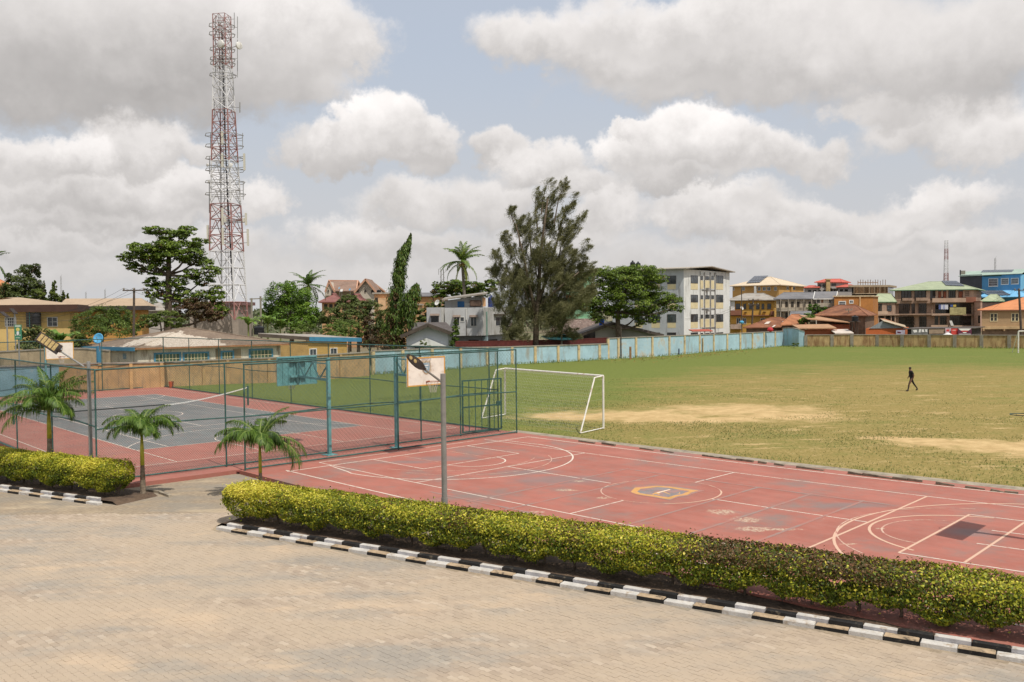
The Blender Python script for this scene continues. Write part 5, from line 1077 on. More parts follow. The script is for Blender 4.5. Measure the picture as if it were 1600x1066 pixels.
# ---- brown three storey house with green roof
m_brown = mat('brown_pink_render', (.34, .23, .165), .9, .12, .5, (.2, .13, .1), .3, .4, streak=True); m_grnr = mat('pale_green_sheet_roof', (.33, .37, .24), .7, .1, .6, (.26, .3, .2), .2, .5, sheet=(1, .1, .9)); m_gfas = mat('green_fascia', (.10, .2, .11), .7); m_balc = mat('pinkish_balcony', (.46, .32, .23), .9, .1, .6)
b = Bld('three storey brown house with a pale green hipped roof, laundry on the middle balcony', (1521, 197), (1398, 200), (1533, 215), 453, m_brown, wallr=(m_dark, None))
b.hip(m_grnr, 2.15, .9, 'L', 6.5, fascia=m_gfas); b.on_roof((b.E_[3], b.E_[0], b.T0), ((1471, 439.6), (1494, 439.8), (1508, 448.2), (1478, 447)), 8, 2, m_solar)
for y0, y1 in ((470, 474), (491.2, 494)): b.blk('L', (1398, y0, 1521, y1), .9, m_brown, 'floor_slab', -.0)
for x0, x1, y0, y1, mt in ((1398, 1407.5, 453.5, 470, m_brown), (1398, 1404, 474, 512, m_brown), (1424, 1428.5, 453.5, 471, m_brown), (1447, 1453, 453.5, 470, m_balc), (1461, 1465.5, 453.5, 468, m_balc), (1470.5, 1473, 453.5, 464, m_balc), (1478.5, 1481.5, 453.5, 466, m_balc), (1493, 1497, 453.5, 466, m_balc), (1504.5, 1521, 453.5, 465, m_balc), (1421, 1424, 474, 491, m_brown), (1429.5, 1435, 474, 491, m_brown), (1447.5, 1461, 474, 491, m_brown), (1428, 1436, 494, 512, m_brown), (1447.6, 1460, 494, 512, m_brown), (1466, 1468, 494, 510, m_brown), (1479, 1484, 494, 510, m_brown), (1517.6, 1521, 474, 512, m_balc)): b.blk('L', (x0, y0, x1, y1), .15, mt, 'column', 0)
for x0, x1, y0, y1, mt in ((1407.6, 1424, 466, 470, m_brown), (1428.6, 1448, 465.5, 470, m_brown), (1454, 1506, 466, 472.5, m_balc), (1506, 1521.5, 464.5, 472.5, m_dred), (1453, 1481, 490, 493, m_balc), (1398, 1453, 490.3, 492, m_brown), (1452, 1478, 508, 511, m_balc), (1480, 1521, 508.5, 511.5, m_balc)): b.blk('L', (x0, y0, x1, y1), 1.5, mt, 'balcony', -.9)
for x0, x1, y0, y1 in ((1408.4, 1423.4, 454.6, 465.5), (1429, 1446, 454.6, 465), (1412, 1421, 476.5, 485), (1436, 1447, 476.5, 485.5), (1458, 1461, 455, 463), (1482.5, 1492, 455, 464), (1417, 1429, 498, 507), (1436.5, 1447, 498, 507), (1469, 1477, 497, 507), (1488, 1495, 497, 506), (1508, 1513, 455.5, 462)): b.win('L', (x0, y0, x1, y1), m_darkfr, (2, 1), m_dark, out=.22)
m_door = mat('red_brown_door', (.22, .065, .03), .6)
for x0, x1 in ((1466, 1470), (1474, 1478), (1497.5, 1503.5)): b.blk('L', (x0, 455.5, x1, 466), .2, m_door, 'door')
b.blk('L', (1453, 484, 1454, 492), 1.5, m_balc, 'balcony_rail', -1.3); b.blk('L', (1481, 480.5, 1506, 492), 1.5, mat('straw_mat_screen', (.42, .37, .18), .9, .15, 1.5), 'balcony_screen', -1.35)
for k, (x0, x1, c_) in enumerate(((1464, 1467.5, (.1, .13, .3)), (1467.6, 1470.5, (.6, .6, .65)), (1470.6, 1473.5, (.35, .38, .55)), (1473.6, 1478.5, (.62, .62, .66)), (1482, 1486, (.08, .12, .3)), (1486.5, 1491, (.6, .45, .1)))):
    mm_ = mat('laundry_cloth', c_, .9, .15, 3); f = b.FL; u0, z0, u1, z1 = f.rect((x0, 476.3, x1, 483.5 if k < 4 else 479.5)); mb = MB(); f.blk(mb, u0, z0, u1, z1, 1.35, 1.39); mb.build('laundry', mm_, label='%s cloth hanging on the middle balcony of the brown house' % ('navy', 'white', 'blue grey', 'pale checked', 'dark blue folded', 'yellow')[k], cat='laundry')
u0, z0, u1, z1 = b.FL.rect((1480, 501, 1482.5, 509)); mb = MB(); mb.slab([b.FL.pt(u0, z1, 1.6), b.FL.pt(u0+.5, z1, 1.6), b.FL.pt(u1+.6, z0, 1.6), b.FL.pt(u1, z0, 1.6)], b.FL.n*.05); mb.build('board', m_white, label='white board leaning on the lowest balcony of the brown house', cat='board')
b = Bld('two storey brown side house under a low pale green roof, left of the tall one', (1397.5, 196), (1361, 190), (1402, 205), 472.6, m_brown); b.hip(m_grnr, 1.9, .8, 'L', 3, fascia=m_gfas)
b.blk('L', (1363, 475, 1378, 491), .03, m_dark, 'opening'); b.win('L', (1364.5, 477.5, 1368.5, 484), m_white, (1, 1), out=.1); b.win('L', (1386, 477.5, 1392.5, 486), m_darkfr, (1, 2), out=.1); b.blk('L', (1361, 491, 1397, 493), 1.2, m_brown, 'floor_slab'); b.blk('L', (1361, 486.5, 1379, 491.2), 1.2, m_balc, 'balcony', -1.0); b.blk('L', (1361, 494, 1397, 510), .03, m_dark, 'opening')
for x0 in (1362, 1366, 1376, 1386, 1392): b.blk('L', (x0, 493, x0+1.3, 511), .9, m_brown, 'column', -.7)
b = Bld('narrow pink stair tower attached right of the tall brown house', (1532, 190), (1521.8, 196), (1536, 205), 472, mat('pink_render', (.44, .27, .20), .9, .1)); b.flat(m_dred, .3, .2); b.win('R', (1530, 492, 1532, 504), m_darkfr, (0, 0), m_dark) if False else None; b.blk('L', (1528.5, 493, 1531.5, 505), .03, m_dark, 'opening')
b = Bld('small house with a pale green hipped roof right of the stair tower', (1556, 203), (1534, 200), (1570, 214), 471.6, mat('dark_brown_wall', (.10, .06, .05), .9)); b.hip(m_grnr, 1.7, .5, 'L', 2, fascia=m_gfas)
# ---- blue building
m_blu = mat('bright_blue_paint', (.10, .29, .50), .75, .08, .5); m_blul = mat('sunlit_blue_paint', (.16, .42, .62), .75, .08, .5); m_char = mat('charcoal_paint', (.075, .075, .085), .8, .12, .5)
b = Bld('bright blue office building with a charcoal end and solar panels on its roof', (1594, 226), (1500, 240), (1612, 236), 428.5, m_blu, 'office building', 'office_building', wallr=(None, m_blul))  # right face is a lighter blue copy, sunlight put into its colour
b.blk('L', (1500, 429.5, 1534.4, 470), .06, m_char, 'charcoal_wall')
q = b.roof_pts(.4); z = b.z1; mb = MB(); rr = np.array([*(q[3]), z]), np.array([*(q[0]), z+.02]), np.array([*(q[0]+(q[1]-q[0])*.5), z+1.4]), np.array([*(q[3]+(q[2]-q[3])*.5), z+1.4]); mb.slab(rr, (0, 0, .12)); r2 = np.array([*(q[2]), z]), np.array([*(q[1]), z+.02]); mb.slab([r2[0], r2[1], rr[2], rr[3]], (0, 0, .12)); b.ro = mb.build('roof', mat('mint_sheet_roof', (.34, .43, .36), .7, .1, .5, sheet=(1, .1, .9)), b.root)
b.on_roof((rr[0], rr[1], rr[2]), ((1536, 422.8), (1585, 422), (1581, 426.3), (1532, 427)), 14, 1, m_solar)
for r_ in ((1545.5, 436, 1558.8, 446.8), (1565, 435.6, 1575.5, 443.8), (1580.5, 435.4, 1591, 443.2)): b.win('L', r_, m_white, (6, 2), fw=.14, sill=m_white, hood=None)
b.win('L', (1511, 438.5, 1518.5, 444.5), m_white, (3, 2), fw=.05); b.blk('L', (1537, 430, 1565, 431.9), .1, mat('dark_green_sign', (.02, .10, .07), .7), 'sign_strip')
b.blk('L', (1499.8, 422, 1501.5, 430), .1, m_char, 'parapet'); b.blk('L', (1501.6, 423, 1508.5, 429), .05, mat('cream_parapet', (.6, .55, .42), .8), 'parapet')
b = Bld('blue roofed building with rows of solar panels below the blue office', (1590, 212), (1526, 216), (1615, 226), 464.5, mat('teal_wall', (.04, .13, .17), .8)); b.hip(mat('sky_blue_sheet_roof', (.16, .40, .62), .65, .08, .5, sheet=(1, .1, .9)), 1.75, .4, 'L', 2.5)
b.on_roof((b.E_[3], b.E_[0], b.T0), ((1528, 455), (1566, 454.6), (1580, 462), (1548, 463.2)), 9, 2, m_solar)
# ---- tan house with orange roof
m_tanw = mat('tan_render', (.40, .27, .15), .9, .08, .5, (.3, .2, .11), .2, .4); m_orr = mat('orange_tile_roof', (.55, .22, .09), .75, .1, .8, (.42, .17, .08), .25, .6, sheet=(0, 1, .5))
b = Bld('tan house with an orange hipped roof at the right edge', (1640, 135), (1534, 137), (1680, 150), 485, m_tanw); b.hip(m_orr, 2.15, .5, 'L', 4.6, fascia=m_dred)
for x0 in (1547.8, 1581): 
    for k in range(2): b.win('L', (x0+k*5.7, 490.5, x0+k*5.7+4, 501.5), m_cream, (0, 1), m_dark, fw=.1)
b.blk('L', (1534, 510, 1640, 514.2), .5, mat('light_tan_band', (.5, .35, .19), .9), 'floor_slab'); b.blk('L', (1534, 514.4, 1640, 530), .02, mat('brown_ground_floor', (.22, .15, .10), .9), 'ground_floor')
for x0 in (1534, 1566, 1600): b.blk('L', (x0, 514, x0+2.2, 517), .7, m_tanw, 'bracket')
# ---- shops behind the brown wall
m_shop = mat('orange_red_shop_wall', (.50, .13, .04), .8, .12, .6, (.3, .09, .05), .3, .6)
b = Bld('orange shop with a corrugated gable behind the brown wall', (1415, 125), (1353, 125), (1420, 131), 512.8, m_shop, 'shop', 'shop')
f = b.FL; m_corr = mat('grey_corrugated_iron', (.25, .27, .28), .6, .15, .8, sheet=(1, 0, .35)); u0, z0 = f.at(1358, 513); u1, z1 = f.at(1378, 502); u2, z2 = f.at(1414, 512.6)
mb = MB(); mb.slab([f.pt(u0, b.z1, .1), f.pt(u2, b.z1, .1), f.pt(u1, z1, .1)], -f.n*.1); mb.build('gable_sheet', m_corr, b.root)
m_tans = mat('tan_corrugated_roof', (.42, .33, .22), .75, .15, .5, (.55, .48, .38), .3, .5, sheet=(.8, .2, .9))
mb = MB(); mb.slab([f.pt(u1, z1, .5), f.pt(u2, b.z1+.05, .5), f.pt(u2+2.6, b.z1+.25, -6), f.pt(u1+2.2, z1+.25, -6)], (0, 0, .06)); mb.build('roof', m_tans, b.root)
mb = MB(); mb.slab([f.pt(u1+2.2, z1+.26, -6), f.pt(u2+2.6, b.z1+.26, -6), f.pt(u2+3.4, b.z1+.2, -8), f.pt(u1+3.6, z1+.2, -8)], (0, 0, .06)); mb.build('roof', m_rust2, b.root)
def sign(label, D, r, mt, parts=(), post=True, name='sign', txt=None):
    x0, y0, x1, y1 = r; a = P(x0, y1, D); c = P(x1, y0, D); root = empty(name, (a[0], D, -.2), label, 'sign'); mb = MB(); mb.box(((a[0]+c[0])/2, D, (a[2]+c[2])/2), (c[0]-a[0], .06, c[2]-a[2])); mb.build('sign_board', mt, root)
    if post:
        mb = MB()
        for t_ in ((.08, .92) if post == 2 else (.5,)): mb.tube([(a[0]+(c[0]-a[0])*t_, D+.06, -.2), (a[0]+(c[0]-a[0])*t_, D+.06, a[2]+.2)], .05, 6)
        mb.build('post', m_steel, root)
    for k, (poly, m2) in enumerate(parts):
        q = [P(px, py, D) for px, py in poly]; q = [np.array([w[0], D-.035-.004*k, w[2]]) for w in q]; mb = MB(); mb.slab(q, (0, -.006, 0)); mb.build('print', m2, root)
    return root
m_redb = mat('red_banner', (.50, .05, .04), .6, .1, 2); m_pur = mat('purple_banner', (.12, .03, .06), .6, .1, 2); m_gb = mat('grey_banner', (.16, .16, .15), .7, .15, 2)
sign('orange red shop banner strip lowest right of the corrugated gable', 124.6, (1400, 516, 1414, 522.8), mat('pale_banner', (.45, .42, .5), .7, .2, 2), [([(1402, 518), (1408, 519), (1407, 521), (1402, 520.5)], m_pur)], 2)['label'] = 'pale purple shop banner at the right end of the orange shop'
b = Bld('row of dark shop stalls behind the brown wall', (1518, 121), (1418, 121), (1533, 127), 513.5, mat('dark_stall', (.05, .04, .035), .9), 'shop', 'shop'); b.flat(m_darkfr, .5, .12)
sign('grey shop sign with white strokes left of the tan shop shutter', 119, (1424, 514, 1450, 523), m_gb, [([(1426, 516), (1432, 515.5), (1433, 519), (1428, 520)], m_white), ([(1436, 514.6), (1439, 514.6), (1438, 519.5), (1435, 519.5)], m_white), ([(1440, 515), (1443, 514.8), (1444, 519), (1440, 519)], m_white), ([(1445, 514.8), (1448.5, 515), (1448.5, 519), (1446, 519)], m_white)], 2)
sign('plain tan shutter between the grey sign and the red banner', 119, (1451.5, 514.8, 1476, 521.6), mat('tan_shutter', (.30, .22, .15), .8, .1), [], 2)['category'] = 'shutter'
sign('pale pink poster left of the red banner', 118.8, (1477, 513, 1486, 520.5), mat('pink_poster', (.5, .36, .38), .7, .25, 3), [([(1478.5, 515), (1483, 515), (1483, 518), (1478.5, 518)], m_redb)], 2)
sign('red banner in the middle of the shops behind the brown wall', 118.6, (1486.4, 513.4, 1496, 523), m_redb, [([(1488, 515.5), (1493, 515.5), (1493, 517), (1488, 517)], mat('pale_red_print', (.7, .35, .3), .7))], 2)
sign('purple and white banner right of the red one', 118.4, (1496.8, 513, 1518, 524), m_pur, [([(1497, 513.4), (1517.6, 513.4), (1512, 517.5), (1502, 517.5)], m_white), ([(1501, 516.6), (1513, 516.6), (1511.5, 518.6), (1503, 518.6)], m_redb), ([(1503.5, 519), (1510.5, 519), (1509, 520.6), (1505, 520.6)], m_white), ([(1498, 521.4), (1516.5, 521.4), (1516.5, 523.6), (1498, 523.6)], mat('grey_print', (.4, .38, .38), .7))], 2)
c_ = P(1481, 521, 118.2); mb = MB(); mb.lathe((c_[0], 118.2, c_[2]-.5), [(1.0, 0), (.55, .35), (.05, .6)], 10); rt = empty('parasol', (c_[0], 118.2, -.2), 'white market parasol showing just above the brown wall by the red banner', 'parasol'); mb.build('canopy', m_white, rt); mb = MB(); mb.tube([(c_[0], 118.2, -.2), (c_[0], 118.2, c_[2])], .03, 6); mb.build('pole', m_steel, rt)

# ---- buildings in the middle
m_roofbr = mat('brown_tile_roof', (.25, .165, .125), .85, .12, .8, (.14, .08, .06), .3, .5); m_terra = mat('terracotta_verge', (.52, .29, .19), .8, .1, 1); m_maroon = mat('maroon_sheet_roof', (.23, .095, .08), .7, .12, .6, sheet=(1, .2, .7))
m_gable = mat('pale_stone_render', (.50, .44, .36), .9, .08, .6); m_peach = mat('peach_render', (.58, .34, .18), .9, .1, .6, (.35, .24, .16), .25, .5)
b = Bld('large pale house with steep brown roofs edged in terracotta, highest house left of centre', (556, 172), (508, 170), (592, 180), 456, m_gable)
b.gable(m_roofbr, (456-439.5)/F*172, .3, 'L', fascia=m_terra) if False else None
def gableroof(b, E0, E1, R0_, R1_, D0, Db, mt, vm):
    """front slope given by photo points on the near eave (E0,E1) and ridge (R0_,R1_)"""
    a, c = P(*E0, D0), P(*E1, D0); r0, r1 = P(*R0_, Db), P(*R1_, Db); mb = MB(); mb.slab([a, c, r1, r0], (0, 0, .12)); mir = lambda p_, r_: np.array([p_[0], 2*Db-D0, p_[2]]); mb.slab([r0, r1, mir(c, r1), mir(a, r0)], (0, 0, .12)); ro = mb.build('roof', mt, b.root)
    mb = MB()
    for p_, q_ in ((a, r0), (c, r1)): mb.beam(p_+[0, -.1, .12], q_+[0, 0, .14], .22, .3); mb.beam(mir(p_, q_)+[0, .1, .12], q_+[0, 0, .14], .22, .3)
    mb.beam(r0+[0, 0, .15], r1+[0, 0, .15], .25, .2); mb.build('verge', vm, b.root); return ro
gableroof(b, (523, 455.5), (557, 455.5), (513.8, 439.5), (559, 440), 169, 174, m_roofbr, m_terra)
gableroof(b, (577, 455), (590, 455.5), (579, 441.5), (581, 441.5), 173, 178, m_roofbr, m_terra)
f = b.FL; mb = MB(); A_ = [P(x_, y_, 166.5) for x_, y_ in ((554.5, 466), (554.5, 455.5), (571, 437.5), (586, 455.5), (586, 467.5))]; mb.slab(A_, (0, 6, 0)); mb.build('front_gable', m_gable, b.root)
mb = MB(); mb.slab([P(553.5, 457, 166)+[0, 0, 0], P(571, 436.3, 166), P(571, 436.3, 166)+[0, 8, 0], P(553.5, 457, 166)+[0, 8, 0]], (0, 0, .14)).slab([P(571, 436.3, 166), P(588, 457, 166), P(588, 457, 166)+[0, 8, 0], P(571, 436.3, 166)+[0, 8, 0]], (0, 0, .14)); mb.build('roof', m_roofbr, b.root)
mb = MB(); mb.beam(P(553.3, 457.3, 165.9), P(571, 436.4, 165.9), .12, .34).beam(P(571, 436.4, 165.9), P(588.2, 457.3, 165.9), .12, .34); mb.build('verge', m_terra, b.root)
mb = MB(); A_ = [P(x_, y_, 168.8) for x_, y_ in ((508.5, 462), (508.5, 455.5), (514, 440.5), (522.6, 455.5), (522.6, 462))]; mb.slab(A_, (0, 5, 0)); mb.build('side_gable', m_gable, b.root); mb = MB(); mb.beam(P(508, 456.5, 168.6), P(514, 439.4, 168.6), .15, .3).beam(P(514, 439.4, 168.6), P(523, 456.5, 168.6), .15, .3); mb.build('verge', m_terra, b.root)
def pwin(b, r, D, mt=None, fr=None): x0, y0, x1, y1 = r; a, c = P(x0, y1, D), P(x1, y0, D); mb = MB(); mb.box(((a[0]+c[0])/2, D-.02, (a[2]+c[2])/2), (c[0]-a[0], .06, c[2]-a[2])); w = mb.build('window', fr or m_darkfr, b.root); e = .06; mb = MB(); mb.box(((a[0]+c[0])/2, D-.06, (a[2]+c[2])/2), (c[0]-a[0]-2*e, .03, c[2]-a[2]-2*e)); mb.build('pane', mt or m_dark, w)
for r_, D_ in (((569.5, 452.5, 572, 456.5), 166.4), ((557.5, 452.5, 560.5, 456.5), 166.4), ((580, 453.5, 583.5, 458.5), 166.4), ((512, 453, 513.8, 457), 168.7), ((518, 454, 520.6, 460), 168.7), ((550, 459.5, 554, 463), 169.5)): pwin(b, r_, D_)
mb = MB(); c0 = P(571, 455.3, 166.4); pts = [c0+np.array([.5*math.cos(R(t_)), -.03, .5*math.sin(R(t_))+.2]) for t_ in range(0, 181, 20)]; mb.tube(pts, .05, 5); mb.build('arch_trim', m_gable, b.root)
dish('pale blue satellite dish leftmost on the pale steep roofed house', 530.5, 450.5, 168, 2, (-.5, -.7, .4), mat('blue_dish', (.35, .5, .62), .5), 1.5); dish('white satellite dish between the two blue ones on the steep roofed house', 534, 454, 167.6, 2.2, (-.2, -.8, .5), None, 1.3); dish('blue satellite dish right of the white one on the steep roofed house', 547, 452.7, 167.8, 2, (-.5, -.7, .4), mat('bright_blue_dish', (.2, .42, .62), .5), 1.4)
for lab, A_, L_2, R_2, yt, hh in (('maroon roofed house half hidden by trees, left of its twin', (535, 140), (503, 140), (541, 150), 473, 1.55), ('maroon roofed house half hidden by trees, right of its twin', (568, 143), (541, 143), (575, 150), 472.5, 1.4)):
    b = Bld(lab, A_, L_2, R_2, yt, m_peach); b.hip(m_maroon, hh, .5, 'L', 2.4)
    for x0 in (L_2[0]+4, L_2[0]+12, L_2[0]+20): b.win('L', (x0, 476, x0+4, 482), m_darkfr, (1, 0), m_dark)
b = Bld('flat roofed peach building with a black tank and a dish beside the drooping tree', (606, 142), (585, 142), (614, 152), 459.5, m_peach, 'building', 'building'); b.flat(m_slab, .3, .25); b.blk('L', (592, 466, 603, 485), .8, mat('light_peach', (.66, .42, .24), .85), 'stair_block')
b.win('L', (586.5, 466, 590, 472), m_darkfr, (1, 0), m_dark); tank('small black water tank on the flat peach building', 592, 453, 460, 143, 7, z0=b.z1+.25); dish('white satellite dish on the flat peach building', 603.5, 452.5, 143, 2.4, (-.6, -.6, .5), None, .9)
b = Bld('orange tan building with a dark flat roof behind the coconut palm', (690, 150), (640, 150), (700, 160), 463.5, mat('orange_tan_render', (.47, .27, .13), .9, .1, .5), 'building', 'building'); b.hip(m_slate, .7, .4, 'L', 1); b.blk('L', (676.5, 464, 677.5, 485), .1, m_darkfr, 'drain_pipe')
b = Bld('peach wall of a low house seen between the drooping tree and the grey house', (655, 120), (622, 118), (660, 126), 477, m_peach); b.flat(m_slab, .2, .2)
# grey white house
m_gw = mat('grey_white_render', (.50, .50, .50), .9, .08, .5, (.3, .28, .26), .3, .5, streak=True); m_gw2 = mat('pale_grey_render_worn', (.45, .44, .42), .9, .1, .5, (.22, .2, .17), .45, .5, streak=True); m_awn = mat('brown_awning_sheet', (.20, .15, .12), .8, .2, 1.2)
b = Bld('grey two storey house with awninged windows and a slanted roof room on top', (754, 100), (695, 100), (800, 108), 480.5, m_gw, wallr=(None, m_gw2), z0=P(754, 524.5, 100)[2])
for r_ in ((709.7, 496, 717.6, 509), (735.8, 496, 744.5, 509.3)): b.win('L', r_, m_white, (1, 0), hood=m_awn)
b.win('L', (719.4, 496, 724.8, 502), m_white, (0, 0)); b.win('R', (774, 495.5, 788, 509), m_white, (1, 0)); b.blk('R', (771, 490.5, 790, 493), .3, m_darkfr, 'shade_ledge'); b.blk('L', (727.8, 481, 728.8, 500), .08, m_white, 'drain_pipe'); b.blk('L', (728.2, 500, 729, 524), .06, m_darkfr, 'drain_pipe')
b.blk('R', (759, 487, 760.4, 525), .1, mat('green_pipe', (.2, .32, .27), .7), 'drain_pipe')
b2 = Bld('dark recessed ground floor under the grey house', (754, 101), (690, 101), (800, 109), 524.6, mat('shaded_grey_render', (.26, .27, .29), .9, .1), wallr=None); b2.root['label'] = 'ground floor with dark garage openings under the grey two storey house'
for r_ in ((732, 531, 748, 548), (753.0, 531, 753.6, 548)): b2.blk('L', r_, .03, m_dark, 'opening')
for r_ in ((757, 530.5, 777, 548), (781, 530.5, 805, 548)): b2.blk('R', r_, .03, m_dark, 'opening')
b2.blk('R', (754, 526, 756.4, 548), .5, mat('teal_grey_column', (.25, .33, .35), .8), 'column')
top = Bld('slanted roof room on the grey house', (754, 103), (694.6, 103), (760, 107), 466, m_gw, z0=b.z1-.02); top.root['label'] = 'slanted roof room standing on the parapet of the grey two storey house'
zl, zr = P(690.7, 469.5, 102)[2], P(759.7, 460.5, 102)[2]; A_, B_ = P(690.5, 468, 101.2), P(760, 460, 101.2); A_[2] = zl; B_[2] = zr; mb = MB(); mb.slab([A_, B_, B_+[0, 6.5, .3], A_+[0, 6.5, .3]], (0, 0, .16)); mb.build('roof', m_gsheet, top.root)
me_ = [o for o in top.root.children if o.name.startswith('wall')][0]; COL.objects.unlink(me_); bpy.data.objects.remove(me_)
mb = MB(); x0, x1 = P(695, 470, 103)[0], P(756, 470, 103)[0]; mb.hexa([(x0, 103, b.z1-.02), (x1, 103, b.z1-.02), (x1, 106.5, b.z1-.02), (x0, 106.5, b.z1-.02)], [(x0, 103, zl-.02), (x1, 103, zr-.1), (x1, 106.5, zr-.1), (x0, 106.5, zl-.02)]); mb.build('wall', m_gw, top.root)
top.blk('L', (714.8, 471, 725.4, 480), .05, mat('blue_panel', (.06, .2, .48), .7), 'blue_door'); top.blk('L', (726, 474, 734, 480), .06, m_white, 'panel')
b3 = Bld('small grey block with one awninged window left of the grey house', (689, 98), (666.5, 98), (694.5, 101), 480.5, m_gw, wallr=(None, mat('white_side_wall', (.6, .58, .54), .85)), name='house'); b3.win('L', (674.5, 494, 684.8, 506), m_darkfr, (2, 0), hood=m_awn)
D_ = 102; a = P(734.5, 474, D_); c = P(752, 474, D_); r = .36; mb = MB(); mb.lathe(a, [(r*.5, -.05), (r, .08), (r, c[0]-a[0]-.08), (r*.5, c[0]-a[0]+.05)], 14, axis=(1, 0, 0)); o = mb.build('water_tank', mat('rusty_tank', (.22, .14, .1), .8, .25, 2), label='rusty horizontal drum tank on the parapet of the grey house', cat='water tank')
tank('blue plastic water tank on the parapet of the grey house', 767.5, 462.5, 479, 103, 10.5, mat('blue_plastic', (.045, .07, .24), .4, .1), z0=P(767, 480, 103)[2]); mb = MB(); g_ = P(756.5, 479, 102); mb.box((g_[0], 102, g_[2]+.5), (.36, .36, 1.0)); mb.build('chimney_block', m_peach, label='small tan block between the rusty drum and the blue tank', cat='block')
dish('large white satellite dish behind the small grey block', 683.7, 473.5, 105, 4.6, (-.55, -.7, .35), None, 1.4)
# grey gables behind the walls
m_dtile = mat('dark_brown_roof', (.10, .085, .08), .85, .15, .8, (.3, .28, .26), .12, 1.5)
def gfront(label, apex, Lp, Rp, yb, D, mt, mr, depth=9, th=.2, inner=None, ov=.5):
    a = P(*apex, D); l = P(*Lp, D); r = P(*Rp, D); root = empty('house', (a[0], D, -.3), label, 'house'); mb = MB()
    pts = [np.array([l[0]+ov, D, -.3]), np.array([l[0]+ov, D, l[2]]), np.array([a[0], D, a[2]-.05]), np.array([r[0]-ov, D, r[2]]), np.array([r[0]-ov, D, -.3])]; mb.slab(pts, (0, depth, 0)); mb.build('wall', mt, root)
    mb = MB(); o_ = np.array([0, -.6, 0]); dd = np.array([0, depth+.6, 0])
    for s_, e_ in ((l, a), (a, r)): mb.slab([s_+o_, e_+o_, e_+dd, s_+dd], (0, 0, th))
    mb.build('roof', mr, root); mb = MB(); mb.beam(l+o_+[0, -.03, .05], a+o_+[0, -.03, .05], .06, .34).beam(a+o_+[0, -.03, .05], r+o_+[0, -.03, .05], .06, .34); mb.build('fascia', m_darkfr, root); return root
g1 = gfront('grey gable fronted house behind the lower blue wall', (669.5, 508.5), (627, 527), (708, 522.5), 545, 88, m_bgrey, m_dtile)
mb = MB(); A_ = [P(x_, y_, 87.6) for x_, y_ in ((641, 540), (666, 528.5), (697, 541))]; mb.slab(A_, (0, .3, 0)); mb.build('pediment', m_lgrey, g1)
for r_ in ((648, 541, 660, 549), (672, 541, 684, 549)): x0, y0, x1, y1 = r_; a, c = P(x0, y1, 87.7), P(x1, y0, 87.7); mb = MB(); mb.box(((a[0]+c[0])/2, 87.75, (a[2]+c[2])/2), (c[0]-a[0], .1, c[2]-a[2])); mb.build('window', m_dark, g1)
mb = MB(); mb.slab([P(640, 506, 97), P(697, 505.7, 97), P(714, 523, 90), P(640, 523, 90)], (0, 0, .15)); mb.build('rear_roof', m_dtile, g1)
g2 = gfront('low grey house with a wide dark gable under the right almond tree', (957, 506), (903, 525.5), (1036, 525), 540, 109, mat('warm_grey_render', (.30, .28, .26), .9, .1, .5), m_dtile, 10)
mb = MB()
A_ = [P(x_, y_, 108.9) for x_, y_ in ((912, 531), (912, 524), (930, 516), (930, 524), (930, 531))]; mb.slab(A_, (0, -.05, 0)); mb.build('opening', m_dark, g2)
m_speck = mat('speckled_rusty_roof', (.17, .12, .10), .85, .25, 3, (.62, .52, .45), .12, 3.2, sheet=(1, 0, .5))
b = Bld('low house with a rust roof speckled with leaves beside the turquoise canopy', (926, 121), (862, 119), (936, 130), 519.5, m_dorange); b.hip(m_speck, 1.75, .3, 'L', .6)
b = Bld('pale green house glimpsed between the feathery tree and the almond tree', (920, 128), (884, 128), (926, 138), 430, mat('pale_green_render', (.22, .40, .25), .9, .1, .5), z0=-.3); b.flat(m_slab, .3, .2)
for y0 in (442, 470): b.blk('L', (897, y0, 912, y0+14), .05, m_dark, 'opening')
b.blk('L', (884, 462, 921, 465), .8, m_dorange, 'balcony'); b.blk('L', (903, 497, 917, 503), .5, mat('light_green_panel', (.3, .5, .33), .8), 'balcony'); tank('small blue tank under the branches of the right almond tree', 940, 496, 506, 112, 8, mat('blue_plastic', (.02, .10, .5), .4, .1), z0=P(940, 506, 112)[2]-.3)
# turquoise canopy
root = empty('canopy', (P(876, 530, 96)[0], 96, -.2), 'turquoise fabric canopy on a pole behind the lower blue wall', 'canopy'); m_tq = mat('turquoise_fabric', (.08, .33, .31), .7, .12, 1)
mb = MB(); pts = [P(845, 525.5, 96), P(857, 523.6, 96), P(877, 522, 96), P(893, 524.5, 96), P(907, 528.5, 96), P(897, 531, 95), P(877, 531.5, 94.6), P(856, 530, 95)]; ctr = P(877, 521.5, 98.5)
mb.add(pts+[ctr, ctr+[0, 0, -.05]]+[p_+[0, 0, -.04] for p_ in pts], [(i, (i+1) % 8, 8) for i in range(8)]+[(10+(i+1) % 8, 10+i, 9) for i in range(8)]); mb.build('fabric', m_tq, root); mb = MB(); mb.tube([P(877.5, 521.5, 95)*np.array([1, 1, 0])+[0, 0, -.2], P(877.5, 521.5, 95)], .09, 8); mb.build('pole', m_gpil, root)
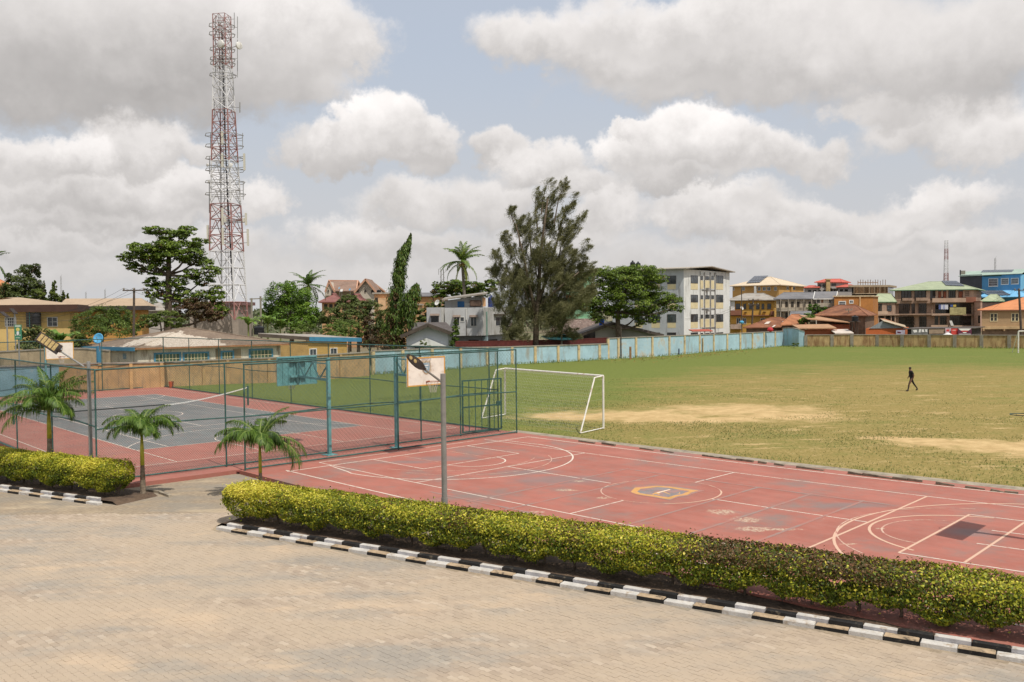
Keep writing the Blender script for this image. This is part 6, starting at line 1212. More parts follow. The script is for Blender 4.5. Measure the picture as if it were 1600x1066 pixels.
# dark red railing behind the lower wall
root = empty('railing', (P(725, 540, 88)[0], 88, -.2), 'dark red iron railing running behind the lower blue wall', 'railing'); m_rr = mat('dark_red_iron', (.11, .025, .02), .7, .2, 3)
mb = MB(); n = 120; 
for k in range(n+1): t_ = k/n; D = 84+(102-84)*t_; px = 712+(950-712)*t_; zt = P(px, lerp([(712, 534), (800, 533), (900, 530.5), (950, 528)], px), D)[2]; x_ = P(px, 535, D)[0]; mb.beam((x_, D, .2), (x_, D, zt), .05, .05)
o = mb.build('railing_bars', m_rr, root); o['kind'] = 'stuff'
mb = MB()
for (xa, ya, xb, yb_) in ((712, 534, 800, 533), (800, 533, 900, 530.5), (900, 530.5, 950, 528)):
    Da, Db = 84+18*(xa-712)/238, 84+18*(xb-712)/238; mb.beam(P(xa, ya, Da), P(xb, yb_, Db), .1, .1); mb.beam(P(xa, ya+4, Da), P(xb, yb_+4, Db), .06, .5)
mb.build('rail', m_rr, root)
mb = MB()
for x_ in (819, 824, 829.5): mb.beam(P(x_, 541.5, 93), P(x_, 534, 93), .07)
mb.beam(P(819, 534, 93), P(829.5, 533.7, 93), .07); mb.build('white_frame', m_white, label='white square frame on the dark red railing beside the feathery tree', cat='frame')
# doors and odd things along the wall
D_ = float(G(930, 562, -.02)[1]); a, c = P(926.5, 562, D_-.2), P(933, 540, D_-.2); mb = MB(); mb.box(((a[0]+c[0])/2, D_-.15, (a[2]+c[2])/2), (c[0]-a[0], .08, c[2]-a[2])); mb.build('door', mat('deep_blue_door', (.04, .16, .28), .7, .1), label='deep blue steel door in the lower blue wall, just left of the step', cat='door')
D_ = float(G(1096, 551, -.02)[1]); rt = empty('doorway', P(1096, 551, D_), 'narrow dark doorway with cream jambs in the tall blue wall under a red slab', 'doorway'); a, c = P(1094.3, 551.5, D_-.2), P(1098, 529, D_-.2); mb = MB(); mb.box(((a[0]+c[0])/2, D_-.1, (a[2]+c[2])/2), (c[0]-a[0], .12, c[2]-a[2])); mb.build('opening', m_dark, rt)
for x_ in (1093.6, 1098.6): mb = MB(); a = P(x_, 551, D_-.2); c = P(x_, 528, D_-.2); mb.box((a[0], D_-.12, (a[2]+c[2])/2), (.12, .2, c[2]-a[2])); mb.build('jamb', m_pil, rt)
mb = MB(); a, c = P(1082, 518.6, D_+2), P(1114, 518.2, D_+2); mb.slab([a, c, c+[0, 2.5, .15], a+[0, 2.5, .15]], (0, 0, .1)); ht = mb.build('roof', mat('red_hut_roof', (.40, .09, .055), .8, .1), label='little hut with a red slab roof just behind the narrow doorway', cat='hut'); ht.name = 'guard_hut'; mb = MB(); mb.hexa([P(1088, 530, D_+2.2), P(1112, 530, D_+2.2), P(1112, 530, D_+2.2)+[0, 2, 0], P(1088, 530, D_+2.2)+[0, 2, 0]], [P(1088, 519, D_+2.2), P(1112, 519, D_+2.2), P(1112, 519, D_+2.2)+[0, 2, 0], P(1088, 519, D_+2.2)+[0, 2, 0]]) ; mb.build('wall', m_greyw, ht)
D_ = float(G(1057, 554, -.02)[1]); g_ = P(1057, 554, D_); mb = MB(); mb.lathe((g_[0], D_-.4, 0), [(.26, 0), (.3, .04), (.28, .3), (.3, .34), (.28, .6), (.31, .68), (.2, .7)], 14); mb.build('drum', mat('dark_blue_drum', (.025, .03, .07), .5, .2, 4), label='dark blue drum standing on the grass against the peeling blue wall', cat='drum')
D_ = float(G(985, 561, -.02)[1]); g_ = P(985, 561, D_-.3); mb = MB(); mb.box((g_[0], D_-.3, .65), (.22, .22, 1.35)); mb.build('brick_stub', mat('brown_brick_stub', (.28, .16, .08), .9, .2, 3), label='broken brown pillar stub in front of the peeling blue wall', cat='pillar stub')
g_ = G(266, 606.5, -.0); h_ = 9.5/F*g_[1]; mb = MB(); mb.lathe(g_+[0, .2, .02], [(.13, 0), (.16, h_*.5), (.19, h_), (.14, h_)], 12); mb.build('bucket', mat('red_orange_bucket', (.45, .10, .04), .6), label='red orange bucket on the ground at the foot of the ochre wall', cat='bucket')

# ---- bungalow, yellow houses on the left
m_whitew = mat('off_white_render', (.74, .67, .54), .9, .07, .6, (.3, .22, .15), .25, .6, streak=True); m_bfas = mat('blue_fascia', (.06, .22, .35), .7, .1)
m_asb = newmat('patchy_old_roof'); p = pos(); a, b_, c_ = sep(p); n = noise(p, 1.1, 6, .7); f = noise(p, 6, 4, .7)
c = mixc((n*.6+f*.4).ss(.3, .7), (.14, .10, .075), (.24, .18, .13))
xm = float(P(300, 530, 72)[0]); q = 1-N.m('SQRT', ((a-xm)/6.0)*((a-xm)/6.0)+((b_-72.6)/1.9)*((b_-72.6)/1.9)); q = (q+(noise(comb(a*.6, b_*.25, c_), 1.3, 4, .7)-.5)*1.6).ss(-.02, .1)
c = mixc(q*.9, c, mixc(f.ss(.3, .7), (.42, .35, .28), (.58, .51, .43))); finish(c, .9, N.m('SINE', a*(2*math.pi/.35))*.5+f*.3, .6, .02)
b = Bld('low white bungalow with a patchy hipped roof and blue window frames behind the ochre wall', (213, 70.5), (140, 74), (437, 77), 546.5, m_whitew, wallr=(None, None))
b.hip(m_asb, P(247, 511, 75)[2]-b.z1-.1, .5, 'R', 6.2, fascia=mat('rusty_orange_fascia', (.36, .17, .08), .8, .15))
f = b.FL; q = b.roof_pts(.53); mb = MB(); mb.beam(np.array([*q[3], b.z1+.05]), np.array([*q[0], b.z1+.05]), .08, .3); mb.build('blue_fascia', m_bfas, b.root)
m_bframe2 = mat('blue_window_frame', (.08, .25, .38), .7, .1); m_gg = glassmat('greenish_louvre', (.05, .09, .06))
for r_, nb in (((243, 553.5, 280, 565.5), 6), ((288, 552.5, 324, 564.5), 6), ((347, 550.5, 363, 562.5), 3), ((391, 547.5, 424, 559), 5)):
    w = b.win('R', r_, m_bframe2, (0, 0), m_gg, fw=.14); f = b.FR; u0, z0, u1, z1 = f.rect(r_)
    for i in range(nb): mb = MB(); u = u0+(u1-u0)*(i+1)/(nb+1); f.blk(mb, u-.025, z0, u+.025, z1, .03, .055); mb.build('bar', m_cream, w)
    mb = MB(); f.blk(mb, u0, z0+.22, u1, z0+.26, .03, .058); mb.build('bar', m_cream, w)
b.blk('R', (336.5, 545, 344.5, 570), .02, mat('stained_brown_patch', (.30, .22, .13), .9, .2, 1), 'stain_panel'); b.blk('R', (363.8, 545, 376.5, 570), .03, mat('stained_brown_patch', (.34, .25, .15), .9, .2, 1), 'stain_panel')
for (x0, x1) in ((192.3, 197.3),): b.blk('L', (x0, 552.5, x1, 561), .03, m_shb, 'crest_plaque')
b.blk('L', (183.5, 546.5, 186.5, 549), .12, m_darkfr, 'light_box'); b.blk('L', (140, 546, 172, 572), 1.4, mat('tan_concrete', (.42, .32, .2), .9, .12, .7), 'porch_wall')
m_sky = mat('sky_blue_dish', (.10, .38, .62), .5, .06)
dish('bright blue satellite dish on a thick teal post in front of the bungalow', 155, 529.5, 63.5, 8.3, (-.1, -.9, .25), m_sky, .9); p0 = P(154, 600, 64.5); mb = MB(); x_ = P(154, 545, 64.5)[0]; mb.tube([(x_, 64.5, 0), (x_, 64.5, P(154, 541, 64.5)[2])], .16, 12); mb.build('post', m_bfas, label='thick blue post carrying the blue satellite dish', cat='post')
tank('black water tank standing behind the right end of the bungalow roof', 404.5, 508.5, 526, 86, 16, z0=P(404, 523, 86)[2])
m_yelw = mat('golden_yellow_render', (.56, .36, .11), .9, .1, .5, (.36, .24, .1), .25, .5, streak=True)
b = Bld('yellow house with a thin blue roof edge right of the bungalow', (480, 84), (430, 82), (541, 88), 533.5, m_yelw, wallr=(mat('shaded_yellow_render', (.44, .28, .10), .9, .12), None))  # left face is a darker copy of the yellow, shade put into the colour
q = b.roof_pts(.9); z = b.z1; mb = MB(); mb.slab([(*q[0], z+.35), (*q[1], z+.02), (*q[2], z+.5), (*q[3], z+.8)], (0, 0, .1)); mb.build('roof', m_gsheet, b.root); mb = MB(); mb.beam((*q[0], z+.22), (*q[1], z-.08), .08, .4); mb.build('fascia', m_bfas, b.root); mb = MB(); mb.beam((*q[3], z+.7), (*q[0], z+.25), .08, .3); mb.build('fascia', m_darkfr, b.root)
for r_ in ((484, 546, 493.5, 555), (516.3, 545, 525.5, 554.4)): b.win('R', r_, m_white, (1, 0), fw=.09)
m_tanroof = mat('tan_sheet_roof', (.42, .31, .21), .8, .08, .4, (.3, .22, .15), .25, .4, sheet=(1, .3, .9)); m_brf = mat('dark_brown_fascia', (.07, .035, .025), .7, .1); m_yel2 = mat('mustard_render', (.58, .41, .16), .9, .08, .5, (.4, .28, .12), .25, .5, streak=True)
b = Bld('large mustard yellow building with a deep brown fascia at the far left', (109, 96), (-60, 94), (124, 104), 487, m_yel2, 'building', 'building')
q = b.roof_pts(.9); z = b.z1; mb = MB(); mb.prism(q, z, z+.75); mb.build('fascia', m_brf, b.root); E_ = [np.array([*w, z+.753]) for w in q]; hx = P(25, 466, 101); T0 = np.array([hx[0], (E_[0][1]+E_[2][1])/2, P(25, 465.5, 101)[2]]); T1 = np.array([E_[3][0]+4, T0[1], T0[2]]); mb = MB()
mb.add([E_[3], E_[0], T0, T1], [(0, 1, 2, 3)]); mb.add([E_[0], E_[1], T0], [(0, 1, 2)]); mb.add([E_[1], E_[2], T1, T0], [(0, 1, 2, 3)]); mb.add([E_[2], E_[3], T1], [(0, 1, 2)]); mb.build('roof', m_tanroof, b.root)
b.win('L', (8.5, 497, 24.6, 509.5), m_lgrey, (4, 2), m_glass); b.win('L', (74.6, 496.5, 89, 509.5), m_lgrey, (1, 1), m_glass); b.blk('L', (40.5, 488.5, 64, 511), .03, m_dark, 'opening')
for k in range(5): b.blk('L', (40.5, 491+k*4, 64, 491.5+k*4), .08, m_gpil, 'balcony_bar', -.04)
b.blk('L', (45.6, 488, 46.8, 511), .09, m_teal, 'balcony_post', -.04); b.blk('L', (-60, 500.5, 109, 502), .02, mat('light_mustard', (.62, .45, .2), .9), 'band')
tank('black water tank in the dark opening of the mustard building', 56, 489.5, 505, 94.6, 13, z0=P(56, 506, 94.6)[2])
b = Bld('orange yellow building with a tan roof partly hidden by the broad acacia bush', (221, 108), (104, 106), (232, 116), 484.5, mat('orange_yellow_render', (.56, .30, .09), .9, .1, .5))
q = b.roof_pts(.8); z = b.z1; mb = MB(); mb.prism(q, z, z+.5); mb.build('fascia', mat('dark_grey_fascia', (.06, .05, .05), .7), b.root); hh_ = P(160, 466.5, 111)[2]; m0 = (q[3]+q[2])/2; m1 = (q[0]+q[1])/2; mb = MB(); E_ = [np.array([*w, z+.503]) for w in q]; T1 = np.array([*m0, hh_]); T0 = np.array([*(m1+(m0-m1)*.12), hh_]); mb.add([E_[3], E_[0], T0, T1], [(0, 1, 2, 3)]); mb.add([E_[0], E_[1], T0], [(0, 1, 2)]); mb.add([E_[1], E_[2], T1, T0], [(0, 1, 2, 3)]); mb.build('roof', m_tanroof, b.root)
for x0 in (170, 195): b.win('L', (x0, 497, x0+7, 506), m_darkfr, (1, 0))
b = Bld('house with a terracotta hipped roof peeking behind the far left tree', (12, 135), (-40, 135), (22, 150), 446, m_peach); b.hip(m_orr, 1.6, .5, 'L', 3)
b = Bld('pale yellow block between the dark tree and the cypresses', (66, 118), (60, 118), (70, 126), 447, m_cream); b.flat(m_slab, .2, .15)
b = Bld('low grey block building and yard wall behind the telecom tower', (372, 128), (296, 126), (394, 138), 477, mat('weathered_block_wall', (.36, .30, .25), .9, .2, 1.2, (.22, .18, .15), .4, 1.2), 'building', 'building'); b.flat(mat('dull_red_roof_edge', (.22, .12, .11), .8), .4, .5)
b = Bld('grey roofed house behind the utility pole on the left', (262, 122), (222, 120), (275, 132), 486, m_greyw); b.hip(m_gsheet, 1.2, .4, 'L', 2)
# ---- green school sign, small lamps on poles
sign('green rectangular sign with a yellow disc on a thin pole at the far left', 64, (23, 507.5, 33.5, 531), mat('green_sign', (.06, .22, .13), .6, .08), [([(24, 508.3), (32.5, 508.3), (32.5, 511), (24, 511)], mat('pale_sign_strip', (.45, .52, .42), .7)), ([(28.3+2.9*math.cos(R(t_)), 514.8+2.9*math.sin(R(t_))) for t_ in range(0, 360, 30)], mat('yellow_disc', (.62, .55, .16), .7)), ([(26.8, 518), (30, 518), (30.3, 521), (29.3, 524), (27.3, 524), (26.4, 521)], m_white), ([(24.4, 523), (26, 523), (26, 524.5), (24.4, 524.5)], m_white), ([(31, 523), (32.6, 523), (32.6, 524.5), (31, 524.5)], m_white), ([(25.5, 527.5), (31.5, 527.5), (31.5, 528.6), (25.5, 528.6)], mat('pale_sign_strip', (.45, .52, .42), .7))], 1)
def plamp(label, px, py0, py1, D, w=8):
    t = P(px, py0, D); rt = empty('street_lamp', (t[0], D, -.2), label, 'street lamp'); mb = MB(); mb.tube([(t[0], D, -.2), (t[0], D, t[2])], .05, 6); mb.build('pole', m_steel, rt); mb = MB(); ww = w*D/F; mb.slab([(t[0]-ww, D-.3, t[2]+.35), (t[0]+.1, D-.3, t[2]-.05), (t[0]+.1, D+.3, t[2]-.05), (t[0]-ww, D+.3, t[2]+.35)], (0, 0, .05)); mb.build('lamp_head', m_head, rt)
plamp('thin solar lamp pole in front of the mustard building, leftmost', 10.5, 495, 545, 70); plamp('short solar lamp above the green sign', 23, 490, 540, 71, 5)

# ================================================================== TELECOM TOWERS
m_tr = mat('tower_red_paint', (.31, .145, .13), .6, .15, 1.5, (.5, .4, .36), .15, 2); m_tw = mat('tower_white_paint', (.66, .65, .65), .6, .08, 1.5)
def tower(label, px, D, ytop, ybase, wtop, wbase, bands, nbay, r=.09, name='telecom_tower', rot=.62, taper_at=.0):
    xc = P(px, 480, D)[0]; zt = P(px, ytop, D)[2]; zb = P(px, ybase, D)[2]; hb = wbase*D/F/2; ht = wtop*D/F/2; root = empty(name, (xc, D, -.3), label, 'telecom tower')
    def wid(z): t_ = (z-zb)/(zt-zb); return hb+(ht-hb)*min(1, t_/.86)
    def cor(z): w = wid(z)/math.cos(R(45)-abs((rot % (math.pi/2))-math.pi/4)) if False else wid(z); return [np.array([xc+w*1.0*math.cos(rot+k*math.pi/2), D+w*math.sin(rot+k*math.pi/2), z]) for k in range(4)]
    zs = []; z = zb; 
    for k in range(nbay+1): t_ = k/nbay; zs.append(zb+(zt-zb)*(1-(1-t_)**1.0*(1-.0))) 
    # bays get shorter towards the top
    wts = np.linspace(1.7, .7, nbay); zs = zb+(zt-zb)*np.concatenate([[0], np.cumsum(wts)/wts.sum()])
    def m_at(z):
        y_ = None
        for zlim, c in bands_z:
            if z < zlim: return c
        return bands_z[-1][1]
    bands_z = [(P(px, y_, D)[2], c) for y_, c in bands]
    for k in range(nbay):
        a, b = cor(zs[k]), cor(zs[k+1]); mt = m_at((zs[k]+zs[k+1])/2); mb = MB(); rr = r*(1.25-.6*k/nbay)
        for i in range(4):
            mb.tube([a[i], b[i]], rr, 5, cap=False); j = (i+1) % 4; mb.tube([b[i], b[j]], rr*.5, 4, cap=False); m_ = (b[i]+b[j])/2
            if k % 2 or k < 3: mb.tube([a[i], m_], rr*.5, 4, cap=False); mb.tube([a[j], m_], rr*.5, 4, cap=False)
            else: mb.tube([a[i], b[j]], rr*.5, 4, cap=False); mb.tube([a[j], b[i]], rr*.5, 4, cap=False)
            if k < nbay*.6: q1 = (a[i]+m_)/2; mb.tube([q1, (a[i]+b[i])/2], rr*.35, 3, cap=False); q2 = (a[j]+m_)/2; mb.tube([q2, (a[j]+b[j])/2], rr*.35, 3, cap=False)
        mb.build('lattice_section', mt, root)
    return root, cor, xc, zb, zt
Y2 = [(468, m_tr), (396, m_tw), (320, m_tr), (246, m_tw), (170, m_tr), (100, m_tw), (0, m_tr)]
TD = 122; root, cor, xc, zb, zt = tower('tall red and white lattice telecom tower hung with dishes and panel antennas', 356, TD, 24, 500, 28, 62, Y2, 24, .10)
mb = MB(); z0 = zb
for k in range(5): dx = -.35+.12*k; mb.tube([(xc+.9+dx*.3, TD, z0), (xc+.35+dx*.2, TD-.1, z0+(zt-z0)*.4), (xc+.1+dx*.15, TD, z0+(zt-z0)*.62), (xc+dx*.1, TD, zt-2)], .05, 4, cap=False)
mb.build('cable_run', mat('black_cable', (.05, .05, .055), .7), root)
mb = MB(); mb.tube([(xc-.15, TD, zb), (xc-.15, TD, zt)], .035, 4).tube([(xc+.2, TD, zb), (xc+.2, TD, zt)], .035, 4)
for k in range(90): z_ = zb+(zt-zb)*k/90; mb.beam((xc-.15, TD, z_), (xc+.2, TD, z_), .03)
mb.build('ladder', m_steel, root)
def P3(px, py, D=TD): return P(px, py, D)
for py, hw in ((41, 3.1), (54, 3.1), (78, 3.0), (93, 3.0), (100, 3.0), (118, 3.2), (212, 4.6), (229, 4.6), (248, 4.6), (266, 4.7), (285, 4.8), (304, 4.9)):
    z_ = P3(356, py)[2]; w = hw/2*.98*(1 if py < 150 else 1.0)*1.15; mb = MB(); pts = [(xc+w*math.cos(R(t_)), TD+w*math.sin(R(t_)), z_) for t_ in range(0, 361, 45)]; mb.tube(pts, .045, 4, cap=False)
    for t_ in range(0, 360, 90): mb.tube([(xc, TD, z_), pts[t_//45]], .035, 4, cap=False)
    mb.build('mounting_ring', m_steel, root)
for px, y0, y1, w in ((336.5, 26, 60, .05), (336.5, 60, 122, .05), (371, 26, 60, .05), (371, 62, 121, .05), (342, 22, 60, .05), (366, 20, 40, .05), (329, 208, 232, .05), (379, 208, 232, .05), (335, 160, 182, .05), (327.5, 245, 272, .06), (327, 283, 333, .06), (380, 283, 312, .06), (374.6, 160, 176, .09)):
    mb = MB(); mb.tube([P3(px, y1, TD-.6), P3(px, y0, TD-.6)], w, 5); mb.tube([P3(px, (y0+y1)/2, TD-.6), (xc, TD, P3(px, (y0+y1)/2)[2])], .03, 4); mb.build('whip_antenna', m_steel, root)
m_pant = mat('cream_panel_antenna', (.60, .57, .48), .6, .05)
for px, y0, y1, D in ((347.5, 205, 226, TD-2), (347.5, 240, 262, TD-2), (382, 240, 266, TD-1), (348, 325, 352, TD-2), (348.5, 356, 383, TD-2), (325, 352, 378, TD-1), (384.5, 333, 352, TD-1), (387.5, 358, 384, TD-1), (352, 338, 347, TD-2), (381, 341, 347, TD-1)):
    a, c = P(px, y1, D), P(px, y0, D); mb = MB(); mb.box((a[0], D, (a[2]+c[2])/2), (.26, .18, c[2]-a[2])); an = mb.build('panel_antenna', m_pant, root); mb = MB(); mb.tube([(a[0], D, a[2]+.4), (xc, TD, a[2]+.4)], .04, 4).tube([(a[0], D, c[2]-.4), (xc, TD, c[2]-.4)], .04, 4); mb.build('bracket', m_steel, an)
for px, py, rp, ax in ((345.5, 69, 6.2, (-.5, -.85, 0)), (373, 71.5, 5.6, (.75, -.55, 0)), (324.5, 258, 2.6, (-.6, -.8, 0)), (361, 258, 2.8, (.1, -1, 0)), (326, 284, 1.6, (-.6, -.8, 0))):
    c_ = P(px, py, TD-1.8); r_ = rp*TD/F; mb = MB(); mb.lathe(c_, [(r_*.3, -r_*.55), (r_*.8, -.32*r_), (r_, 0), (r_, .35*r_), (r_*.9, .42*r_), (r_*.4, .5*r_), (.02, .52*r_)], 16, axis=ax); dd = mb.build('microwave_dish', m_white, root, smooth=False); mb = MB(); mb.tube([c_, (xc, TD, c_[2])], .05, 4); mb.build('arm', m_steel, dd)
tower('distant slim red and white lattice tower behind the green roofed house', 1478, 300, 376, 470, 6, 9, [(455, m_tr), (440, m_tw), (425, m_tr), (405, m_tw), (390, m_tr), (300, m_tw)], 14, .07)
for lab, px, y0, D in (('faint distant mast above the cypresses on the left', 95, 432, 420), ('faint short distant mast right of the cypresses', 164, 453, 420), ('faint shortest distant mast above the tan roof', 134, 457, 430), ('faint distant mast above the blue building', 1555, 404, 330), ('faint small mast beside the coconut palm crown', 691, 421, 150)):
    mb = MB(); a = P(px, y0, D); 
    for dx in (-.4, .4): mb.tube([(a[0]+dx, D, -.3), (a[0]+dx*.5, D, a[2])], .08, 4)
    for k in range(14): z_ = a[2]*(k+.5)/14; mb.beam((a[0]-.4, D, z_), (a[0]+.4, D, z_+a[2]/14), .06)
    if D < 200:
        for k in range(4): mb.tube([(a[0]-.6+k*.4, D, a[2]-.9+.4*(k % 2)), (a[0]-.6+k*.4, D, a[2]+.1)], .04, 4)
    mb.build('mast', m_steel, label=lab, cat='mast')
# ================================================================== UTILITY POLES AND WIRES
m_wood = mat('dark_timber_pole', (.10, .075, .06), .9, .2, 3)
def upole(label, px, ytop, D, arms=1, lean=0, r=.13, w=1.1, mt=None):
    t = P(px, ytop, D); x0 = t[0]-lean; rt = empty('utility_pole', (x0, D, -.3), label, 'utility pole'); mb = MB(); mb.tube([(x0, D, -.3), (t[0], D, t[2])], [r*1.2, r*.85], 8); mb.build('pole', mt or m_wood, rt); tops = []
    for k in range(arms):
        z_ = t[2]-.25-k*.7; mb = MB(); mb.beam((t[0]-w, D-.1, z_), (t[0]+w, D-.1, z_), .12, .12); mb.build('cross_arm', mt or m_wood, rt)
        for dx in (-.9, 0, .9): mb = MB(); mb.lathe((t[0]+dx*w, D-.1, z_+.06), [(.06, 0), (.09, .06), (.05, .2)], 8); mb.build('insulator', m_gpil, rt); tops.append(np.array([t[0]+dx*w, D-.1, z_+.25]))
    return tops
u1 = upole('dark utility pole with a cross arm left of the big almond tree', 209.5, 450, 90, 1, .25); u2 = upole('brown utility pole in front of the two storey ochre house', 1177, 467, 140, 2, .35, .14, .8)
u3 = upole('utility pole at the right edge in front of the orange roof', 1592, 451, 128, 1, -.5, .16, .7); 
mb = MB(); rt = empty('utility_pole', (P(393, 500, 92)[0], 92, -.3), 'pair of thin grey posts joined by a cross bar behind the bungalow', 'utility pole')
for px in (393, 407): a = P(px, 466 if px < 400 else 463, 92); mb = MB(); mb.tube([(a[0], 92, -.3), (a[0], 92, a[2])], .1, 6); mb.build('post', m_gpil, rt)
mb = MB(); mb.beam(P(390, 467.5, 92), P(410, 466.5, 92), .1); mb.build('cross_arm', m_gpil, rt)
u4 = upole('thin pole with a small cross arm between the rust roofs', 1326, 482, 136, 1, 0, .07, .5, m_gpil)
def wallpole(label, px, yb, yt, mt=m_dgreen, r=.07, box=None):
    g_ = G(px, yb, -.02); g_[1] -= .35; t = P(px, yt, g_[1]); rt = empty('floodlight_pole', (g_[0], g_[1], -.02), label, 'pole'); mb = MB(); mb.tube([(g_[0], g_[1], -.02), (t[0], g_[1], t[2])], [r, r*.8], 7); mb.build('pole', mt, rt)
    if box: c_ = P(px, box, g_[1]); mb = MB(); mb.lathe(c_-[0, .15, .1], [(.08, 0), (.28, .12), (.3, .3), (.1, .42)], 10); mb.build('lamp_head', m_sky, rt)
wallpole('tall thin pole with a light blue head against the right blue wall', 1158.5, 545.5, 447, m_darkfr, .07, 505); wallpole('dark thin pole against the peeling blue wall under the almond tree', 970, 560, 510, m_darkfr)
dish('white satellite dish on the balcony of the ochre house', 1158.7, 482, 148, 3, (.5, -.7, .4), None, 1); 
g_ = G(1261, 533, 0)
mb = MB(); c_ = P(1203.5, 515, 121); mb.lathe(c_-[0, 0, .35], [(.05, 0), (.38, .15), (.42, .35), (.3, .6), (.05, .68)], 12); mb.build('red_tank', mat('bright_red_plastic', (.5, .03, .04), .5), label='small bright red round tank just above the blue wall below the rusty roof', cat='tank')
def wire(name, a, c, sag, r=.012): a = np.array(a, float); c = np.array(c, float); mb = MB(); mb.tube([a+(c-a)*t_-np.array([0, 0, sag*4*t_*(1-t_)]) for t_ in np.linspace(0, 1, 14)], r, 3, cap=False); return mb
wr = [(u1[0], P(-20, 490, 78), 1.2), (u1[1], P(-20, 494, 78), 1.3), (u1[2], P(-20, 487, 80), 1.1), (u1[0], P(330, 462, 130), 1.0), (u1[2], P(330, 458, 130), 1.0), (P(-20, 500, 70), P(160, 492, 84), .4)]
mb = MB()
for a, c, s_ in wr: m2 = wire('', a, c, s_, .014); mb.add(m2.v, m2.f)
mb.build('power_lines', m_wire, label='sagging power lines fanning left and right from the pole by the almond tree', cat='power lines')
mb = MB()
for a, c, s_ in ((u2[0], P(1070, 498, 136), .8), (u2[1], P(1070, 500, 136), .9), (u2[3], P(1260, 475, 160), 1.), (u2[4], u4[1], 1.2), (u4[0], P(1420, 492, 150), 1.), (u3[0], P(1440, 492, 150), 1.4), (u3[1], P(1440, 500, 150), 1.4), (u3[0], P(1520, 500, 140), .6)): m2 = wire('', a, c, s_, .014); mb.add(m2.v, m2.f)
mb.build('power_lines', m_wire, label='thin sagging power lines in front of the houses on the right', cat='power lines')

# ================================================================== TREES
def sph(n): v = rng.normal(size=(n, 3)); return v/np.linalg.norm(v, axis=1, keepdims=True)
def crown_pts(blobs, n, K, sub, upb=.35, flat=.6):
    """blobs: centre xyz, radii xyz -> leaf points grouped in small clumps near each blob's surface"""
    vol = np.array([b[3]*b[5]+b[3]*b[4]*.5 for b in blobs]); cnt = (n*vol/vol.sum()).astype(int)+1; PT = []; NR = []; TN = []
    for b, c in zip(blobs, cnt):
        k = max(3, int(K*(b[3]*b[5])**.5)); d = sph(k); d[:, 2] = d[:, 2]*1+upb*.4; d /= np.linalg.norm(d, axis=1, keepdims=True); rr = rng.uniform(.45, 1.0, k)**.5
        cc = np.array(b[:3])+d*np.array(b[3:6])*rr[:, None]; sr = sub*(b[3]*b[4]*b[5])**(1/3)*rng.uniform(.6, 1.3, k); ct = rng.normal(0, .13, k); ix = rng.integers(0, k, c); e = sph(c)*rng.uniform(.3, 1, (c, 1))**.5
        e[:, 2] *= flat; p = cc[ix]+e*sr[ix][:, None]; PT.append(p); NR.append(e*.5+d[ix]*.5+np.array([0, 0, .8])+rng.normal(size=(c, 3))*.5); TN.append(ct[ix]+rng.normal(0, .12, c)+.45+.1*e[:, 2])
    return np.concatenate(PT), np.concatenate(NR), np.concatenate(TN)
def tree(label, D, trunk, blobs, n, leaf, mt, K=26, sub=.34, bark=None, tr_=.2, name='tree', cat='tree', flat=.6, asp=.6, ddep=.8, group=None, limbs=True, dj=.35, tsh=0):
    x0 = P(trunk[0][0], trunk[0][1], D)[0]; root = empty(name, (x0, D, -.3), label, cat, group); k = D/F
    T_ = [np.array([x0, D, -.3])]+[P(a, b_, D) for a, b_ in trunk]; n_ = len(T_); mb = MB(); mb.tube(T_, [tr_*(1.15-.75*i/(n_-1)) for i in range(n_)], 9); BL = []
    for q in blobs:
        px, py, rx, ry = q[:4]; dd = q[4] if len(q) > 4 else rng.uniform(-1, 1)*dj*rx*k*1.5; c = P(px, py, D+dd); BL.append((*c, rx*k, rx*k*ddep, ry*k))
    mb.build('trunk', bark or m_bark, root, smooth=True)
    if limbs:
        for b_ in BL:
            c = np.array(b_[:3]); j = min(range(1, n_), key=lambda i: np.linalg.norm(T_[i]-c)+(0 if T_[i][2] < c[2] else 2.5)); s_ = T_[j]; mid_ = (s_+c)/2+np.array([0, 0, -.08*np.linalg.norm(c-s_)]); mb = MB(); mb.tube([s_, mid_, c], [tr_*.4, tr_*.26, tr_*.1], 6)
            for _ in range(5): e = c+sph(1)[0]*np.array(b_[3:6])*.8; mb.tube([mid_*.3+c*.7, e], [tr_*.12, tr_*.04], 4)
            mb.build('limb', bark or m_bark, root)
    p, nr, tn = crown_pts(BL, n, K, sub, flat=flat); leaves('crown', p, nr, leaf, leaf*asp, mt, root, tn+tsh); return root
m_alm = leafmat4('almond_leaf', [(.20, .09, .02), (.05, .085, .012), (.11, .17, .02), (.20, .28, .035), (.32, .38, .07)], .28, .5, .3)
m_mang = leafmat4('bright_mango_leaf', [(.04, .08, .01), (.09, .17, .018), (.18, .30, .03), (.30, .42, .06)], .3)
m_dk = leafmat4('dark_leaf', [(.04, .055, .016), (.075, .10, .025), (.125, .16, .04), (.20, .23, .065)], .26)
m_mid = leafmat4('mid_green_leaf', [(.05, .075, .015), (.10, .14, .025), (.18, .23, .045), (.28, .31, .08)], .28); m_lt = leafmat4('light_feathery_leaf', [(.06, .09, .02), (.11, .17, .03), (.19, .26, .05), (.28, .33, .09)], .3)
m_weep = leafmat4('weeping_leaf', [(.16, .07, .02), (.045, .08, .014), (.09, .15, .022), (.16, .24, .04), (.26, .33, .07)], .26)
m_rd = leafmat4('reddish_leaf', [(.05, .03, .015), (.12, .06, .03), (.07, .07, .02), (.22, .11, .05)], .2)
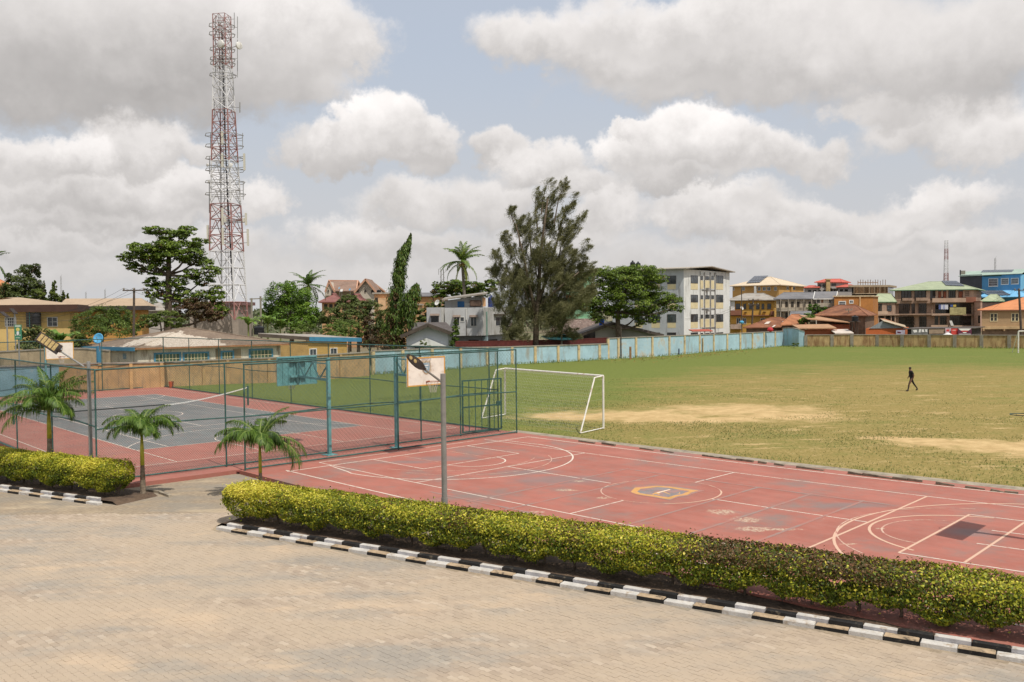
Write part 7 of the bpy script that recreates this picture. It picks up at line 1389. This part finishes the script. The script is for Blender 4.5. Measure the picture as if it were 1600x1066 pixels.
tree('big layered almond tree in front of the telecom tower', 98, [(262, 512), (264, 470), (263, 430), (264, 395), (266, 365)],
     [(243, 360, 20, 6), (292, 358, 14, 6), (268, 368, 26, 8), (285, 366, 18, 7), (222, 388, 24, 8), (250, 384, 26, 9), (282, 386, 30, 9), (312, 378, 16, 6), (198, 402, 14, 8), (228, 402, 26, 11), (262, 400, 24, 11), (296, 397, 24, 9), (205, 416, 12, 6), (218, 420, 12, 8), (246, 420, 18, 12), (308, 408, 24, 10), (330, 424, 16, 9), (318, 438, 16, 9), (236, 442, 12, 10), (252, 452, 16, 14), (232, 458, 8, 8), (300, 428, 14, 9), (280, 440, 14, 12), (318, 468, 18, 14), (338, 462, 14, 16), (345, 486, 12, 14), (332, 492, 14, 10), (288, 462, 16, 14), (268, 470, 14, 14)],
     26000, .27, m_alm, 44, .42, tr_=.42, flat=.40, tsh=.06, name='almond_tree')
tree('dark bush with reddish dead leaves at the foot of the big almond tree', 96, [(305, 505), (303, 480)], [(288, 488, 16, 14), (312, 484, 20, 14), (330, 494, 18, 10), (300, 475, 16, 9)], 6000, .2, m_rd, 28, .36, tr_=.12, name='bush', cat='bush')
tree('tall upright almond tree of green tiers overlapping the white apartment block', 108, [(968, 540), (966, 515), (965, 490), (975, 460), (985, 440)],
     [(960, 425, 36, 8), (1000, 422, 34, 7), (932, 432, 26, 10), (985, 436, 44, 12), (1022, 437, 22, 8), (940, 450, 28, 12), (980, 456, 36, 12), (1012, 455, 26, 10), (920, 470, 22, 10), (950, 474, 28, 12), (990, 474, 30, 12), (1030, 465, 26, 9), (1050, 468, 18, 7), (1056, 482, 11, 8), (1028, 482, 18, 9), (938, 488, 22, 9), (966, 488, 22, 10), (1000, 490, 22, 12), (930, 498, 10, 8), (1002, 505, 8, 7), (915, 480, 12, 9), (1018, 498, 12, 8)], 30000, .25, m_alm, 44, .44, tr_=.38, flat=.42, name='almond_tree', tsh=.10)['label'] = 'green almond tree overlapping the left side of the white apartment block'
tree('bright green dense mango tree behind the yellow house', 106, [(456, 530), (455, 500), (452, 480)], [(440, 458, 24, 16), (462, 468, 26, 20), (424, 478, 18, 16), (446, 488, 28, 18), (478, 484, 20, 16), (490, 494, 13, 14), (432, 500, 20, 14), (470, 504, 24, 12), (414, 488, 9, 9), (450, 446, 12, 6)], 20000, .21, m_mang, 34, .34, tr_=.3, flat=.8, name='mango_tree')
tree('wide dark almond tree behind the crown of the coconut palm', 120, [(722, 490), (722, 465), (722, 452)], [(690, 452, 20, 6), (708, 445, 22, 7), (735, 447, 24, 7), (760, 450, 18, 6), (682, 444, 8, 4), (700, 458, 20, 6), (745, 458, 26, 7), (725, 456, 22, 8), (770, 441, 14, 4), (682, 460, 12, 5)], 11000, .27, m_alm, 30, .36, tr_=.3, flat=.5, name='almond_tree')
tree('dark rounded tree in front of the terracotta roof at the far left', 112, [(38, 480), (38, 455), (40, 435)], [(44, 422, 16, 9), (30, 430, 18, 10), (50, 430, 13, 9), (22, 446, 18, 12), (42, 446, 22, 14), (14, 458, 16, 10), (55, 455, 12, 12), (36, 462, 26, 10), (4, 464, 14, 8), (56, 416, 8, 4)], 13000, .22, m_dk, 30, .36, tr_=.3, flat=.7)
def conifer(label, px, yt, yb, w, D): 
    hh = yb-yt; bl = [(px+rng.uniform(-1, 1), yt+hh*t_, w*(.12+.85*t_), hh*.09) for t_ in np.linspace(.06, 1, 9)]
    return tree(label, D, [(px, yb), (px, (yt+yb)/2), (px, yt+2)], bl, 4200, .16, m_dk if px < 70 else m_mid, 22, .4, tr_=.14, name='cypress_tree', flat=1.3, group='pointed cypresses on the left')
conifer('slim cypress immediately right of the dark rounded tree', 69, 440, 468, 7, 114); conifer('tallest broad cypress in the middle of the row', 85, 438, 470, 13, 113); conifer('short cypress right of the tallest one', 99, 454, 470, 6, 113); conifer('smallest cypress at the right end of the row', 105.5, 458, 470, 4, 113)
tree('light green bush in front of the dark rounded tree', 110, [(58, 475), (58, 462)], [(58, 460, 12, 8), (50, 466, 10, 6)], 2500, .16, m_mid, 26, .4, tr_=.1, name='bush', cat='bush')
tree('broad feathery acacia bush hiding the orange yellow building', 92, [(160, 540), (162, 515)], [(130, 500, 18, 12), (158, 490, 24, 12), (185, 488, 20, 10), (200, 500, 20, 12), (148, 512, 30, 14), (178, 512, 34, 16), (120, 516, 12, 10), (210, 514, 14, 10), (170, 500, 24, 14)], 16000, .15, m_lt, 34, .36, tr_=.15, name='acacia_bush', cat='bush', tsh=-.12)
tree('round light green bush behind the bungalow roof below the almond tree', 84, [(252, 515), (250, 500)], [(234, 500, 18, 10), (258, 495, 22, 10), (272, 503, 16, 9), (224, 508, 12, 7)], 7000, .15, m_mid, 30, .36, tr_=.1, name='bush', cat='bush')
tree('dark green bush behind the far left wall under the green sign', 76, [(62, 560), (60, 540)], [(45, 532, 20, 14), (68, 526, 18, 14), (56, 545, 30, 12), (78, 540, 14, 14), (42, 518, 10, 6), (52, 515, 12, 7)], 9000, .15, m_dk, 30, .36, tr_=.1, name='bush', cat='bush', tsh=.15)
tree('bushes behind the wall between the banana plant and the bungalow', 74, [(115, 560), (115, 545)], [(108, 540, 16, 10), (126, 536, 14, 9), (135, 528, 10, 8), (118, 530, 12, 8)], 6000, .14, m_mid, 30, .36, tr_=.1, name='bush', cat='bush')
tree('dark glossy tree mass below the steep roofed house', 104, [(560, 540), (560, 505), (562, 488)], [(515, 490, 16, 11), (538, 484, 18, 12), (560, 480, 20, 12), (582, 482, 16, 14), (524, 504, 22, 12), (552, 500, 24, 13), (580, 506, 18, 16), (600, 498, 12, 16), (596, 520, 14, 18), (572, 524, 16, 16), (508, 500, 10, 10)], 18000, .2, m_dk, 32, .35, tr_=.2, tsh=.12)
tree('small dark tree between the two maroon roofs', 128, [(547, 490), (547, 470)], [(545, 466, 13, 6), (535, 474, 12, 6), (552, 470, 10, 5)], 3500, .2, m_dk, 28, .4, tr_=.12, tsh=.1)
tree('light green bush just above the blue roof edge', 93, [(545, 540), (545, 520)], [(520, 515, 16, 10), (542, 510, 20, 11), (558, 518, 12, 9), (530, 522, 22, 8), (502, 520, 10, 8), (480, 512, 14, 8), (462, 518, 14, 8)], 9000, .14, m_lt, 32, .36, tr_=.1, name='bush', cat='bush', tsh=-.05)
tree('dry brown creeper covered bush left of the drooping tree', 96, [(578, 550), (578, 520)], [(576, 508, 9, 18), (584, 528, 12, 14), (568, 530, 10, 12)], 4500, .15, m_rd, 30, .36, tr_=.1, name='bush', cat='bush')
tree('bush of mixed greens between the drooping tree and the grey block', 106, [(682, 505), (682, 490)], [(660, 492, 12, 9), (676, 480, 13, 8), (690, 476, 9, 7), (645, 484, 8, 8), (665, 500, 14, 6)], 6000, .2, m_mid, 28, .4, tr_=.12, name='bush', cat='bush', tsh=-.1)
tree('small round dark green tree in front of the long grey roofed house', 150, [(1277, 510), (1277, 495)], [(1270, 480, 9, 6), (1284, 484, 9, 6), (1276, 489, 13, 6)], 4000, .2, m_mang, 26, .4, tr_=.14, tsh=-.25)
tree('small light green tree in front of the tan gable', 136, [(1262, 510), (1262, 500)], [(1262, 496, 10, 6), (1256, 502, 8, 5)], 3000, .18, m_mang, 26, .4, tr_=.1, tsh=.0)
tree('slim leafy column shrub beside the grey gable house', 86, [(711, 548), (711, 525)], [(711, 515, 5, 7), (711, 525, 6.5, 8), (711, 537, 7, 9), (712, 504, 3, 5)], 2600, .16, m_weep, 40, .6, tr_=.05, name='shrub', cat='shrub')
tree('spindly plant in front of the grey pediment', 84, [(664, 552), (664, 540)], [(662, 534, 5, 4), (668, 540, 6, 4), (658, 541, 5, 4)], 420, .14, m_dk, 20, .5, tr_=.03, name='shrub', cat='shrub', tsh=.2)
tree('small bush against the curved blue end wall', 118, [(1241, 542), (1241, 539)], [(1238, 538, 4, 2.5), (1245, 538.5, 4, 2.5)], 500, .14, m_mid, 20, .5, tr_=.02, name='shrub', cat='shrub')
# weeping mast tree: leaves hang along a leaning column
def weeping(label, D, spine, n, leaf=.34):
    x0 = P(spine[0][0], 540, D)[0]; root = empty('mast_tree', (x0, D, -.3), label, 'tree'); S = np.array([P(a, b_, D) for a, b_, w in spine]); Wd = np.array([w*D/F for _, _, w in spine]); mb = MB(); mb.tube([(x0, D, -.3)]+list(S), [.22]+[.2-.17*i/(len(S)-1) for i in range(len(S))], 8); mb.build('trunk', m_bark, root)
    t_ = rng.uniform(0, len(S)-1, n)**1.0; i = np.minimum(t_.astype(int), len(S)-2); fr = (t_-i)[:, None]; c = S[i]*(1-fr)+S[i+1]*fr; w = Wd[i]*(1-fr[:, 0])+Wd[i+1]*fr[:, 0]
    K = 90; ka = rng.uniform(0, 2*math.pi, K); kt = rng.uniform(0, len(S)-1, K); ki = rng.integers(0, K, n); use = rng.random(n) < .6; t2 = np.where(use, np.clip(kt[ki]+rng.normal(0, .12, n), 0, len(S)-1.001), t_); a = np.where(use, ka[ki]+rng.normal(0, .35, n), rng.uniform(0, 2*math.pi, n))
    i = np.minimum(t2.astype(int), len(S)-2); fr = (t2-i)[:, None]; c = S[i]*(1-fr)+S[i+1]*fr; w = Wd[i]*(1-fr[:, 0])+Wd[i+1]*fr[:, 0]; r = w*rng.uniform(.35, 1.12, n); r = r*(1+.28*np.sin(t2*7.3+a*2)+.15*np.sin(t2*17)); p = c+np.stack([np.cos(a)*r, np.sin(a)*r, -rng.uniform(0, 1.0, n)*.9], -1)
    nr = np.stack([np.cos(a), np.sin(a), np.full(n, .35)], -1)+rng.normal(size=(n, 3))*.35; leaves('crown', p, nr, leaf, leaf*.28, m_mang if False else m_weep, root, .45+rng.normal(0, .17, n)+.06*np.cos(ki), adir=np.tile([0, 0, -1.], (n, 1))+nr*.35); return root
weeping('tall drooping mast tree leaning right, left of the coconut palm', 92, [(620, 548, 19), (617, 520, 19), (615, 495, 17), (620, 475, 12), (619, 455, 12), (623, 430, 9.5), (625, 410, 9), (630, 392, 8), (637, 378, 4), (642, 365, 1)], 15000)
weeping('short drooping side stem right of the tall mast tree', 91, [(640, 500, 8), (638, 480, 11), (640, 465, 12), (647, 452, 9), (651, 443, 3)], 4200)
tree('hanging brown dead creeper at the foot of the tall mast tree', 91, [(612, 552), (614, 530)], [(612, 500, 5, 16), (600, 535, 12, 12), (622, 535, 9, 14), (618, 470, 4, 12)], 2600, .22, m_rd, 26, .45, tr_=.05, name='creeper', cat='creeper', limbs=False, flat=1.6)
# feathery casuarina: upswept windblown sprays of thin needles
m_cas = leafmat4('casuarina_needles', [(.10, .105, .045), (.17, .17, .075), (.24, .23, .11), (.33, .30, .16)], .4, .7)
def casuarina(label, D, trunks, sprays, n, wind=(.55, 0, .8), L=.5):
    root = empty('casuarina_tree', (P(trunks[0][0][0], 540, D)[0], D, -.3), label, 'tree'); k = D/F; nodes = []
    for tk in trunks:
        pts = [P(a, b_, D+dd) for a, b_, dd in tk]; pts[0][2] = -.3 if tk[0][1] > 535 else pts[0][2]; r0 = .34 if tk[0][1] > 535 else .2; mb = MB(); mb.tube(pts, [r0*(1-.75*i/(len(pts)-1)) for i in range(len(pts))], 7); mb.build('trunk' if r0 > .3 else 'limb', m_bark, root, smooth=True); nodes += pts[1:]
    PT = []; AD = []; TN = []; tot = sum(s_[4] for s_ in sprays)
    for (x0, y0, x1, y1, w) in sprays:
        dd0 = rng.uniform(-2.2, 2.2); a = P(x0, y0, D+dd0*.3); c = P(x1, y1, D+dd0); mb = MB(); mb.tube([a, (a+c)/2+np.array([-.15, 0, .1]), c], [.09, .05, .015], 5); mb.build('branch', m_bark, root)
        ns = int(n*w/tot); wk = w*k; nb = max(6, int(w*.9)); tint0 = rng.normal(0, .08)
        for j in range(nb):
            t_ = rng.uniform(.05, 1); base = a+(c-a)*t_+sph(1)[0]*np.array([1, 1.3, .9])*wk*.75*(1-.6*t_); dirn = unit((c-a)*.5/np.linalg.norm(c-a)+np.array(wind)*.6+rng.normal(0, .3, 3)); ln = rng.uniform(.9, 1.9)*(.5+wk*.28); m_ = ns//nb
            s_ = rng.uniform(0, 1, m_); p = base+dirn*ln*s_[:, None]+rng.normal(size=(m_, 3))*(.24*(1.15-s_))[:, None]*(.8+wk*.14); p[:, 2] -= s_**2*.12*ln; PT.append(p); AD.append(np.tile(dirn+np.array([0, 0, -.35]), (m_, 1))+rng.normal(size=(m_, 3))*.35); TN.append(.45+tint0+rng.normal(0, .08)+rng.normal(0, .12, m_))
    p = np.concatenate(PT); ad = np.concatenate(AD); leaves('crown', p, rng.normal(size=(len(p), 3)), L, .036, m_cas, root, np.concatenate(TN), adir=ad); return root
casuarina('tall feathery casuarina tree bent by the wind, the tallest tree right of centre', 93,
   [[(836, 545, 0), (838, 500, 0), (842, 460, .3), (843, 420, .5), (848, 370, .5), (856, 310, .5)], [(838, 500, 0), (828, 450, -.5), (818, 400, -.8), (806, 350, -1)], [(842, 470, 0), (856, 430, 1), (870, 380, 1.5), (884, 320, 1.5)], [(840, 480, 0), (822, 450, 1.5), (800, 430, 2), (778, 412, 2)], [(842, 480, .2), (862, 460, -1), (886, 440, -1.5), (905, 425, -1.5)]],
   [(846, 335, 856, 285, 13), (848, 350, 866, 300, 12), (866, 350, 882, 285, 10), (872, 360, 900, 305, 13), (880, 380, 908, 340, 14), (840, 360, 838, 300, 8), (815, 370, 796, 330, 12), (812, 385, 815, 345, 12), (800, 400, 786, 370, 12), (830, 400, 830, 340, 20), (850, 400, 856, 345, 24), (872, 410, 886, 360, 24), (880, 420, 914, 385, 16), (890, 430, 918, 408, 14), (885, 440, 935, 418, 12), (820, 430, 800, 390, 22), (800, 440, 770, 400, 16), (790, 450, 768, 425, 16), (845, 440, 846, 390, 30), (870, 445, 880, 405, 28), (800, 470, 782, 440, 24), (825, 470, 815, 430, 28), (860, 475, 866, 435, 30), (885, 470, 905, 440, 24), (900, 470, 925, 452, 16), (790, 490, 778, 470, 20), (815, 505, 800, 480, 26), (870, 505, 880, 475, 28), (895, 490, 915, 470, 18), (800, 525, 788, 510, 16), (860, 525, 872, 505, 22), (885, 515, 893, 530, 12), (816, 530, 808, 520, 18), (845, 515, 850, 490, 22), (800, 505, 790, 530, 12), (840, 440, 838, 400, 24), (860, 440, 866, 410, 24), (830, 485, 826, 455, 24), (850, 500, 856, 475, 26), (812, 455, 806, 430, 20), (880, 455, 890, 430, 20), (825, 510, 820, 490, 22), (875, 500, 886, 482, 20)], 108000)
# coconut palms
def coconut(label, px, pyc, pyb, D, rpx, lean=0, nf=16, tint=.5, dead=0, seed=1, trr=.18):
    c = P(px, pyc, D); x0 = c[0]+lean; root = empty('coconut_palm', (x0, D, -.3), label, 'palm tree', 'coconut palms'); k = D/F; L = rpx*k*1.25; mb = MB(); pts = [np.array([x0+(c[0]-x0)*t_**1.5, D, -.3+(c[2]+.3)*t_]) for t_ in np.linspace(0, 1, 9)]; mb.tube(pts, [trr*(1.3-.5*t_) for t_ in np.linspace(0, 1, 9)], 9); mb.build('trunk', m_bark2, root)
    rs = np.random.default_rng(seed)
    for j in range(nf):
        a = 360*j/nf+rs.uniform(-10, 10); el_ = rs.choice([80, 62, 40, 15, -15], p=[.15, .25, .25, .2, .15]); frond(root, c, R(a), R(el_+rs.uniform(-6, 6)), L*rs.uniform(.85, 1.1), 1.3+rs.uniform(-.2, .35), L*.24, n=30, hang=1.2, wid=.095, tint=tint+rs.uniform(-.12, .12), twist=.15)
    for j in range(dead): frond(root, c, R(rs.uniform(0, 360)), R(-60), L*.8, .5, L*.14, n=16, hang=1.2, wid=.12, tint=.95)
    mb = MB()
    for j in range(9): q = c+sph(1)[0]*np.array([.3, .3, .15])+[0, 0, -.35]; mb.lathe(q-[0, 0, .15], [(.03, 0), (.14, .1), (.13, .22), (.03, .3)], 7)
    mb.build('coconuts', m_rd2, root); return root
m_rd2 = mat('coconut_husk', (.28, .17, .05), .8)
coconut('tall coconut palm with yellowing fronds above the grey white house', 722, 410, 480, 112, 34, .5, 26, .6, 7, 3, .2); coconut('coconut palm rising behind the bright mango tree', 482, 447, 500, 128, 30, -.3, 24, .35, 0, 5)
coconut('coconut palm cut off by the left edge of the picture', -14, 410, 500, 104, 28, 0, 12, .25, 0, 8); coconut('low young coconut palm behind the small grey block', 678, 482, 505, 112, 15, 0, 12, .5, 0, 9)
# banana plants
m_ban = leafmat4('banana_leaf', [(.05, .10, .02), (.10, .20, .03), (.20, .32, .06), (.34, .42, .12)], .35, .4)
def banana(label, px, py, D, s_, nl=9, seed=2):
    rs = np.random.default_rng(seed); c = P(px, py, D); root = empty('banana_plant', (c[0], D, -.3), label, 'banana plant', 'banana plants'); mb = MB(); mb.tube([(c[0], D, -.3), c], [.14*s_, .09*s_], 8); mb.build('stem', mat('banana_stem', (.22, .24, .08), .7), root)
    for j in range(nl):
        a = 2*math.pi*j/nl+rs.uniform(-.3, .3); h = np.array([math.cos(a), math.sin(a), 0]); sd = np.array([-h[1], h[0], 0]); p = c.copy(); e = R(rs.uniform(55, 85)); L = 1.9*s_*rs.uniform(.8, 1.1); V = []; n = 9
        for i in range(n+1):
            t_ = i/n; w = .30*s_*math.sin(math.pi*min(1, t_*.92+.06))**.6; V += [p-sd*w+[0, 0, .08*s_*math.sin(i*2.1)], p.copy()+[0, 0, -.04], p+sd*w+[0, 0, .08*s_*math.cos(i*1.7)]]; p = p+(h*math.cos(e)+np.array([0, 0, math.sin(e)]))*L/n; e -= R(105)/n*rs.uniform(.7, 1.3)
        fq = [(3*i+q, 3*i+q+1, 3*i+q+4, 3*i+q+3) for i in range(n) for q in (0, 1)]; raw('leaf', np.array(V), np.array(fq), m_ban, root, np.clip(np.full(len(fq), rs.uniform(.3, .8))+rs.normal(0, .08, len(fq)), 0, 1))
    return root
banana('banana plant with split upright leaves in front of the mustard building', 92, 538, 78, 1.15, 11, 4); banana('banana plant behind the bungalow left of the black tank', 388, 508, 90, .9, 9, 6); banana('banana plant behind the black tank and the yellow house', 418, 506, 92, 1.0, 9, 7); banana('small banana plant right of the black tank', 438, 510, 93, .8, 8, 9)
# far-off greenery that closes the skyline between the houses
n = 26000; px_ = rng.uniform(-120, 1720, n); dd = rng.uniform(215, 330, n); a_, s_ = ray(px_, 480); hgt_ = 5.6+2.2*np.sin(px_*.031)+1.5*np.sin(px_*.083+1)+1.1*np.sin(px_*.19); zz = np.abs(rng.uniform(0, 1, n))**.6*hgt_
leaves('treeline', np.stack([a_*dd, dd, zz], -1), rng.normal(size=(n, 3))+[0, 0, .6], 1.3, .8, leafmat4('far_leaf', [(.08, .09, .06), (.12, .14, .075), (.16, .18, .10)], .1, .9), None, rng.normal(.5, .2, n)+.15*np.sin(px_*.05), kind='stuff')
# small weeds along the walls and loose leaves
n = 2600; W_ = []; 
for _ in range(n):
    x_ = rng.uniform(583, 1700); yb_ = lerp(bb, x_) if x_ < 950 else lerp(bb2, x_) if x_ < 1224 else lerp(bb3, x_) if x_ > 1256 else 541.5; g_ = G(x_, yb_+rng.exponential(.5)+.2, -.02); W_.append(g_+[0, 0, rng.uniform(0, .22)])
W_ = np.array(W_); leaves('weeds', W_, rng.normal(size=(n, 3))+[0, 0, .3], .28, .06, m_mid, None, rng.uniform(.2, .9, n), adir=np.tile([0, 0, 1.], (n, 1)), kind='stuff')
n = 3000; u_ = rng.uniform(-51, 22, n); v_ = 7.0+np.abs(rng.normal(0, .25, n)); q = CT(u_, v_, 0); q[:, 2] = rng.uniform(-.02, .05, n); leaves('weeds', q, rng.normal(size=(n, 3)), .12, .018, m_mid, None, rng.uniform(.2, .9, n), adir=np.tile([0, 0, 1.], (n, 1)), kind='stuff')
n = 700; px_ = rng.normal(1090, 70, n); q = np.array([G(x_, lerp(bb2, min(x_, 1220))+abs(rng.normal(0, 3))+1, 0) for x_ in px_]); leaves('fallen_leaves', q, np.tile([0, 0, 1.], (n, 1))+rng.normal(size=(n, 3))*.2, .2, .12, leafmat4('dead_leaf', [(.25, .12, .03), (.4, .22, .06)], .1), None, rng.random(n), kind='stuff')
# grass tufts on the near part of the field
n = 52000; u_ = rng.uniform(-30, 20, n); v_ = 7.2+rng.gamma(1.6, 7, n); q = CT(u_, v_, 0); keep = q[:, 1] < 75; q = q[keep]; nz = (np.sin(q[:, 0]*.9+np.sin(q[:, 1]*.6)*2)+np.sin(q[:, 1]*.7+q[:, 0]*.35+2)); sd_ = np.zeros(len(q), bool)
for gx, gy, rx, ry in ((1000, 648, 5.2, 3.2), (1150, 640, 5, 3.6), (880, 650, 3, 2), (1500, 692, 2.6, 1.2), (1590, 698, 3.2, 1.6), (1440, 688, 1.6, .7)): g_ = G(gx, gy); sd_ |= ((q[:, 0]-g_[0])/rx)**2+((q[:, 1]-g_[1])/ry)**2 < .9
keep = (~sd_) & (nz+rng.normal(0, .9, len(q)) > -.3); q = q[keep]; n = len(q); q[:, 2] = rng.uniform(-.01, .02, n)
leaves('grass', q, rng.normal(size=(n, 3)), .085, .022, leafmat4('grass_blade', [(.09, .13, .025), (.16, .20, .05), (.30, .26, .10), (.36, .30, .13)], .2), None, np.clip(.3+.12*nz[keep]*-1+rng.normal(0, .2, n), 0, 1), adir=np.tile([0, 0, 1.], (n, 1))+rng.normal(size=(n, 3))*.5, kind='stuff')
# broken concrete edging between strip and field
k = 0
for (xa, xb) in ((905, 930), (941, 962), (1000, 1022), (1033, 1053), (1098, 1178), (1185, 1198), (1210, 1226), (1245, 1288), (1325, 1442), (1462, 1492), (1508, 1540), (1548, 1592)):
    ya = 680+(xa-800)*.118-2.0; yb_ = 680+(xb-800)*.118-2.0; ya += (-.5 if xa < 1100 else 1.2*(xa-1100)/500-0); n_ = max(1, int((xb-xa)/22))
    for i in range(n_):
        t0, t1 = i/n_, (i+1)/n_; u0, u1 = [None]*2
        a = G(xa+(xb-xa)*t0, 0+1 and (ya+(yb_-ya)*t0), 0); c = G(xa+(xb-xa)*t1-1, ya+(yb_-ya)*t1, 0); mb = MB(); mb.beam(a+[0, 0, .02+rng.uniform(-.02, .02)], c+[0, 0, .01+rng.uniform(-.03, .02)], rng.uniform(.07, .12), rng.uniform(.06, .11)); mb.build('edging_stone', m_edge if k else globals().setdefault('m_edge', mat('dark_broken_concrete', (.19, .15, .11), .95, .3, 6)), bpy.data.objects['concrete_strip']); k += 1

# ================================================================== THE PERSON WALKING ON THE FIELD
g_ = G(1424, 611, 0); D = g_[1]; hgt = P(1424, 573, D)[2]-.02; S_ = hgt/1.70
root = empty('person', (g_[0], D, 0), 'person in black clothes striding left across the football field', 'person')
J = {'hip': (0, 0, .93), 'waist': (-.015, 0, 1.06), 'chest': (-.03, 0, 1.27), 'neck': (-.055, 0, 1.43), 'nk2': (-.09, 0, 1.49), 'head': (-.11, 0, 1.57), 'crown': (-.105, 0, 1.66),
     'shF': (-.04, -.17, 1.38), 'elF': (.07, -.22, 1.13), 'wrF': (.03, -.2, .90), 'haF': (.0, -.2, .82), 'shB': (-.04, .17, 1.38), 'elB': (-.02, .23, 1.12), 'wrB': (-.14, .22, .93), 'haB': (-.18, .22, .86),
     'hpL': (-.02, -.09, .88), 'knL': (-.20, -.1, .50), 'anL': (-.28, -.1, .09), 'toL': (-.42, -.1, .03), 'hpR': (.02, .09, .88), 'knR': (.20, .1, .52), 'anR': (.46, .1, .17), 'toR': (.36, .1, .04)}
ED = [('hip', 'waist'), ('waist', 'chest'), ('chest', 'neck'), ('neck', 'nk2'), ('nk2', 'head'), ('head', 'crown'), ('neck', 'shF'), ('shF', 'elF'), ('elF', 'wrF'), ('wrF', 'haF'), ('neck', 'shB'), ('shB', 'elB'), ('elB', 'wrB'), ('wrB', 'haB'), ('hip', 'hpL'), ('hpL', 'knL'), ('knL', 'anL'), ('anL', 'toL'), ('hip', 'hpR'), ('hpR', 'knR'), ('knR', 'anR'), ('anR', 'toR')]
RA = {'hip': .125, 'waist': .12, 'chest': .145, 'neck': .075, 'nk2': .05, 'head': .085, 'crown': .07, 'shF': .068, 'elF': .046, 'wrF': .03, 'haF': .035, 'shB': .068, 'elB': .046, 'wrB': .03, 'haB': .035, 'hpL': .10, 'knL': .066, 'anL': .045, 'toL': .035, 'hpR': .10, 'knR': .066, 'anR': .045, 'toR': .035}
names = list(J); me = bpy.data.meshes.new('body'); me.from_pydata([tuple(np.array(J[k_])*S_) for k_ in names], [(names.index(a), names.index(b_)) for a, b_ in ED], []); o = bpy.data.objects.new('body', me); COL.objects.link(o); o.parent = root
sk = o.modifiers.new('skin', 'SKIN'); ss_ = o.modifiers.new('sub', 'SUBSURF'); ss_.levels = 2; ss_.render_levels = 2
for i, k_ in enumerate(names): me.skin_vertices[0].data[i].radius = (RA[k_]*S_, RA[k_]*S_*(1.25 if k_ in ('chest', 'waist', 'hip') else 1)); me.skin_vertices[0].data[i].use_root = (k_ == 'hip')
dg = bpy.context.evaluated_depsgraph_get(); me2 = bpy.data.meshes.new_from_object(o.evaluated_get(dg)); o.modifiers.clear(); o.data = me2
m_skin = mat('brown_skin', (.15, .075, .05), .6, .1, 8); m_cloth = mat('black_clothes', (.022, .020, .022), .9, .2, 10)
for m_ in (m_skin, m_cloth): me2.materials.append(m_)
for p_ in me2.polygons:
    c_ = p_.center/S_; p_.use_smooth = True; arm = abs(c_.y) > .15 and c_.z < 1.2; p_.material_index = 0 if (c_.z > 1.44 or arm or (c_.z < .10)) else 1
me2.update()
bm_ = MB(); hx = np.array([J['head'][0], 0, J['head'][2]])*S_+np.array(root.location); bm_.lathe(hx+np.array([.015, 0, .0])*S_, [(.06*S_, .0), (.092*S_, .04*S_), (.088*S_, .08*S_), (.05*S_, .115*S_), (.01*S_, .125*S_)], 12); bm_.build('hair', m_cloth, root, smooth=True)
for nm, k_ in (('shoe', 'anL'), ('shoe', 'anR')):
    a = np.array(J[k_])*S_+np.array(root.location); t_ = np.array(J['to'+k_[-1]])*S_+np.array(root.location); mb = MB(); mb.tube([a+[.03, 0, -.03], (a+t_)/2+[0, 0, -.02], t_], [.05*S_, .05*S_, .035*S_], 8); mb.build(nm, m_black, root, smooth=True)

# ------------------------------------------------------------------ wings built apart belong to one house
def merge(keep, *others):
    byl = {o.get('label'): o for o in bpy.data.objects if o.parent is None and o.get('label')}; k = byl[keep]
    for q in others:
        o = byl[q]; d = o.location-k.location
        for ch in list(o.children): ch.parent = k; ch.location = ch.location+d
        bpy.data.objects.remove(o)
    return k
merge('tall middle part of the house with arched balconies and red roofs', 'low left wing of the arched house under a red roof', 'low right wing of the arched house under a red roof')['label'] = 'distant house with arched balconies, a tan tower and bright red roofs'
merge('grey two storey house with awninged windows and a slanted roof room on top', 'ground floor with dark garage openings under the grey two storey house', 'slanted roof room standing on the parapet of the grey two storey house', 'small grey block with one awninged window left of the grey house')
merge('long grey roofed house with stained balconies behind the small round tree', 'white gabled balcony front projecting from the long grey roofed house')['label'] = 'long grey roofed house with stained balconies and a white gabled front'
merge('three storey brown house with a pale green hipped roof, laundry on the middle balcony', 'narrow pink stair tower attached right of the tall brown house', 'two storey brown side house under a low pale green roof, left of the tall one')
